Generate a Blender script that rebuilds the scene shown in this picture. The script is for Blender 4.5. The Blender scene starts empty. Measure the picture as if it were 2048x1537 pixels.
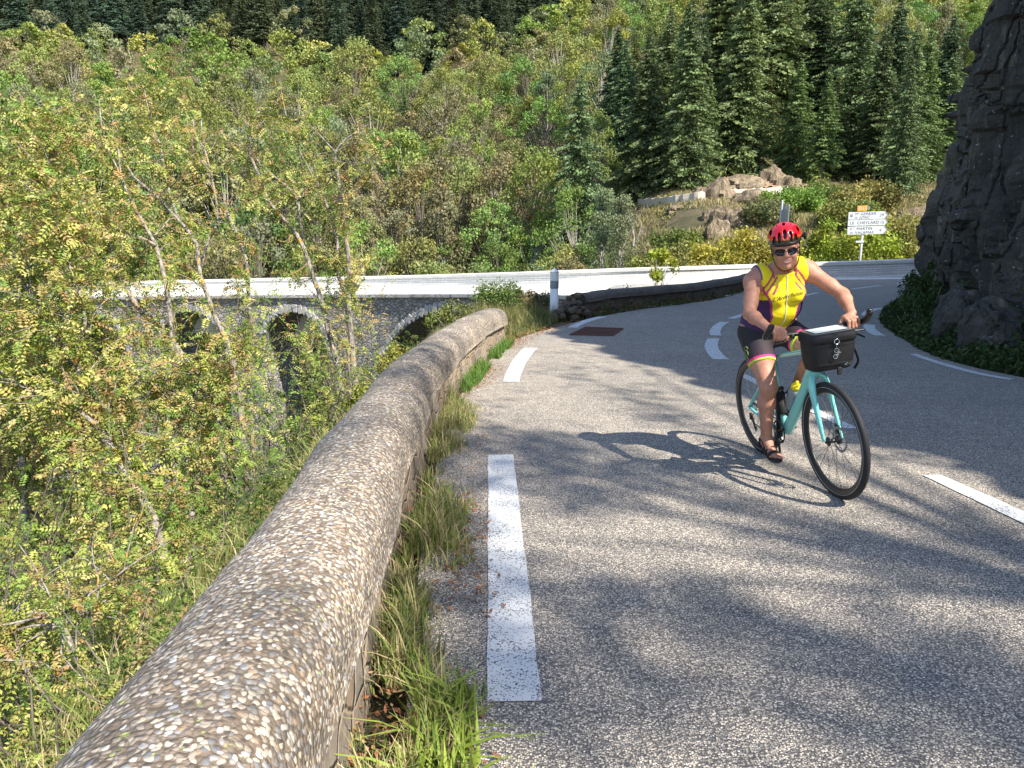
import bpy, math, random
import numpy as np
from mathutils import Vector, Matrix
R = math.radians
# ------------------------------------------------------------------ camera, sky, sun, exposure
sc = bpy.context.scene
col = sc.collection
FPX, PIT, HC = 1462.0, R(11.9), 1.5
cam_d = bpy.data.cameras.new('camera'); cam = bpy.data.objects.new('camera', cam_d); col.objects.link(cam)
cam.location = (0, 0, HC); cam.rotation_euler = (R(90) - PIT, 0, 0)
cam_d.sensor_width = 36; cam_d.lens = 36 * FPX / 2048; cam_d.clip_start = 0.05; cam_d.clip_end = 3000
sc.camera = cam
SUN_EL, SUN_AZ = R(47), R(135)      # azimuth clockwise from +Y; the sun stands behind and to the right of the camera
world = bpy.data.worlds.new('World'); sc.world = world; world.use_nodes = True
wn = world.node_tree; wn.nodes.clear()
sky = wn.nodes.new('ShaderNodeTexSky'); sky.sky_type = 'NISHITA'; sky.sun_disc = False
sky.sun_elevation = SUN_EL; sky.sun_rotation = SUN_AZ; sky.altitude = 600; sky.air_density = 1.0; sky.dust_density = 1.0
bg = wn.nodes.new('ShaderNodeBackground'); bg.inputs[1].default_value = 0.15
wo = wn.nodes.new('ShaderNodeOutputWorld'); wn.links.new(sky.outputs[0], bg.inputs[0]); wn.links.new(bg.outputs[0], wo.inputs[0])
sd = bpy.data.lights.new('sun', 'SUN'); sd.energy = 5.0; sd.angle = R(0.53); sd.color = (1.0, 0.93, 0.82)
sun = bpy.data.objects.new('sun', sd); col.objects.link(sun)
to_sun = Vector((math.sin(SUN_AZ) * math.cos(SUN_EL), math.cos(SUN_AZ) * math.cos(SUN_EL), math.sin(SUN_EL)))
sun.rotation_euler = to_sun.to_track_quat('Z', 'Y').to_euler()
sc.view_settings.view_transform = 'Standard'; sc.view_settings.look = 'None'
sc.view_settings.exposure = 0.92; sc.view_settings.gamma = 1.0
sc.render.engine = 'CYCLES'
sc.cycles.max_bounces = 5; sc.cycles.diffuse_bounces = 3; sc.cycles.glossy_bounces = 2; sc.cycles.transmission_bounces = 4; sc.cycles.transparent_max_bounces = 8

# ------------------------------------------------------------------ measuring helpers (metres from pixels of the photo)
_gY = np.array([-60, 24, 40, 60, 400.]); _gZ = np.array([1.8, -.72, -.88, -1.0, -1.0])
def g(Y): return np.interp(Y, _gY, _gZ)
def ray(px, py):
    u = (px - 1024) / FPX; v = -(py - 768.5) / FPX
    return np.array([u, math.cos(PIT) + v * math.sin(PIT), -math.sin(PIT) + v * math.cos(PIT)])
def AT(px, py, Y):
    d = ray(px, py); return d * Y / d[1] + np.array([0, 0, HC])
def G(px, py):
    d = ray(px, py); Y = 10.0
    for _ in range(60):
        Y = 0.5 * Y + 0.5 * (HC - g(Y)) / max(1e-4, -d[2] / d[1])
    p = AT(px, py, Y); return p
# ------------------------------------------------------------------ tags
def tag(o, label=None, cat=None, group=None, kind=None):
    if label: o['label'] = label
    if cat: o['category'] = cat
    if group: o['group'] = group
    if kind: o['kind'] = kind
    return o
def empty(name, loc=(0, 0, 0), rot=(0, 0, 0)):
    o = bpy.data.objects.new(name, None); col.objects.link(o); o.location = loc; o.rotation_euler = rot; o.empty_display_size = .2
    return o
# ------------------------------------------------------------------ mesh builder
class MB:
    def __init__(s): s.v = []; s.f = []; s.m = []; s.c = []; s.n = 0
    def add(s, V, Fc, mi=0, c=None):
        V = np.asarray(V, np.float64).reshape(-1, 3)
        s.v.append(V); Fc = [tuple(int(i) + s.n for i in f) for f in Fc]; s.f += Fc; s.m += [mi] * len(Fc)
        s.c.append(np.tile(np.array(c if c is not None else (1, 1, 1), float), (len(V), 1)) if c is None or np.ndim(c) == 1 else np.asarray(c, float))
        s.n += len(V); return s
    def box(s, cx, cy, cz, sx, sy, sz, mi=0, M=None, c=None, bev=0):
        if bev:
            b = min(bev, sx / 2.01, sy / 2.01, sz / 2.01); V = []; 
            ring = []
            for zz, k in ((-sz / 2, 1), (-sz / 2 + b, 0), (sz / 2 - b, 0), (sz / 2, 1)):
                e = b * k; r = []
                for (ax, ay) in ((-1, -1), (1, -1), (1, 1), (-1, 1)):
                    X = sx / 2 - e; Yy = sy / 2 - e
                    if k: r.append((ax * X, ay * Yy, zz)); r.append((ax * X, ay * Yy, zz))
                    else:
                        if ax * ay > 0: r.append((ax * X, ay * (Yy - b), zz)); r.append((ax * (X - b), ay * Yy, zz))
                        else: r.append((ax * (X - b), ay * Yy, zz)); r.append((ax * X, ay * (Yy - b), zz))
                ring.append(r)
            V = [p for r in ring for p in r]
            Fc = []
            for i in range(3):
                for j in range(8): Fc.append((i * 8 + j, i * 8 + (j + 1) % 8, (i + 1) * 8 + (j + 1) % 8, (i + 1) * 8 + j))
            Fc.append(tuple(range(7, -1, -1))); Fc.append(tuple(range(24, 32)))
        else:
            V = [(x * sx / 2, y * sy / 2, z * sz / 2) for z in (-1, 1) for y in (-1, 1) for x in (-1, 1)]
            Fc = [(0, 2, 3, 1), (4, 5, 7, 6), (0, 1, 5, 4), (2, 6, 7, 3), (0, 4, 6, 2), (1, 3, 7, 5)]
        V = np.array(V)
        if M is not None: V = V @ np.array(M.to_3x3()).T
        return s.add(V + np.array([cx, cy, cz]), Fc, mi, c)
    def tube(s, P, r, n=8, mi=0, caps=True, c=None, flat=None):
        P = [Vector(p) for p in P]; m = len(P)
        rr = [r] * m if np.isscalar(r) else list(r)
        T = []
        for i in range(m):
            t = (P[min(i + 1, m - 1)] - P[max(i - 1, 0)])
            T.append(t.normalized() if t.length > 1e-9 else Vector((0, 0, 1)))
        a = T[0].orthogonal().normalized() if flat is None else (Vector(flat[0]) - T[0] * Vector(flat[0]).dot(T[0])).normalized()
        V = []
        for i in range(m):
            a = (a - T[i] * a.dot(T[i])); a = a.normalized() if a.length > 1e-6 else T[i].orthogonal().normalized()
            b = T[i].cross(a); k = 1 if flat is None else flat[1]
            for j in range(n):
                th = 2 * math.pi * j / n; V.append(P[i] + a * (rr[i] * math.cos(th)) + b * (rr[i] * k * math.sin(th)))
        Fc = [(i * n + j, i * n + (j + 1) % n, (i + 1) * n + (j + 1) % n, (i + 1) * n + j) for i in range(m - 1) for j in range(n)]
        if caps: Fc.append(tuple(range(n - 1, -1, -1))); Fc.append(tuple(range((m - 1) * n, m * n)))
        return s.add([tuple(v) for v in V], Fc, mi, c)
    def torus(s, C, ax, R0, r, N=48, n=10, mi=0, k=1.0, c=None):
        C = Vector(C); ax = Vector(ax).normalized(); a = ax.orthogonal().normalized(); b = ax.cross(a); V = []
        for i in range(N):
            t = 2 * math.pi * i / N; d = a * math.cos(t) + b * math.sin(t)
            for j in range(n):
                p = 2 * math.pi * j / n; V.append(tuple(C + d * (R0 + r * math.cos(p)) + ax * (r * k * math.sin(p))))
        Fc = [(i * n + j, ((i + 1) % N) * n + j, ((i + 1) % N) * n + (j + 1) % n, i * n + (j + 1) % n) for i in range(N) for j in range(n)]
        return s.add(V, Fc, mi, c)
    def lathe(s, C, ax, prof, N=32, mi=0, c=None, caps=True):   # prof: (radius, distance along the axis)
        C = Vector(C); ax = Vector(ax).normalized(); a = ax.orthogonal().normalized(); b = ax.cross(a); V = []; n = len(prof)
        for (r, h) in prof:
            for i in range(N):
                t = 2 * math.pi * i / N; V.append(tuple(C + ax * h + (a * math.cos(t) + b * math.sin(t)) * r))
        Fc = [(k * N + i, k * N + (i + 1) % N, (k + 1) * N + (i + 1) % N, (k + 1) * N + i) for k in range(n - 1) for i in range(N)]
        if caps: Fc.append(tuple(range(N - 1, -1, -1))); Fc.append(tuple(range((n - 1) * N, n * N)))
        return s.add(V, Fc, mi, c)
    def prism(s, poly, thick, M, mi=0, c=None):    # poly in local XY, extruded along local Z
        n = len(poly); V = [M @ Vector((x, y, 0)) for x, y in poly] + [M @ Vector((x, y, thick)) for x, y in poly]
        Fc = [tuple(range(n - 1, -1, -1)), tuple(range(n, 2 * n))] + [(i, (i + 1) % n, n + (i + 1) % n, n + i) for i in range(n)]
        return s.add([tuple(v) for v in V], Fc, mi, c)
    def build(s, name, mats, parent=None, smooth=False, colattr=False):
        V = np.concatenate(s.v) if s.v else np.zeros((0, 3))
        return mkobj(name, V, s.f, mats, parent, smooth, np.concatenate(s.c) if colattr else None, s.m if any(s.m) else None)
def mkmesh(name, V, Fc, mats, smooth=False, cols=None, mi=None):
    me = bpy.data.meshes.new(name); V = np.asarray(V, np.float32)
    if isinstance(Fc, np.ndarray):
        k = Fc.shape[1]; nF = len(Fc); loops = Fc.astype(np.int32).ravel(); starts = np.arange(nF, dtype=np.int32) * k
    else:
        nF = len(Fc); ln = np.fromiter((len(f) for f in Fc), np.int32, nF); starts = np.concatenate([[0], np.cumsum(ln)[:-1]]).astype(np.int32) if nF else np.zeros(0, np.int32)
        loops = np.fromiter((i for f in Fc for i in f), np.int32)
    me.vertices.add(len(V)); me.vertices.foreach_set('co', V.ravel())
    me.loops.add(len(loops)); me.loops.foreach_set('vertex_index', loops)
    me.polygons.add(nF); me.polygons.foreach_set('loop_start', starts)
    for m in (mats if isinstance(mats, (list, tuple)) else [mats]): me.materials.append(m)
    if mi is not None: me.polygons.foreach_set('material_index', np.asarray(mi, np.int32))
    me.polygons.foreach_set('use_smooth', np.full(nF, bool(smooth)))
    if cols is not None:
        ca = me.color_attributes.new('Col', 'FLOAT_COLOR', 'POINT')
        C4 = np.ones((len(V), 4), np.float32); C4[:, :3] = cols; ca.data.foreach_set('color', C4.ravel())
    me.update(calc_edges=True); me.validate()
    return me
def mkobj(name, V, Fc, mats, parent=None, smooth=False, cols=None, mi=None):
    o = bpy.data.objects.new(name, mkmesh(name, V, Fc, mats, smooth, cols, mi)); col.objects.link(o)
    if parent is not None: o.parent = parent
    return o
def grid_faces(nu, nv, flip=False):
    i = np.arange(nu - 1)[:, None]; j = np.arange(nv - 1)[None, :]
    a = i * nv + j; q = np.stack([a, a + nv, a + nv + 1, a + 1], -1).reshape(-1, 4)
    return q[:, ::-1].copy() if flip else q
# ------------------------------------------------------------------ numpy noise
def _h(ix, iy, iz, sd):
    n = (ix * 374761393 + iy * 668265263 + iz * 2147483647 + sd * 974634777) & 0xffffffff
    n = ((n ^ (n >> 13)) * 1274126177) & 0xffffffff
    return ((n ^ (n >> 16)) & 0xffffff) / 16777216.0
def vnoise(x, y, z=0., sd=0):
    x, y, z = np.broadcast_arrays(np.asarray(x, float), np.asarray(y, float), np.asarray(z, float))
    ix, iy, iz = np.floor(x).astype(np.int64), np.floor(y).astype(np.int64), np.floor(z).astype(np.int64)
    fx, fy, fz = x - ix, y - iy, z - iz; fx, fy, fz = [t * t * (3 - 2 * t) for t in (fx, fy, fz)]
    r = 0
    for a in (0, 1):
        for b in (0, 1):
            for c in (0, 1):
                r = r + _h(ix + a, iy + b, iz + c, sd) * (fx if a else 1 - fx) * (fy if b else 1 - fy) * (fz if c else 1 - fz)
    return r * 2 - 1
def fbm(x, y, z=0., o=4, sd=0):
    r = 0; a = 1.; t = 0
    for k in range(o):
        f = 2.03 ** k; r = r + a * vnoise(x * f, y * f, np.asarray(z) * f, sd + k); t += a; a *= .5
    return r / t
def sdist(poly, x, y):      # distance to a polyline, positive on its left side
    x = np.asarray(x, float); y = np.asarray(y, float); best = np.full(x.shape, 1e9); sg = np.ones(x.shape); tt = np.zeros(x.shape)
    acc = 0
    for (x0, y0), (x1, y1) in zip(poly[:-1], poly[1:]):
        dx, dy = x1 - x0, y1 - y0; L2 = dx * dx + dy * dy; t = np.clip(((x - x0) * dx + (y - y0) * dy) / L2, 0, 1)
        d = np.hypot(x - x0 - t * dx, y - y0 - t * dy); cr = dx * (y - y0) - dy * (x - x0); m = d < best - 1e-9
        best = np.where(m, d, best); sg = np.where(m, np.sign(cr), sg); tt = np.where(m, acc + t * math.sqrt(L2), tt); acc += math.sqrt(L2)
    return best * sg, tt
def smooth_path(pts, step=.25):     # Catmull-Rom resample
    P = [np.array(p, float) for p in pts]; P = [2 * P[0] - P[1]] + P + [2 * P[-1] - P[-2]]; out = []
    for i in range(1, len(P) - 2):
        a, b, c, d = P[i - 1:i + 3]; n = max(2, int(np.linalg.norm(c - b) / step))
        for k in range(n):
            t = k / n; out.append(.5 * ((2 * b) + (-a + c) * t + (2 * a - 5 * b + 4 * c - d) * t * t + (-a + 3 * b - 3 * c + d) * t ** 3))
    out.append(P[-2]); return np.array(out)
# ------------------------------------------------------------------ materials
class NT:
    def __init__(s, name):
        s.m = bpy.data.materials.new(name); s.m.use_nodes = True; s.t = s.m.node_tree; s.t.nodes.clear()
        s.out = s.n('ShaderNodeOutputMaterial'); s.b = s.n('ShaderNodeBsdfPrincipled'); s.l(s.b.outputs[0], s.out.inputs[0]); s._tc = None
    def n(s, t, **k):
        x = s.t.nodes.new(t)
        for a, b in k.items(): setattr(x, a, b)
        return x
    def l(s, a, b): s.t.links.new(a, b)
    def tc(s, out='Object'):
        if s._tc is None: s._tc = s.n('ShaderNodeTexCoord')
        return s._tc.outputs[out]
    def map(s, scale=(1, 1, 1), rot=(0, 0, 0)):
        m = s.n('ShaderNodeMapping'); m.inputs['Scale'].default_value = scale; m.inputs['Rotation'].default_value = rot; s.l(s.tc(), m.inputs[0]); return m.outputs[0]
    def noise(s, scale, detail=4, rough=.6, vec=None, out=0, dist=0):
        x = s.n('ShaderNodeTexNoise'); x.inputs['Scale'].default_value = scale; x.inputs['Detail'].default_value = detail; x.inputs['Roughness'].default_value = rough; x.inputs['Distortion'].default_value = dist
        s.l(vec if vec is not None else s.tc(), x.inputs['Vector']); return x.outputs[out]
    def vor(s, scale, feat='F1', vec=None, rnd=1, out='Distance'):
        x = s.n('ShaderNodeTexVoronoi'); x.feature = feat; x.inputs['Scale'].default_value = scale; x.inputs['Randomness'].default_value = rnd
        s.l(vec if vec is not None else s.tc(), x.inputs['Vector']); return x.outputs[out]
    def ramp(s, fac, stops, interp='LINEAR'):
        x = s.n('ShaderNodeValToRGB'); x.color_ramp.interpolation = interp; e = x.color_ramp.elements
        while len(e) > 1: e.remove(e[-1])
        for i, (p, c) in enumerate(stops):
            q = e[0] if i == 0 else e.new(p)
            q.position = p; q.color = (*c, 1) if len(c) == 3 else c
        s.l(fac, x.inputs[0]); return x.outputs[0]
    def mix(s, fac, a, b, mode='MIX'):
        x = s.n('ShaderNodeMix', data_type='RGBA', blend_type=mode)
        for v, i in ((fac, 0), (a, 6), (b, 7)):
            if hasattr(v, 'links'): s.l(v, x.inputs[i])
            else: x.inputs[i].default_value = v if i == 0 else (*v, 1)
        return x.outputs[2]
    def math(s, op, a, b=0., c=None):
        x = s.n('ShaderNodeMath', operation=op)
        for v, i in ((a, 0), (b, 1), (c, 2)):
            if v is None: continue
            if hasattr(v, 'links'): s.l(v, x.inputs[i])
            else: x.inputs[i].default_value = v
        return x.outputs[0]
    def sstep(s, v, a, b):
        x = s.n('ShaderNodeMapRange', interpolation_type='SMOOTHSTEP'); s.l(v, x.inputs[0]); x.inputs[1].default_value = a; x.inputs[2].default_value = b; return x.outputs[0]
    def bump(s, h, dist=.01, strength=1., prev=None):
        x = s.n('ShaderNodeBump'); x.inputs['Strength'].default_value = strength; x.inputs['Distance'].default_value = dist; s.l(h, x.inputs['Height'])
        if prev is not None: s.l(prev, x.inputs['Normal'])
        return x.outputs[0]
    def set(s, color=None, rough=None, normal=None, metal=None, **k):
        for v, nm in ((color, 'Base Color'), (rough, 'Roughness'), (normal, 'Normal'), (metal, 'Metallic')):
            if v is None: continue
            i = s.b.inputs[nm]
            if hasattr(v, 'links'): s.l(v, i)
            else: i.default_value = (*v, 1) if nm == 'Base Color' else v
        for a, b in k.items(): s.b.inputs[a].default_value = b
        return s.m
def plain(name, c, rough=.6, metal=0, var=.12, vs=20, bump=0, bs=200, **k):
    n = NT(name); f = n.noise(vs, 3)
    cc = n.mix(n.math('MULTIPLY', f, 1.0), tuple(x * (1 - var) for x in c), tuple(min(1, x * (1 + var)) for x in c))
    return n.set(cc, rough, n.bump(n.noise(bs, 2), bump, .6) if bump else None, metal, **k)
def rgb(h): 
    v = [int(h[i:i + 2], 16) / 255 for i in (0, 2, 4)]; return tuple(x / 12.92 if x < .04045 else ((x + .055) / 1.055) ** 2.4 for x in v)
# ================================================================== materials of the setting
def mat_asphalt():
    n = NT('asphalt'); w = n.vor(140, out='Color'); d = n.vor(140, out='Distance'); big = n.noise(.9, 5, .6); mid = n.noise(7, 4, .6)
    sep = n.n('ShaderNodeSeparateColor'); n.l(w, sep.inputs[0])
    c = n.ramp(sep.outputs[0], [(0, (.08, .08, .083)), (.2, (.15, .146, .142)), (.45, (.24, .226, .205)), (.7, (.35, .315, .27)), (.88, (.46, .41, .34)), (1, (.66, .61, .54))])
    edge = n.sstep(d, .42, .68); c = n.mix(edge, c, (.075, .073, .073))
    c = n.mix(n.sstep(big, .35, .75), c, (.12, .118, .118)) if False else c
    k = n.math('ADD', n.math('MULTIPLY', big, .55), n.math('MULTIPLY', mid, .5)); c = n.mix(1., c, n.ramp(k, [(.3, (1.3, 1.27, 1.22)), (.7, (1.95, 1.86, 1.72))]), 'MULTIPLY')
    h = n.math('SUBTRACT', 1, d)
    return n.set(c, .82, n.bump(h, .006, .9), **{'Specular IOR Level': .35})
M_ASPH = mat_asphalt()
def mat_paint():
    n = NT('road_paint'); sep = n.n('ShaderNodeSeparateColor'); n.l(n.vor(190, out='Color'), sep.inputs[0]); nz = n.noise(6, 4, .65); nf = n.noise(60, 3, .7)
    wear = n.math('ADD', n.math('ADD', sep.outputs[0], n.math('MULTIPLY', nz, .8)), n.math('MULTIPLY', nf, .3))
    c = n.mix(n.sstep(wear, 1.36, 1.46), (.74, .745, .74), (.09, .09, .092)); c = n.mix(n.noise(25, 4), c, (.86, .86, .85), 'MULTIPLY')
    return n.set(c, .6, n.bump(n.vor(110), .002, .5))
M_PAINT = mat_paint()
def mat_pebble():
    n = NT('pebble_dash_concrete'); nd = n.noise(30, 2, .5, out=1)
    v = n.mix(.022, n.tc(), nd, 'ADD'); sc_ = 68
    col_ = n.vor(sc_, vec=v, out='Color'); d = n.vor(sc_, vec=v, out='Distance'); sep = n.n('ShaderNodeSeparateColor'); n.l(col_, sep.inputs[0])
    c = n.ramp(sep.outputs[0], [(0, rgb('4f443c')), (.10, rgb('7a6756')), (.22, rgb('a0907e')), (.34, rgb('76777b')), (.44, rgb('aea08e')), (.56, rgb('c9bba6')), (.68, rgb('a9a8a8')), (.78, rgb('dccbb2')), (.88, rgb('a88c6e')), (.94, rgb('ece4d8'))], 'CONSTANT')
    c = n.mix(n.math('MULTIPLY', sep.outputs[1], .25), c, (.40, .36, .31)); c = n.mix(n.math('MULTIPLY', n.noise(180, 3), .35), c, (.2, .17, .14))
    e = n.sstep(d, .46, .66); c = n.mix(e, c, rgb('77695a'))
    lich = n.math('MULTIPLY', n.sstep(n.noise(38, 2), .66, .70), n.sstep(n.noise(3, 2), .5, .62)); c = n.mix(lich, c, (.36, .4, .12))
    big = n.noise(1.6, 6, .7); c = n.mix(1., c, n.ramp(big, [(.36, (.56, .58, .60)), (.48, (.86, .88, .90)), (.66, (1.16, 1.17, 1.16))]), 'MULTIPLY')
    c = n.mix(n.math('MULTIPLY', n.sstep(n.noise(9, 5, .7), .56, .64), .45), c, (.10, .10, .095))
    h = n.math('SUBTRACT', 1, n.math('POWER', d, 1.6)); nb = n.bump(h, .010, .75); nb = n.bump(n.noise(300, 2), .002, .4, nb)
    return n.set(c, .8, nb)
M_PEB = mat_pebble()
def mat_stone(name, cols, scale=5., mort=rgb('b8ad9c'), zs=1.6, bumpd=.03, mw=.06, extra=None):
    n = NT(name); v = n.map((1, 1, zs)); nd = n.noise(4, 3, .6, vec=v, out=1); v = n.mix(.08, v, nd, 'ADD')
    cc = n.vor(scale, vec=v, out='Color', rnd=.85); e = n.vor(scale, 'DISTANCE_TO_EDGE', vec=v, rnd=.85); sep = n.n('ShaderNodeSeparateColor'); n.l(cc, sep.inputs[0])
    c = n.ramp(sep.outputs[0], [(i / (len(cols) - 1), k) for i, k in enumerate(cols)])
    c = n.mix(1., c, n.ramp(n.noise(22, 5, .65), [(.3, (.7, .7, .7)), (.7, (1.2, 1.18, 1.15))]), 'MULTIPLY')
    mfac = n.math('SUBTRACT', 1, n.sstep(e, mw * .4, mw)); c = n.mix(mfac, c, mort)
    h = n.math('ADD', n.sstep(e, 0, mw * 2.2), n.math('MULTIPLY', n.noise(16, 5, .65), .6))
    return n.set(c, .9, n.bump(h, bumpd, 1.))
M_WALLST = mat_stone('rubble_masonry', [rgb('7d6e60'), rgb('9b8975'), rgb('867e75'), rgb('a8967f'), rgb('6f665d')], 4.6, rgb('a3937e'), 1.5, .018, .05)
M_VIAD = mat_stone('viaduct_masonry', [rgb('84827f'), rgb('aaa6a0'), rgb('918f8e'), rgb('bcb4a8'), rgb('75767a')], 3.2, rgb('85817b'), 1.7, .10, .07)
M_VOUS = mat_stone('voussoir_stone', [rgb('9d9c9e'), rgb('b5b2ac'), rgb('a7a4a0')], 1.2, rgb('a3a09a'), 1, .05, .02)
def mat_whitewall():
    n = NT('white_rendered_masonry'); br = n.n('ShaderNodeTexBrick'); br.inputs['Scale'].default_value = 1
    br.inputs['Brick Width'].default_value = .55; br.inputs['Row Height'].default_value = .115; br.inputs['Mortar Size'].default_value = .007; br.inputs['Mortar Smooth'].default_value = .3
    uv = n.n('ShaderNodeUVMap'); uv.uv_map = 'uv'; nz = n.noise(3, 3, .6, out=1); n.l(n.mix(.02, uv.outputs[0], nz, 'ADD'), br.inputs['Vector'])
    br.inputs['Color1'].default_value = (.78, .76, .71, 1); br.inputs['Color2'].default_value = (.66, .645, .61, 1); br.inputs['Mortar'].default_value = (.28, .27, .26, 1)
    st = n.noise(1.2, 5, .65); c = n.mix(n.math('MULTIPLY', n.sstep(st, .52, .75), .45), br.outputs['Color'], (.42, .41, .38))
    h = n.math('SUBTRACT', n.math('MULTIPLY', n.noise(25, 4), .4), br.outputs['Fac'])
    return n.set(c, .85, n.bump(h, .02, .8))
M_WHITE = mat_whitewall()
M_PALE = plain('pale_concrete', (.70, .68, .63), .85, var=.22, vs=3, bump=.01, bs=30)
M_JOINT = plain('joint_mortar', (.215, .19, .16), .9, var=.5, vs=28, bump=.006, bs=70)
M_GREYCON = plain('grey_concrete', (.42, .41, .38), .9, var=.3, vs=4, bump=.01, bs=25)
def mat_ground():
    n = NT('earth_and_litter'); a = n.noise(.35, 6, .65); b = n.noise(6, 5, .7)
    c = n.ramp(a, [(.3, (.06, .07, .022)), (.45, (.11, .105, .045)), (.58, (.19, .15, .08)), (.75, (.27, .2, .12))]); c = n.mix(n.math('MULTIPLY', b, .5), c, (.05, .04, .02))
    return n.set(c, .95, n.bump(n.math('ADD', b, n.noise(30, 4)), .15, .8))
M_GROUND = mat_ground()
def mat_rock(name, cols, sc1=1.0, bd=.16):
    n = NT(name); v = n.map((1, 1, .35)); a = n.noise(.55 * sc1, 8, .68, vec=v, dist=.6); b = n.noise(9 * sc1, 6, .7); stre = n.noise(2.2 * sc1, 7, .7, vec=n.map((1.4, 1.4, .18), (R(20), R(14), 0)))
    c = n.ramp(a, [(.28 + .45 * i / (len(cols) - 1), k) for i, k in enumerate(cols)]); c = n.mix(1., c, n.ramp(b, [(.3, (.6, .6, .62)), (.7, (1.3, 1.28, 1.25))]), 'MULTIPLY')
    c = n.mix(n.sstep(stre, .56, .68), c, tuple(x * 1.25 for x in cols[-1])); c = n.mix(n.math('MULTIPLY', n.sstep(n.noise(14, 3), .66, .7), .8), c, (.40, .40, .38))
    cr = n.vor(1.3 * sc1, 'DISTANCE_TO_EDGE', vec=n.mix(.25, n.map((1, 1, .4)), n.noise(2, 4, out=1), 'ADD'))
    h = n.math('ADD', n.math('MULTIPLY', n.sstep(cr, 0, .06), .8), n.math('ADD', n.math('MULTIPLY', a, 1.5), n.math('ADD', n.math('MULTIPLY', b, .35), n.math('MULTIPLY', stre, .9))))
    return n.set(c, .8, n.bump(h, bd, .9))
M_CLIFF = mat_rock('dark_schist', [(.030, .030, .027), (.058, .056, .048), (.092, .084, .068), (.14, .125, .095)])
M_ROCK = mat_rock('pinkish_granite', [rgb('4e4536'), rgb('7f7059'), rgb('a8977c')], 1.5, .1)
M_TRACK = plain('track_stones', (.50, .43, .34), .9, var=.3, vs=3, bump=.05, bs=8)
M_BARE = plain('dry_bare_earth', (.30, .20, .13), .95, var=.35, vs=1.2, bump=.1, bs=6)

# ================================================================== plan lines
W_PX = [(1900, 517, 552, 38.5), (1827, 519, 554, 38), (1740, 523, 557.5, 37.5), (1633, 527, 561, 37), (1500, 532.5, 565.5, 36.5), (1400, 536, 568.5, 36.3), (1280, 538.5, 571, 36.6), (1150, 541.5, 573.5, 37.8), (1020, 546, 575.5, 40), (900, 550, 577, 42.6), (715, 555, 579.5, 46.5), (500, 560, 582, 50), (300, 565, 584.5, 53), (100, 569, 587, 56), (-150, 574, 590, 59.5), (-400, 579, 594, 63)]
WB = smooth_path([AT(a, c, Y) for a, b, c, Y in W_PX], .6); WT = smooth_path([AT(a, b, Y) for a, b, c, Y in W_PX], .6)
nW = min(len(WB), len(WT)); WBi = WB
def resamp(P, n):
    s_ = np.concatenate([[0], np.cumsum(np.linalg.norm(np.diff(P, axis=0), axis=1))]); q = np.linspace(0, s_[-1], n); return np.stack([np.interp(q, s_, P[:, k]) for k in range(P.shape[1])], 1)
def g_at_px(px, py, z):
    d = ray(px, py); t = (z - HC) / d[2]; return d * t + np.array([0, 0, HC])
# deck edge toward the camera
EE = []
for a, b in [(1190, 592), (1020, 588.5), (900, 588.3), (715, 589.3), (500, 591), (300, 593.3), (100, 596), (-150, 599.5), (-400, 604)]:
    zb = AT(a, np.interp(a, [w[0] for w in W_PX][::-1], [w[2] for w in W_PX][::-1]), np.interp(a, [w[0] for w in W_PX][::-1], [w[3] for w in W_PX][::-1]))[2]
    EE.append(g_at_px(a, b, zb - .02))
EP = smooth_path(EE, .5)
WALL_IN = [(-.05, -4), (-.16, 0), (-.30, 1.9), (-.48, 4), (-.56, 6.2), (-.52, 8.2), (-.36, 10), (-.10, 12.05)]
LEDGE = [(-.75, -30), (-.75, -4), (-.8, 1.9), (-1.0, 4), (-1.08, 6.2), (-1.0, 8.2), (-.85, 10), (-.55, 12.), (-.8, 13.2), (-1.1, 15.), (-1.0, 17.), (-.2, 18.8), (1.9, 20.4), (4.4, 23.1), (6.8, 26.), (9.2, 30.), (11.5, 33.5)]
P2LINE = [(1.75, 17.45), (2.6, 18.85), (3.9, 20.6), (5.35, 22.45), (7.2, 25.3), (8.9, 28.2), (10.2, 30.6), (12., 33.4)]
VERGE = [(6.25, -12), (6.25, 4), (6.2, 8.7), (6.09, 9.4), (6.12, 10.2), (6.25, 10.9), (6.75, 12.5), (7.6, 14.9), (8.5, 16.9), (9.5, 18.7), (11., 21.0), (12.9, 23.7), (15, 26.6), (19, 31), (27, 37), (40, 44)]
CLIFFB = [(8.2, -16), (7.6, -6), (7.3, 4), (7.2, 9.2), (7.35, 11), (7.9, 12.9), (8.7, 14.9), (9.55, 16.9), (10.45, 18.7), (12., 20.6), (14.3, 23.0), (17.5, 26.3), (23, 31), (31, 36), (44, 42)]
WPOLY = [(p[0], p[1]) for p in WB[::4]]

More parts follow.
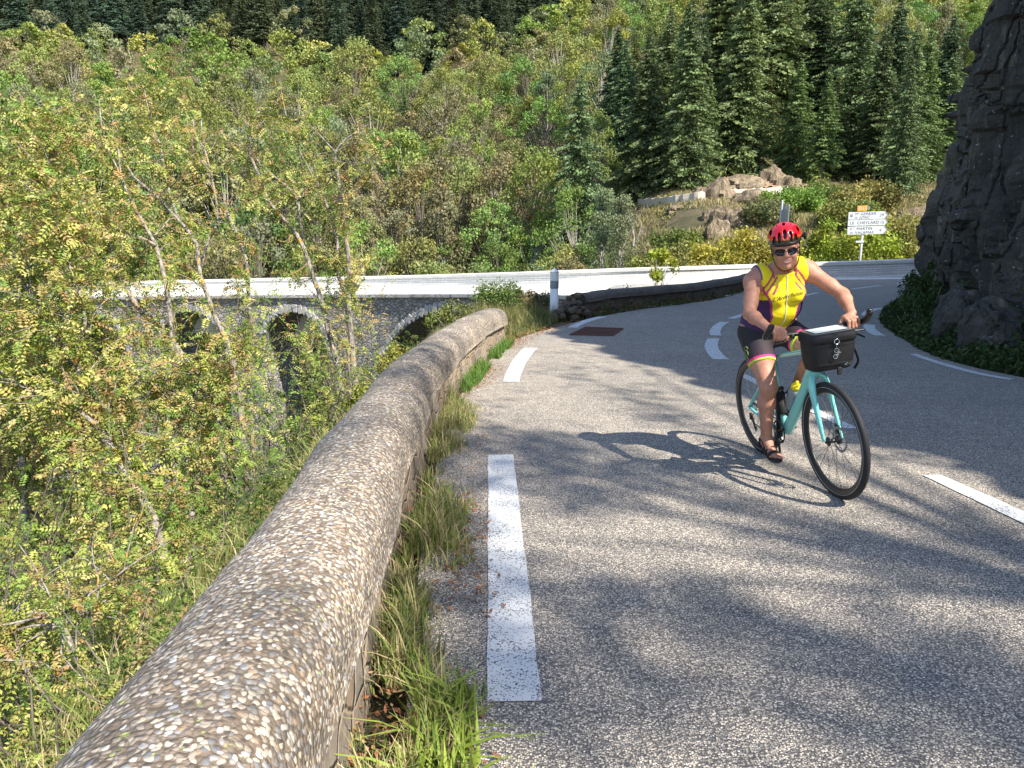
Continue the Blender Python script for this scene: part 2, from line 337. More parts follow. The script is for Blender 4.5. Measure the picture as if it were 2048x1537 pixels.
def far_hill(x, Y):
    r = np.interp(Y, [38, 55, 70, 90, 130, 180, 240, 330, 420], [-3.5, .5, 4.3, 8.6, 24, 46, 76, 125, 170])
    l = np.interp(Y, [40, 55, 75, 95, 130, 180, 240, 330, 420], [-20, -18, -12, -4, 13, 40, 76, 125, 170])
    t = np.clip((x - (-6) - (Y - 45) * .06) / 22, 0, 1); t = t * t * (3 - 2 * t)
    return l + (r - l) * t + fbm(x / 25, Y / 25, 0, 4, 5) * np.clip((Y - 40) / 20, 0, 1) * 3.0
def bank(d): return .12 + np.interp(d, [0, .5, 3, 8, 18, 40], [0, .22, 2.3, 8., 15., 17.5])
def terrain_h(x, Y):
    x = np.asarray(x, float); Y = np.asarray(Y, float)
    d, _ = sdist(LEDGE, x, Y); dl = np.clip(d, 0, None)
    z = np.where(d > 0, g(Y) - bank(dl), g(Y) - .10)
    z = np.maximum(z, -18 + fbm(x / 8, Y / 8) * .8)
    z = z + np.clip(dl, 0, 1) * fbm(x / 1.6, Y / 1.6, 0, 4, 9) * .22
    dw, s_ = sdist(WPOLY, x, Y)
    behind = dw < 0     # WPOLY runs right to left: its right-hand side is the hill side
    sW = np.concatenate([[0], np.cumsum(np.linalg.norm(np.diff(WB[::4, :2], axis=0), axis=1))]); wz = np.interp(s_, sW, WB[::4, 2])
    hill = far_hill(x, Y); lo = np.where(Y < 36, 0, 0) + wz - .55 - .5 * np.clip(-dw, 0, 60)
    zb = np.maximum(hill, np.where(x > -2, lo, -99)); zb = np.where(-dw < 1.2, np.minimum(zb, wz - .45), zb)
    return np.where(behind, zb, z)
# terrain sheet
xs = np.unique(np.concatenate([np.arange(-14, 14, .35), np.arange(-60, -14, 1.2), np.arange(14, 70, 1.2), np.arange(-260, -60, 6.), np.arange(70, 300, 6.)]))
ys = np.unique(np.concatenate([np.arange(-4, 34, .35), np.arange(34, 110, 1.2), np.arange(-60, -4, 4.), np.arange(110, 431, 5.)]))
XX, YY = np.meshgrid(xs, ys, indexing='ij'); ZZ = terrain_h(XX, YY)
dcl, _ = sdist(CLIFFB, XX, YY); ZZ = np.where((dcl < -1.0) & (YY < 60) & (ZZ < 2), ZZ + 0, ZZ)
ground = mkobj('ground', np.stack([XX, YY, ZZ], -1).reshape(-1, 3), grid_faces(len(xs), len(ys)), M_GROUND, smooth=True); tag(ground, kind='structure')

# road sheet between its left and right edges
def ribbon(name, L, Rr, mat, lift, nacross=8, parent=None, thick=0):
    V = []; n = len(L)
    for k in range(n):
        for j in range(nacross + 1):
            t = j / nacross; p = np.array(L[k][:2]) * (1 - t) + np.array(Rr[k][:2]) * t; V.append((p[0], p[1], g(p[1]) + lift))
    return mkobj(name, V, grid_faces(n, nacross + 1), mat, parent, smooth=True)
RL = resamp(smooth_path([(-.6, -12), (-.2, 0), (-.33, 1.9), (-.5, 4), (-.56, 6.2), (-.52, 8.2), (-.34, 10), (-.05, 12.1), (.25, 13.3), (.8, 14.6), (1.5, 16.2), (2.15, 17.5), (3.5, 19.7), (5.4, 22.2), (7.3, 25.0), (9.2, 28.2), (10.6, 30.8), (12.4, 33.6), (14, 37.6), (20, 38.6), (32, 44)], .3), 160)
RRt = resamp(smooth_path([(6.3, -12), (6.3, 0), (6.3, 4), (6.3, 6.5), (6.25, 8.7), (6.14, 9.4), (6.18, 10.2), (6.3, 10.9), (6.8, 12.5), (7.65, 14.9), (8.55, 16.9), (9.55, 18.7), (11.05, 21.0), (12.95, 23.7), (15.05, 26.6), (19, 31), (27, 37), (38, 43)], .3), 160)
road = ribbon('road', RL, RRt, M_ASPH, 0.0, 10); tag(road, kind='structure')
# sunlit road strip before the white parapet, sunlight put into its pale colour
wn_ = []
for k in range(len(WB)):
    t = WB[min(k + 1, len(WB) - 1)] - WB[max(k - 1, 0)]; nrm = np.array([-t[1], t[0], 0]); nrm /= np.linalg.norm(nrm)
    wn_.append(nrm)      # WB runs right to left: this normal points to the camera side
wn_ = np.array(wn_)
if np.mean(wn_[:, 1]) > 0: wn_ = -wn_
sel = [k for k in range(len(WB)) if WB[k, 0] > 11]
V = []
for k in sel:
    for dd in (.0, .45, .9, 1.35, 1.8):
        p = WB[k] + wn_[k] * dd; V.append((p[0], p[1], max(WB[k, 2], g(p[1])) * (1 - dd / 1.8) + (g(p[1]) + .006) * dd / 1.8))
strip = mkobj('sunlit_road_strip', V, grid_faces(len(sel), 5), M_PALE, smooth=True); tag(strip, kind='structure')
def dash(name, a, b, wa, wb, label, lift=.006, bend=None, n=46):
    a = np.array(a[:2], float); b = np.array(b[:2], float); c = (a + b) / 2 if bend is None else np.array(bend[:2], float) * 2 - (a + b) / 2
    V = []
    for k in range(n + 1):
        t = k / n; p = a * (1 - t) ** 2 + c * 2 * t * (1 - t) + b * t * t; q = (c - a) * (1 - t) + (b - c) * t; q = q / np.linalg.norm(q); m = np.array([-q[1], q[0]]); w = (wa * (1 - t) + wb * t) / 2
        jit = .0022 * math.sin(k * 12.9 + a[0] * 40) + .0015 * math.sin(k * 5.1)
        for s_ in (-1, 1):
            pp = p + m * s_ * (w + jit * s_); V.append((pp[0], pp[1], g(pp[1]) + lift))
    o = mkobj('road_marking', V, grid_faces(n + 1, 2, True), M_PAINT); tag(o, label, 'road marking', 'white dashes painted on the road'); return o
def mid(p, q): return ((p[0] + q[0]) / 2, (p[1] + q[1]) / 2)
dash('m', (.01, 2.2), (-.085, 5.27), .185, .19, 'long worn white edge dash lying in the foreground beside the low pebble-topped wall')
dash('m', (-.01, 8.42), (.30, 11.52), .19, .22, 'white edge dash in full sun beyond the first one, near the far end of the sunny wall', bend=(.10, 10.0))
dash('m', (1.22, 14.75), (2.18, 17.35), .2, .24, 'white edge dash touching the rusty drain grate, curving in the shade', bend=(1.62, 16.1))
dash('m', (3.8, 20.42), (5.3, 22.4), .16, .18, 'thin white edge dash in front of the middle of the shaded dark parapet')
dash('m', (6.9, 24.6), (8.8, 27.6), .16, .18, "thin white edge dash at the cyclist's arm, in front of the shaded dark parapet")
dash('m', (3.12, 1.7), (2.87, 4.76), .22, .13, 'white centre dash running out of the right side of the picture in front of the bicycle')
dash('m', (2.93, 6.1), (2.86, 8.95), .12, .13, 'white centre dash seen through the bicycle wheels')
dash('m', (2.98, 10.25), (3.58, 12.83), .22, .2, 'white centre dash left of the saddle, its near end at the edge of the shade', bend=(3.19, 11.55))
dash('m', (3.74, 13.3), (4.66, 15.95), .2, .2, 'white centre dash just beyond the one behind the rear wheel, curving right', bend=(4.12, 14.65))
dash('m', (5.06, 16.81), (5.9, 18.3), .2, .18, "short white centre dash left of the cyclist's right elbow")
dash('m', (9.9, 25.1), (11.2, 26.9), .16, .16, "white centre dash between the cyclist's body and her left arm")
for (p, q, l) in (((1700, 579), (1762, 571.5), 'faint long white centre dash between the cyclist and the rock nose'), ((1793, 568), (1828, 564), 'faint white dash at the foot of the rock, just in front of the white wall')):
    a, b = G(*p), G(*q); dash('m', a, b, .16, .16, l)
a, b, c = G(1835, 710), G(1975, 748), G(2030, 760)
dash('m', G(1826, 709), G(2025, 760), .12, .14, 'long greyish white edge line at the foot of the leafy verge, far right', bend=(5.86, 9.35))
dash('m', (6.75, 13.3), (7.58, 15.4), .2, .22, 'short wide white edge dash right of the handlebar end, under the rock', bend=(7.1, 14.4))
dash('m', (8.55, 17.6), (10.2, 20.1), .2, .2, 'small white edge dash at the tip of the dark leafy verge', bend=(9.3, 19.0))

# ================================================================== near pebble-topped wall and the shaded one
def cap_profile(w, h):
    P = []
    for k in range(19):
        t = math.pi * k / 18; P.append((-w / 2 * math.copysign(abs(math.cos(t)) ** .8, math.cos(t)), h * abs(math.sin(t)) ** .75))
    return P
def darker(m, name, k):      # the older, weathered stone of the second wall, with shade put into its colour
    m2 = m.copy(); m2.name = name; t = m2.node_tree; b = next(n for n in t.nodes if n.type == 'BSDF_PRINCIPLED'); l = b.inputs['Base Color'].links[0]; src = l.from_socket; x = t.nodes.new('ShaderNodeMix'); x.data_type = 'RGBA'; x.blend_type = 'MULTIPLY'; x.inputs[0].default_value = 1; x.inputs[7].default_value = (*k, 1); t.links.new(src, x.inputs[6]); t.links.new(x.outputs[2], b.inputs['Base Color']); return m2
M_PEBD = darker(M_PEB, 'weathered_shaded_pebble_concrete', (.42, .42, .43)); M_WALLD = darker(M_WALLST, 'dark_shaded_rubble_masonry', (.38, .37, .37))
def parapet(name, line, label, grp, w=.50, hw=.36, hc=.26, seed=1, joints=2.6, endcap=True, jitter=.012, mc=None, mw_=None):
    P = resamp(smooth_path(line, .1), 900); root = empty(name, (P[0][0], P[0][1], float(g(P[0][1])))); tag(root, label, 'wall', grp)
    T = np.gradient(P, axis=0); T /= np.linalg.norm(T, axis=1)[:, None]; N = np.stack([-T[:, 1], T[:, 0]], 1)   # left of travel = away from the road
    S = np.concatenate([[0], np.cumsum(np.linalg.norm(np.diff(P, axis=0), axis=1))]); off = np.array([P[0][0], P[0][1], float(g(P[0][1]))])
    # rubble body, inner face on the line
    V = []; prof = [(0, -.3), (0, -.1), (.0, .0), (.0, .1), (.0, .2), (.0, .3), (0, hw - .01)]; back = [(w - .02, hw - .01), (w - .02, .1), (w - .02, -1.2)]
    allp = prof + [(w * .5, hw - .01)] + back
    for k in range(len(P)):
        for (a, z) in allp:
            d = .035 * fbm(P[k][0] * 3, P[k][1] * 3, z * 4 + seed, 3, seed) if a < .1 else 0
            lean = .02 + .03 * (1 - z / hw) if a < .1 else 0
            p = P[k] + N[k] * (a + d + .05 - lean); V.append((p[0] - off[0], p[1] - off[1], float(g(P[k][1])) + z - off[2]))
    m = len(allp); F_ = [tuple(q) for q in grid_faces(len(P), m, True)]; F_ += [tuple(range(m)), tuple(reversed(range((len(P) - 1) * m, len(P) * m)))]
    mkobj('rubble_face', V, F_, mw_ or M_WALLST, root, smooth=True)
    # cast coping with joints between its lengths
    pr = cap_profile(w + .07, hc); V = []
    for k in range(len(P)):
        js = (S[k] + .25) / joints; j = abs(js - round(js)) * joints; dip = .014 * math.exp(-(j / .022) ** 2)
        step_ = .008 * (((int(math.floor(js + .5)) * 7919) % 5) / 2 - 1)
        for i, (a, z) in enumerate(pr):
            nz = jitter * fbm(P[k][0] * 5, P[k][1] * 5 + z * 5, a * 5, 3, seed + 7) + .5 * jitter * fbm(P[k][0] * 22, P[k][1] * 22 + z * 20, a * 20, 2, seed + 9)
            f = 1 - dip * 3 + nz
            p = P[k] + N[k] * (w / 2 + a * f + .03 * fbm(S[k] * .7, 3.1, 0, 2, seed)); V.append((p[0] - off[0], p[1] - off[1], float(g(P[k][1])) + hw + (z - .03) * f + step_ + .02 * fbm(S[k] * .6, 8, 0, 2, seed) - off[2]))
    m = len(pr); F_ = [tuple(q) for q in grid_faces(len(P), m, False)]; F_ += [tuple(reversed(range(m))), tuple(range((len(P) - 1) * m, len(P) * m))]
    F_ += [(k * m, (k + 1) * m, (k + 1) * m + m - 1, k * m + m - 1) for k in range(len(P) - 1)]
    cop_o = mkobj('coping', V, F_, mc or M_PEB, root, smooth=True); CV = np.array(V).reshape(len(P), m, 3); js = (S + .25) / joints
    for q in range(int(js.min()) + 1, int(js.max()) + 1):
        k = int(np.argmin(abs(js - q))); 
        if k < 2 or k > len(P) - 3: continue
        ctr = CV[k].mean(0); A_ = []
        for kk in (k - 1, k, k + 1):
            for i in range(m): dv = CV[kk, i] - ctr; dv[2] += .05; A_.append(CV[kk, i] + dv / np.linalg.norm(dv) * (.0035 if kk == k else -.001))
        if hc > .24: mkobj('joint', A_, grid_faces(3, m), M_JOINT, cop_o, smooth=True)
    return root, P, N, S
NEARWALL = [(p[0] - float(np.interp(p[1], [0, 1.3, 1.9, 3, 4, 6.2, 9, 12], [.27, .215, .185, .155, .14, .10, .045, 0])), p[1]) for p in [(-.05, -4), (-.16, 0), (-.25, 1.2), (-.30, 1.9), (-.40, 3.0), (-.48, 4), (-.56, 6.2), (-.52, 8.2), (-.36, 10), (-.10, 12.05)]]
parapet('stone_parapet', NEARWALL, 'low stone wall with thick rounded pebble coping running from the foreground along the road', None, w=.43)
P2 = [(p[0] - .0, p[1]) for p in P2LINE]
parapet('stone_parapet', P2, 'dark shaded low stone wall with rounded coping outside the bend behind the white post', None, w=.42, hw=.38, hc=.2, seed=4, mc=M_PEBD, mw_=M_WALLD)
# sloping rough end of the shaded wall
mb = MB(); e0 = np.array([1.75, 17.45]); 
rng = random.Random(5)
for k in range(46):
    t = rng.random(); a = rng.uniform(-.02, .45); z = rng.uniform(0, .46 * (1 - t) + .08); dirv = np.array([-.56, -.83]); nn = np.array([-.83, .56])
    p = e0 + dirv * t * .75 + nn * a; s_ = rng.uniform(.09, .17)
    M = Matrix.Rotation(rng.uniform(0, 3), 3, 'Z') @ Matrix.Rotation(rng.uniform(-.5, .5), 3, 'X')
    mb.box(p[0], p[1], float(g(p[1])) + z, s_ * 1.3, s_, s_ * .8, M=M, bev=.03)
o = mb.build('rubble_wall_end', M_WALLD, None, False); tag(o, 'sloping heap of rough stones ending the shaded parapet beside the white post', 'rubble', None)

# ================================================================== viaduct
via = empty('viaduct', tuple(EP[0])); tag(via, 'grey stone road viaduct with round arches and a long white parapet crossing the valley', 'viaduct')
vo = EP[0].copy()
# white far parapet: body + coping + kerb
def strip_uv(o, U):
    me = o.data; uvl = me.uv_layers.new(name='uv'); li = np.zeros(len(me.loops), np.int32); me.loops.foreach_get('vertex_index', li); uvl.data.foreach_set('uv', np.asarray(U, np.float32)[li].ravel())
nS = 160; B_ = resamp(WB, nS); T_ = resamp(WT, nS)
# match tops by plan position of bases
Hh = np.interp(np.linspace(0, 1, nS), np.linspace(0, 1, len(W_PX)), [AT(a, b, Y)[2] - AT(a, c, Y)[2] for a, b, c, Y in W_PX])
sB = np.concatenate([[0], np.cumsum(np.linalg.norm(np.diff(B_, axis=0), axis=1))])
NB = np.gradient(B_[:, :2], axis=0); NB = np.stack([-NB[:, 1], NB[:, 0]], 1); NB /= np.linalg.norm(NB, axis=1)[:, None]
if NB[:, 1].mean() > 0: NB = -NB
def sweep(name, prof, mat, parent, uv=False, mats_off=vo, rng_=None, H=Hh):
    V = []; U = []; ks = range(nS) if rng_ is None else rng_; m = len(prof)
    for k in ks:
        acc = 0; last = None
        for (a, zf, zo) in prof:
            p = B_[k, :2] + NB[k] * a; z = B_[k, 2] + H[k] * zf + zo; V.append((p[0] - mats_off[0], p[1] - mats_off[1], z - mats_off[2])); U.append((sB[k], zf * H[k] + zo))
    n = len(list(ks)); F_ = [tuple(q) for q in grid_faces(n, m)] + [tuple(range(m)), tuple(reversed(range((n - 1) * m, n * m)))]
    o = mkobj(name, V, F_, mat, parent)
    if uv: strip_uv(o, U)
    return o
sweep('parapet', [(0, 0, -.4), (0, 1, -.16), (-.35, 1, -.16), (-.35, 0, -3.)], M_WHITE, via, True)
sweep('parapet_coping', [(.06, 1, -.158), (.07, 1, -.03), (.02, 1, 0), (-.37, 1, .01), (-.42, 1, -.03), (-.41, 1, -.158)], M_PALE, via)
sweep('kerb', [(.005, 0, -.3), (.30, 0, -.3), (.31, 0, .10), (.28, 0, .12), (.005, 0, .12)], M_PALE, via)
# deck and front face
nE = 420; E_ = resamp(EP, nE); sE = np.concatenate([[0], np.cumsum(np.linalg.norm(np.diff(E_, axis=0), axis=1))])
NE = np.gradient(E_[:, :2], axis=0); NE = np.stack([-NE[:, 1], NE[:, 0]], 1); NE /= np.linalg.norm(NE, axis=1)[:, None]
if NE[:, 1].mean() > 0: NE = -NE
V = []
for k in range(nE):
    dd = np.hypot(B_[:, 0] - E_[k, 0], B_[:, 1] - E_[k, 1]); q = B_[np.argmin(dd)]
    for t in (0, .5, 1): 
        p = E_[k] * (1 - t) + (q + np.array([0, 0, -.02])) * t; V.append(tuple(p - vo))
mkobj('deck', V, grid_faces(nE, 3, True), M_PALE, via)
def sweepE(name, prof, mat, jit=0):
    V = []; m = len(prof)
    for k in range(nE):
        for i, (a, z) in enumerate(prof):
            jj = jit * (((k // 3) * 7919 % 13) / 6.5 - 1) if 0 < i < m - 1 else 0
            p = E_[k, :2] + NE[k] * (a + jj); V.append((p[0] - vo[0], p[1] - vo[1], E_[k, 2] + z + jj * .5 - vo[2]))
    F_ = [tuple(q) for q in grid_faces(nE, m, True)]; return mkobj(name, V, F_, mat, via)
sweepE('cornice', [(-.35, .012), (.17, .012), (.19, -.02), (.19, -.17), (.10, -.22), (-.1, -.22)], M_VOUS, .02)
def px_to_s(px):
    xs_ = np.array([1024 + FPX * p[0] / (p[1] * math.cos(PIT) - (p[2] - HC) * math.sin(PIT)) for p in E_]); return float(np.interp(-px, -xs_, sE))
ARCH = []
for (l, r, ay) in ((740, 1085, 624), (519, 652, 625), (308, 446, 624), (108, 244, 625), (-80, 46, 627)):
    s0, s1 = sorted((px_to_s(l), px_to_s(r))); sc_ = (s0 + s1) / 2; k = int(np.argmin(abs(sE - sc_))); Yc = E_[k, 1]
    apex = AT((l + r) / 2, ay, Yc)[2]; ARCH.append((sc_, (s1 - s0) / 2, apex))
TH = 3.4
def arch_z(s_):
    for c, hw, ap in ARCH:
        if abs(s_ - c) < hw: return ap - hw + math.sqrt(max(0, hw * hw - (s_ - c) ** 2))
    return None
BOT = -19.
rows = 24; V = []; F_ = []
sg = np.unique(np.concatenate([np.linspace(0, sE[-1], 500)] + [np.concatenate([c + hw * np.sin(np.linspace(-math.pi / 2, math.pi / 2, 41)) * .9999, [c - hw * 1.0002, c + hw * 1.0002]]) for c, hw, ap in ARCH]))
def Eat(s_):
    return np.array([np.interp(s_, sE, E_[:, k]) for k in range(3)]), np.array([np.interp(s_, sE, NE[:, k]) for k in range(2)])
for s_ in sg:
    p, nn = Eat(s_); zt = p[2] - .2; za = arch_z(s_); zb_ = BOT if za is None else za
    for j in range(rows + 1):
        z = zt + (zb_ - zt) * (j / rows) ** (1 if za is not None else 1)
        bat = .02 * max(0, (-6 - z)) ; V.append((p[0] + nn[0] * bat - vo[0], p[1] + nn[1] * bat - vo[1], z - vo[2]))
F_ = [q for i_, q in enumerate(grid_faces(len(sg), rows + 1))]
keep = []
for i in range(len(sg) - 1):
    a, b = arch_z(sg[i]) is None, arch_z(sg[i + 1]) is None
    keep.append(a == b)
F_ = np.array(F_).reshape(len(sg) - 1, rows, 4)[np.array(keep)].reshape(-1, 4)
mkobj('spandrel_wall', V, F_, M_VIAD, via)
mbv = MB()
for c, hw, ap in ARCH:
    pts = [(c - hw, BOT)] + [(c - hw * math.cos(t), ap - hw + hw * math.sin(t)) for t in np.linspace(0, math.pi, 40)] + [(c + hw, BOT)]
    V = []
    for s_, z in pts:
        p, nn = Eat(s_)
        for dd in (0, TH): V.append((p[0] - nn[0] * dd - vo[0], p[1] - nn[1] * dd - vo[1], z - vo[2]))
    mbv.add(V, [tuple(q) for q in grid_faces(len(pts), 2)])
    nb = max(14, int(math.pi * hw / .34)); mbr = MB()
    for k in range(nb):
        t = math.pi * (k + .5) / nb; rr = hw + .25; s_ = c - rr * math.cos(t); z = ap - hw + rr * math.sin(t); p, nn = Eat(s_); tg = np.array([nn[1], -nn[0]])
        if p[2] - .2 < z + .1: pass
        hd = math.atan2(tg[1], tg[0]); M = Matrix.Rotation(hd, 3, 'Z') @ Matrix.Rotation((math.pi / 2 - t) * (1 if tg[0] < 0 else -1), 3, 'Y')
        wv = math.pi * rr / nb * .88
        mbr.box(p[0] + nn[0] * .0 - vo[0], p[1] + nn[1] * .0 - vo[1], z - vo[2], wv, .14 + .05 * ((k * 37) % 3), .5 + .05 * ((k * 53) % 3 - 1), M=M, bev=.02)
    mbr.build('arch_ring', M_VOUS, via)
mbv.build('vault', M_VIAD, via)

# ================================================================== cliff
Pb = resamp(smooth_path(CLIFFB, .3), 520); Tb = np.gradient(Pb, axis=0); Tb /= np.linalg.norm(Tb, axis=1)[:, None]; Nb = np.stack([Tb[:, 1], -Tb[:, 0]], 1)   # into the rock
zs_ = np.concatenate([np.arange(-1, 7.5, .07), np.arange(7.5, 15.01, .25)]); 
rec = np.interp(zs_, [-1, 0, 1.6, 3, 6.7, 10, 13, 14.3, 15], [.1, .25, .38, .52, .98, 2.1, 3.5, 5.4, 11.])
U_ = np.concatenate([[0], np.cumsum(np.linalg.norm(np.diff(Pb, axis=0), axis=1))])
UU, ZG = np.meshgrid(U_, zs_, indexing='ij'); RR = np.broadcast_to(rec, UU.shape).copy()
TOPH = np.interp(Pb[:, 1], [-16, -5, -2.5, 0, 5, 22, 30, 45], [6.0, 6.5, 12., 13.0, 16.4, 17., 16, 12])
zsc = (TOPH / 14.)[:, None]
ZC = np.where(ZG > 7, 7 + (ZG - 7) * (TOPH[:, None] - 7) / 7, ZG); ZC = np.where(TOPH[:, None] < 7, ZG * zsc, ZC)
a1 = fbm(UU * .35, ZC * .22 + UU * .12, 3.3, 4, 21) * 1.0
ru = UU * 1.0 + .55 * ZC; ridge = (1 - np.abs(fbm(ru * .75, ZC * .16, 1.7, 4, 33)) * 2.2) * .45
vcr = (1 - np.abs(fbm(UU * 1.3 + fbm(UU * .5, ZC * .5, 0, 2, 3) * 1.2, ZC * .22, 7, 3, 44)) * 3).clip(0, 1) ** 3 * -.42
blk = np.round(fbm(UU * .8 + ZC * .25, ZC * .7, 2, 3, 55) * 3.2) / 3.2 * .6; fine = fbm(UU * 4, ZC * 2.4 + UU * 1.5, 5, 5, 66) * .24 + np.round(fbm(UU * 2.6 + ZC, ZC * 1.8, 8, 2, 61) * 3) / 3 * .16
def facets(u, z, su, sz, shear, sd, oa, ga, gb):
    a = u / su + z * shear; b = z / sz; ia = np.floor(a).astype(np.int64); ib = np.floor(b).astype(np.int64); best = np.full(a.shape, 1e9); out = np.zeros(a.shape)
    for i in (-1, 0, 1):
        for j in (-1, 0, 1):
            ca = ia + i + .15 + .7 * _h(ia + i, ib + j, 0, sd); cb = ib + j + .15 + .7 * _h(ia + i, ib + j, 1, sd); d = (a - ca) ** 2 + (b - cb) ** 2; m = d < best
            v = oa * (2 * _h(ia + i, ib + j, 2, sd) - 1) + ga * (2 * _h(ia + i, ib + j, 3, sd) - 1) * (a - ca) * su + gb * (2 * _h(ia + i, ib + j, 4, sd) - 1) * (b - cb) * sz; best = np.where(m, d, best); out = np.where(m, v, out)
    return out
uw = UU + .35 * fbm(UU * .8, ZC * .8, 1, 3, 91); zw = ZC + .4 * fbm(UU * .7, ZC * .7, 5, 3, 92)
fac = facets(uw, zw, 1.4, 5.0, .16, 7, .24, .55, .07) + facets(uw, zw, .5, 2.2, .25, 8, .12, .5, .08) + facets(uw, zw, .2, .6, .3, 9, .035, .45, .2)
D = a1 * .5 + ridge * .3 + vcr * .75 + blk * .18 + fine * .3 + fac * 1.1
D = D * np.clip((ZC + .6) / 2., .25, 1)
Dn = RR - D
CX = Pb[:, 0][:, None] + Nb[:, 0][:, None] * Dn; CY = Pb[:, 1][:, None] + Nb[:, 1][:, None] * Dn; CZ = g(Pb[:, 1])[:, None] + ZC + fbm(UU * 1.5, ZC * 1.5, 9, 3, 77) * .12
cliff = mkobj('cliff', np.stack([CX, CY, CZ], -1).reshape(-1, 3), grid_faces(len(U_), len(zs_), True), M_CLIFF, smooth=False); tag(cliff, kind='structure')
# ================================================================== foliage kit
def mat_leaf(name, trans=.24, rough=.55, sat=1.):
    n = NT(name); oi = n.n('ShaderNodeObjectInfo'); at = n.n('ShaderNodeAttribute', attribute_name='Col')
    c = n.mix(1., oi.outputs['Color'], at.outputs['Color'], 'MULTIPLY')
    n.set(c, rough, **{'Specular IOR Level': .25}); tr = n.n('ShaderNodeBsdfTranslucent'); n.l(n.mix(1., c, (1.0, 1.08, .7), 'MULTIPLY'), tr.inputs[0])
    mx = n.n('ShaderNodeMixShader'); mx.inputs[0].default_value = trans; n.l(n.b.outputs[0], mx.inputs[1]); n.l(tr.outputs[0], mx.inputs[2]); n.l(mx.outputs[0], n.out.inputs[0])
    return n.m
M_LEAF = mat_leaf('leaves'); M_NEEDLE = mat_leaf('needles', .15, .6)
def mat_bark(name, a, b, sc_=8):
    n = NT(name); v = n.map((1, 1, .3)); x = n.noise(sc_, 5, .65, vec=v); c = n.ramp(x, [(.35, a), (.6, b)]); return n.set(c, .9, n.bump(x, .02, .7))
M_BARK = mat_bark('bark', (.08, .065, .05), (.20, .17, .14)); M_PALEBARK = mat_bark('pale_bark', (.22, .19, .16), (.50, .46, .40), 14)
def mat_lichenbark():
    n = NT('lichen_spotted_bark'); x = n.noise(22, 5, .65, vec=n.map((1, 1, .45))); c = n.ramp(x, [(.36, (.07, .06, .05)), (.48, (.22, .195, .165)), (.66, (.44, .40, .35))])
    c = n.mix(n.sstep(n.noise(3.5, 4, .7), .57, .63), c, (.52, .30, .07)); return n.set(c, .9, n.bump(x, .02, .7))
M_LBARK = mat_lichenbark()
def rnd_unit(rs, n):
    v = rs.normal(size=(n, 3)); return v / np.linalg.norm(v, axis=1)[:, None]
def leaf_quads(C, D, L, W, rs, up=None):     # rhombic leaves: centre, long direction, length, width
    n = len(C); D = D / (np.linalg.norm(D, axis=1)[:, None] + 1e-9); S = np.cross(D, rnd_unit(rs, n) if up is None else up); S /= (np.linalg.norm(S, axis=1)[:, None] + 1e-9)
    L = np.broadcast_to(L, (n,))[:, None]; W = np.broadcast_to(W, (n,))[:, None]
    V = np.stack([C - D * L / 2, C + S * W / 2 - D * L * .08, C + D * L / 2, C - S * W / 2 - D * L * .08], 1).reshape(-1, 3)
    return V, np.arange(4 * n).reshape(n, 4)
def rep4(c): return np.repeat(c, 4, axis=0)
def branch_path(p0, d0, L, n, rs, wob=.25, grav=0., up=0.):
    P = [np.array(p0, float)]; d = np.array(d0, float); d /= np.linalg.norm(d)
    for i in range(n):
        d = d + rs.normal(size=3) * wob / n ** .5 + np.array([0, 0, up - grav]) / n; d /= np.linalg.norm(d); P.append(P[-1] + d * L / n)
    return np.array(P)
def tube_np(mb, P, r0, r1, n=5, mi=0): mb.tube([tuple(p) for p in P], list(np.linspace(r0, r1, len(P))), n, mi, caps=False)

def proto_broadleaf(seed, H=10., spread=.36, nl=3000, ls=.30, shape=0, clumps=34, low=.3):
    rs = np.random.RandomState(seed); mb = MB(); tr = branch_path((0, 0, -.6), (0, 0, 1), H * .72 + .6, 7, rs, .10, 0, .1); tube_np(mb, tr, H * .017, H * .005, 7)
    Cc = []; 
    for i in range(clumps):
        t = low + (1 - low) * ((i + .5) / clumps) ** (.8); ang = rs.uniform(0, 6.28); 
        if shape == 0: rad = spread * H * math.sin(math.pi * min(1, (t - low) / (1 - low) * .78 + .2)) ** .7
        elif shape == 1: rad = spread * H * (.65 + .5 * math.sin(math.pi * (t - low) / (1 - low))) * (1 - max(0, t - .75) * 2.6)
        else: rad = spread * H * .8 * (1 - (t - low) / (1 - low)) ** .55 + .2
        rr = rad * rs.uniform(.35, 1.) ** .6; c = np.array([math.cos(ang) * rr, math.sin(ang) * rr, t * H * (1 - .10 * (rr / (spread * H)) ** 2)])
        Cc.append((c, rs.uniform(.075, .145) * H * (1.15 - .5 * t)))
        base = tr[min(7, int(t * 7.5 * .8))]; P = np.array([base, base * .55 + c * .45 - np.array([0, 0, .04 * H]), c]); tube_np(mb, P, H * .006, H * .0015, 4)
    V = []; Co = []; per = nl // clumps
    for c, r in Cc:
        n = int(per * rs.uniform(.6, 1.4)); u = rnd_unit(rs, n); q = rs.uniform(.25, 1.08, n)[:, None] ** .6; C = c + u * q * r * np.array([1.15, 1.15, .78])
        br = rs.uniform(.8, 1.2); hue = rs.uniform(-.08, .08); b = br * rs.uniform(.85, 1.15, n)
        V.append((C, u + rs.normal(size=(n, 3)) * .45)); Co.append(np.stack([b * (1 + hue), b, b * (1 - hue * .5)], 1))
    C = np.concatenate([v[0] for v in V]); Dd = np.concatenate([v[1] for v in V]); n = len(C); s_ = rs.uniform(.7, 1.35, n) * ls
    Vq, Fq = leaf_quads(C, rs.normal(size=(n, 3)), s_, s_ * .72, rs, Dd); return mb, Vq, Fq, rep4(np.concatenate(Co))
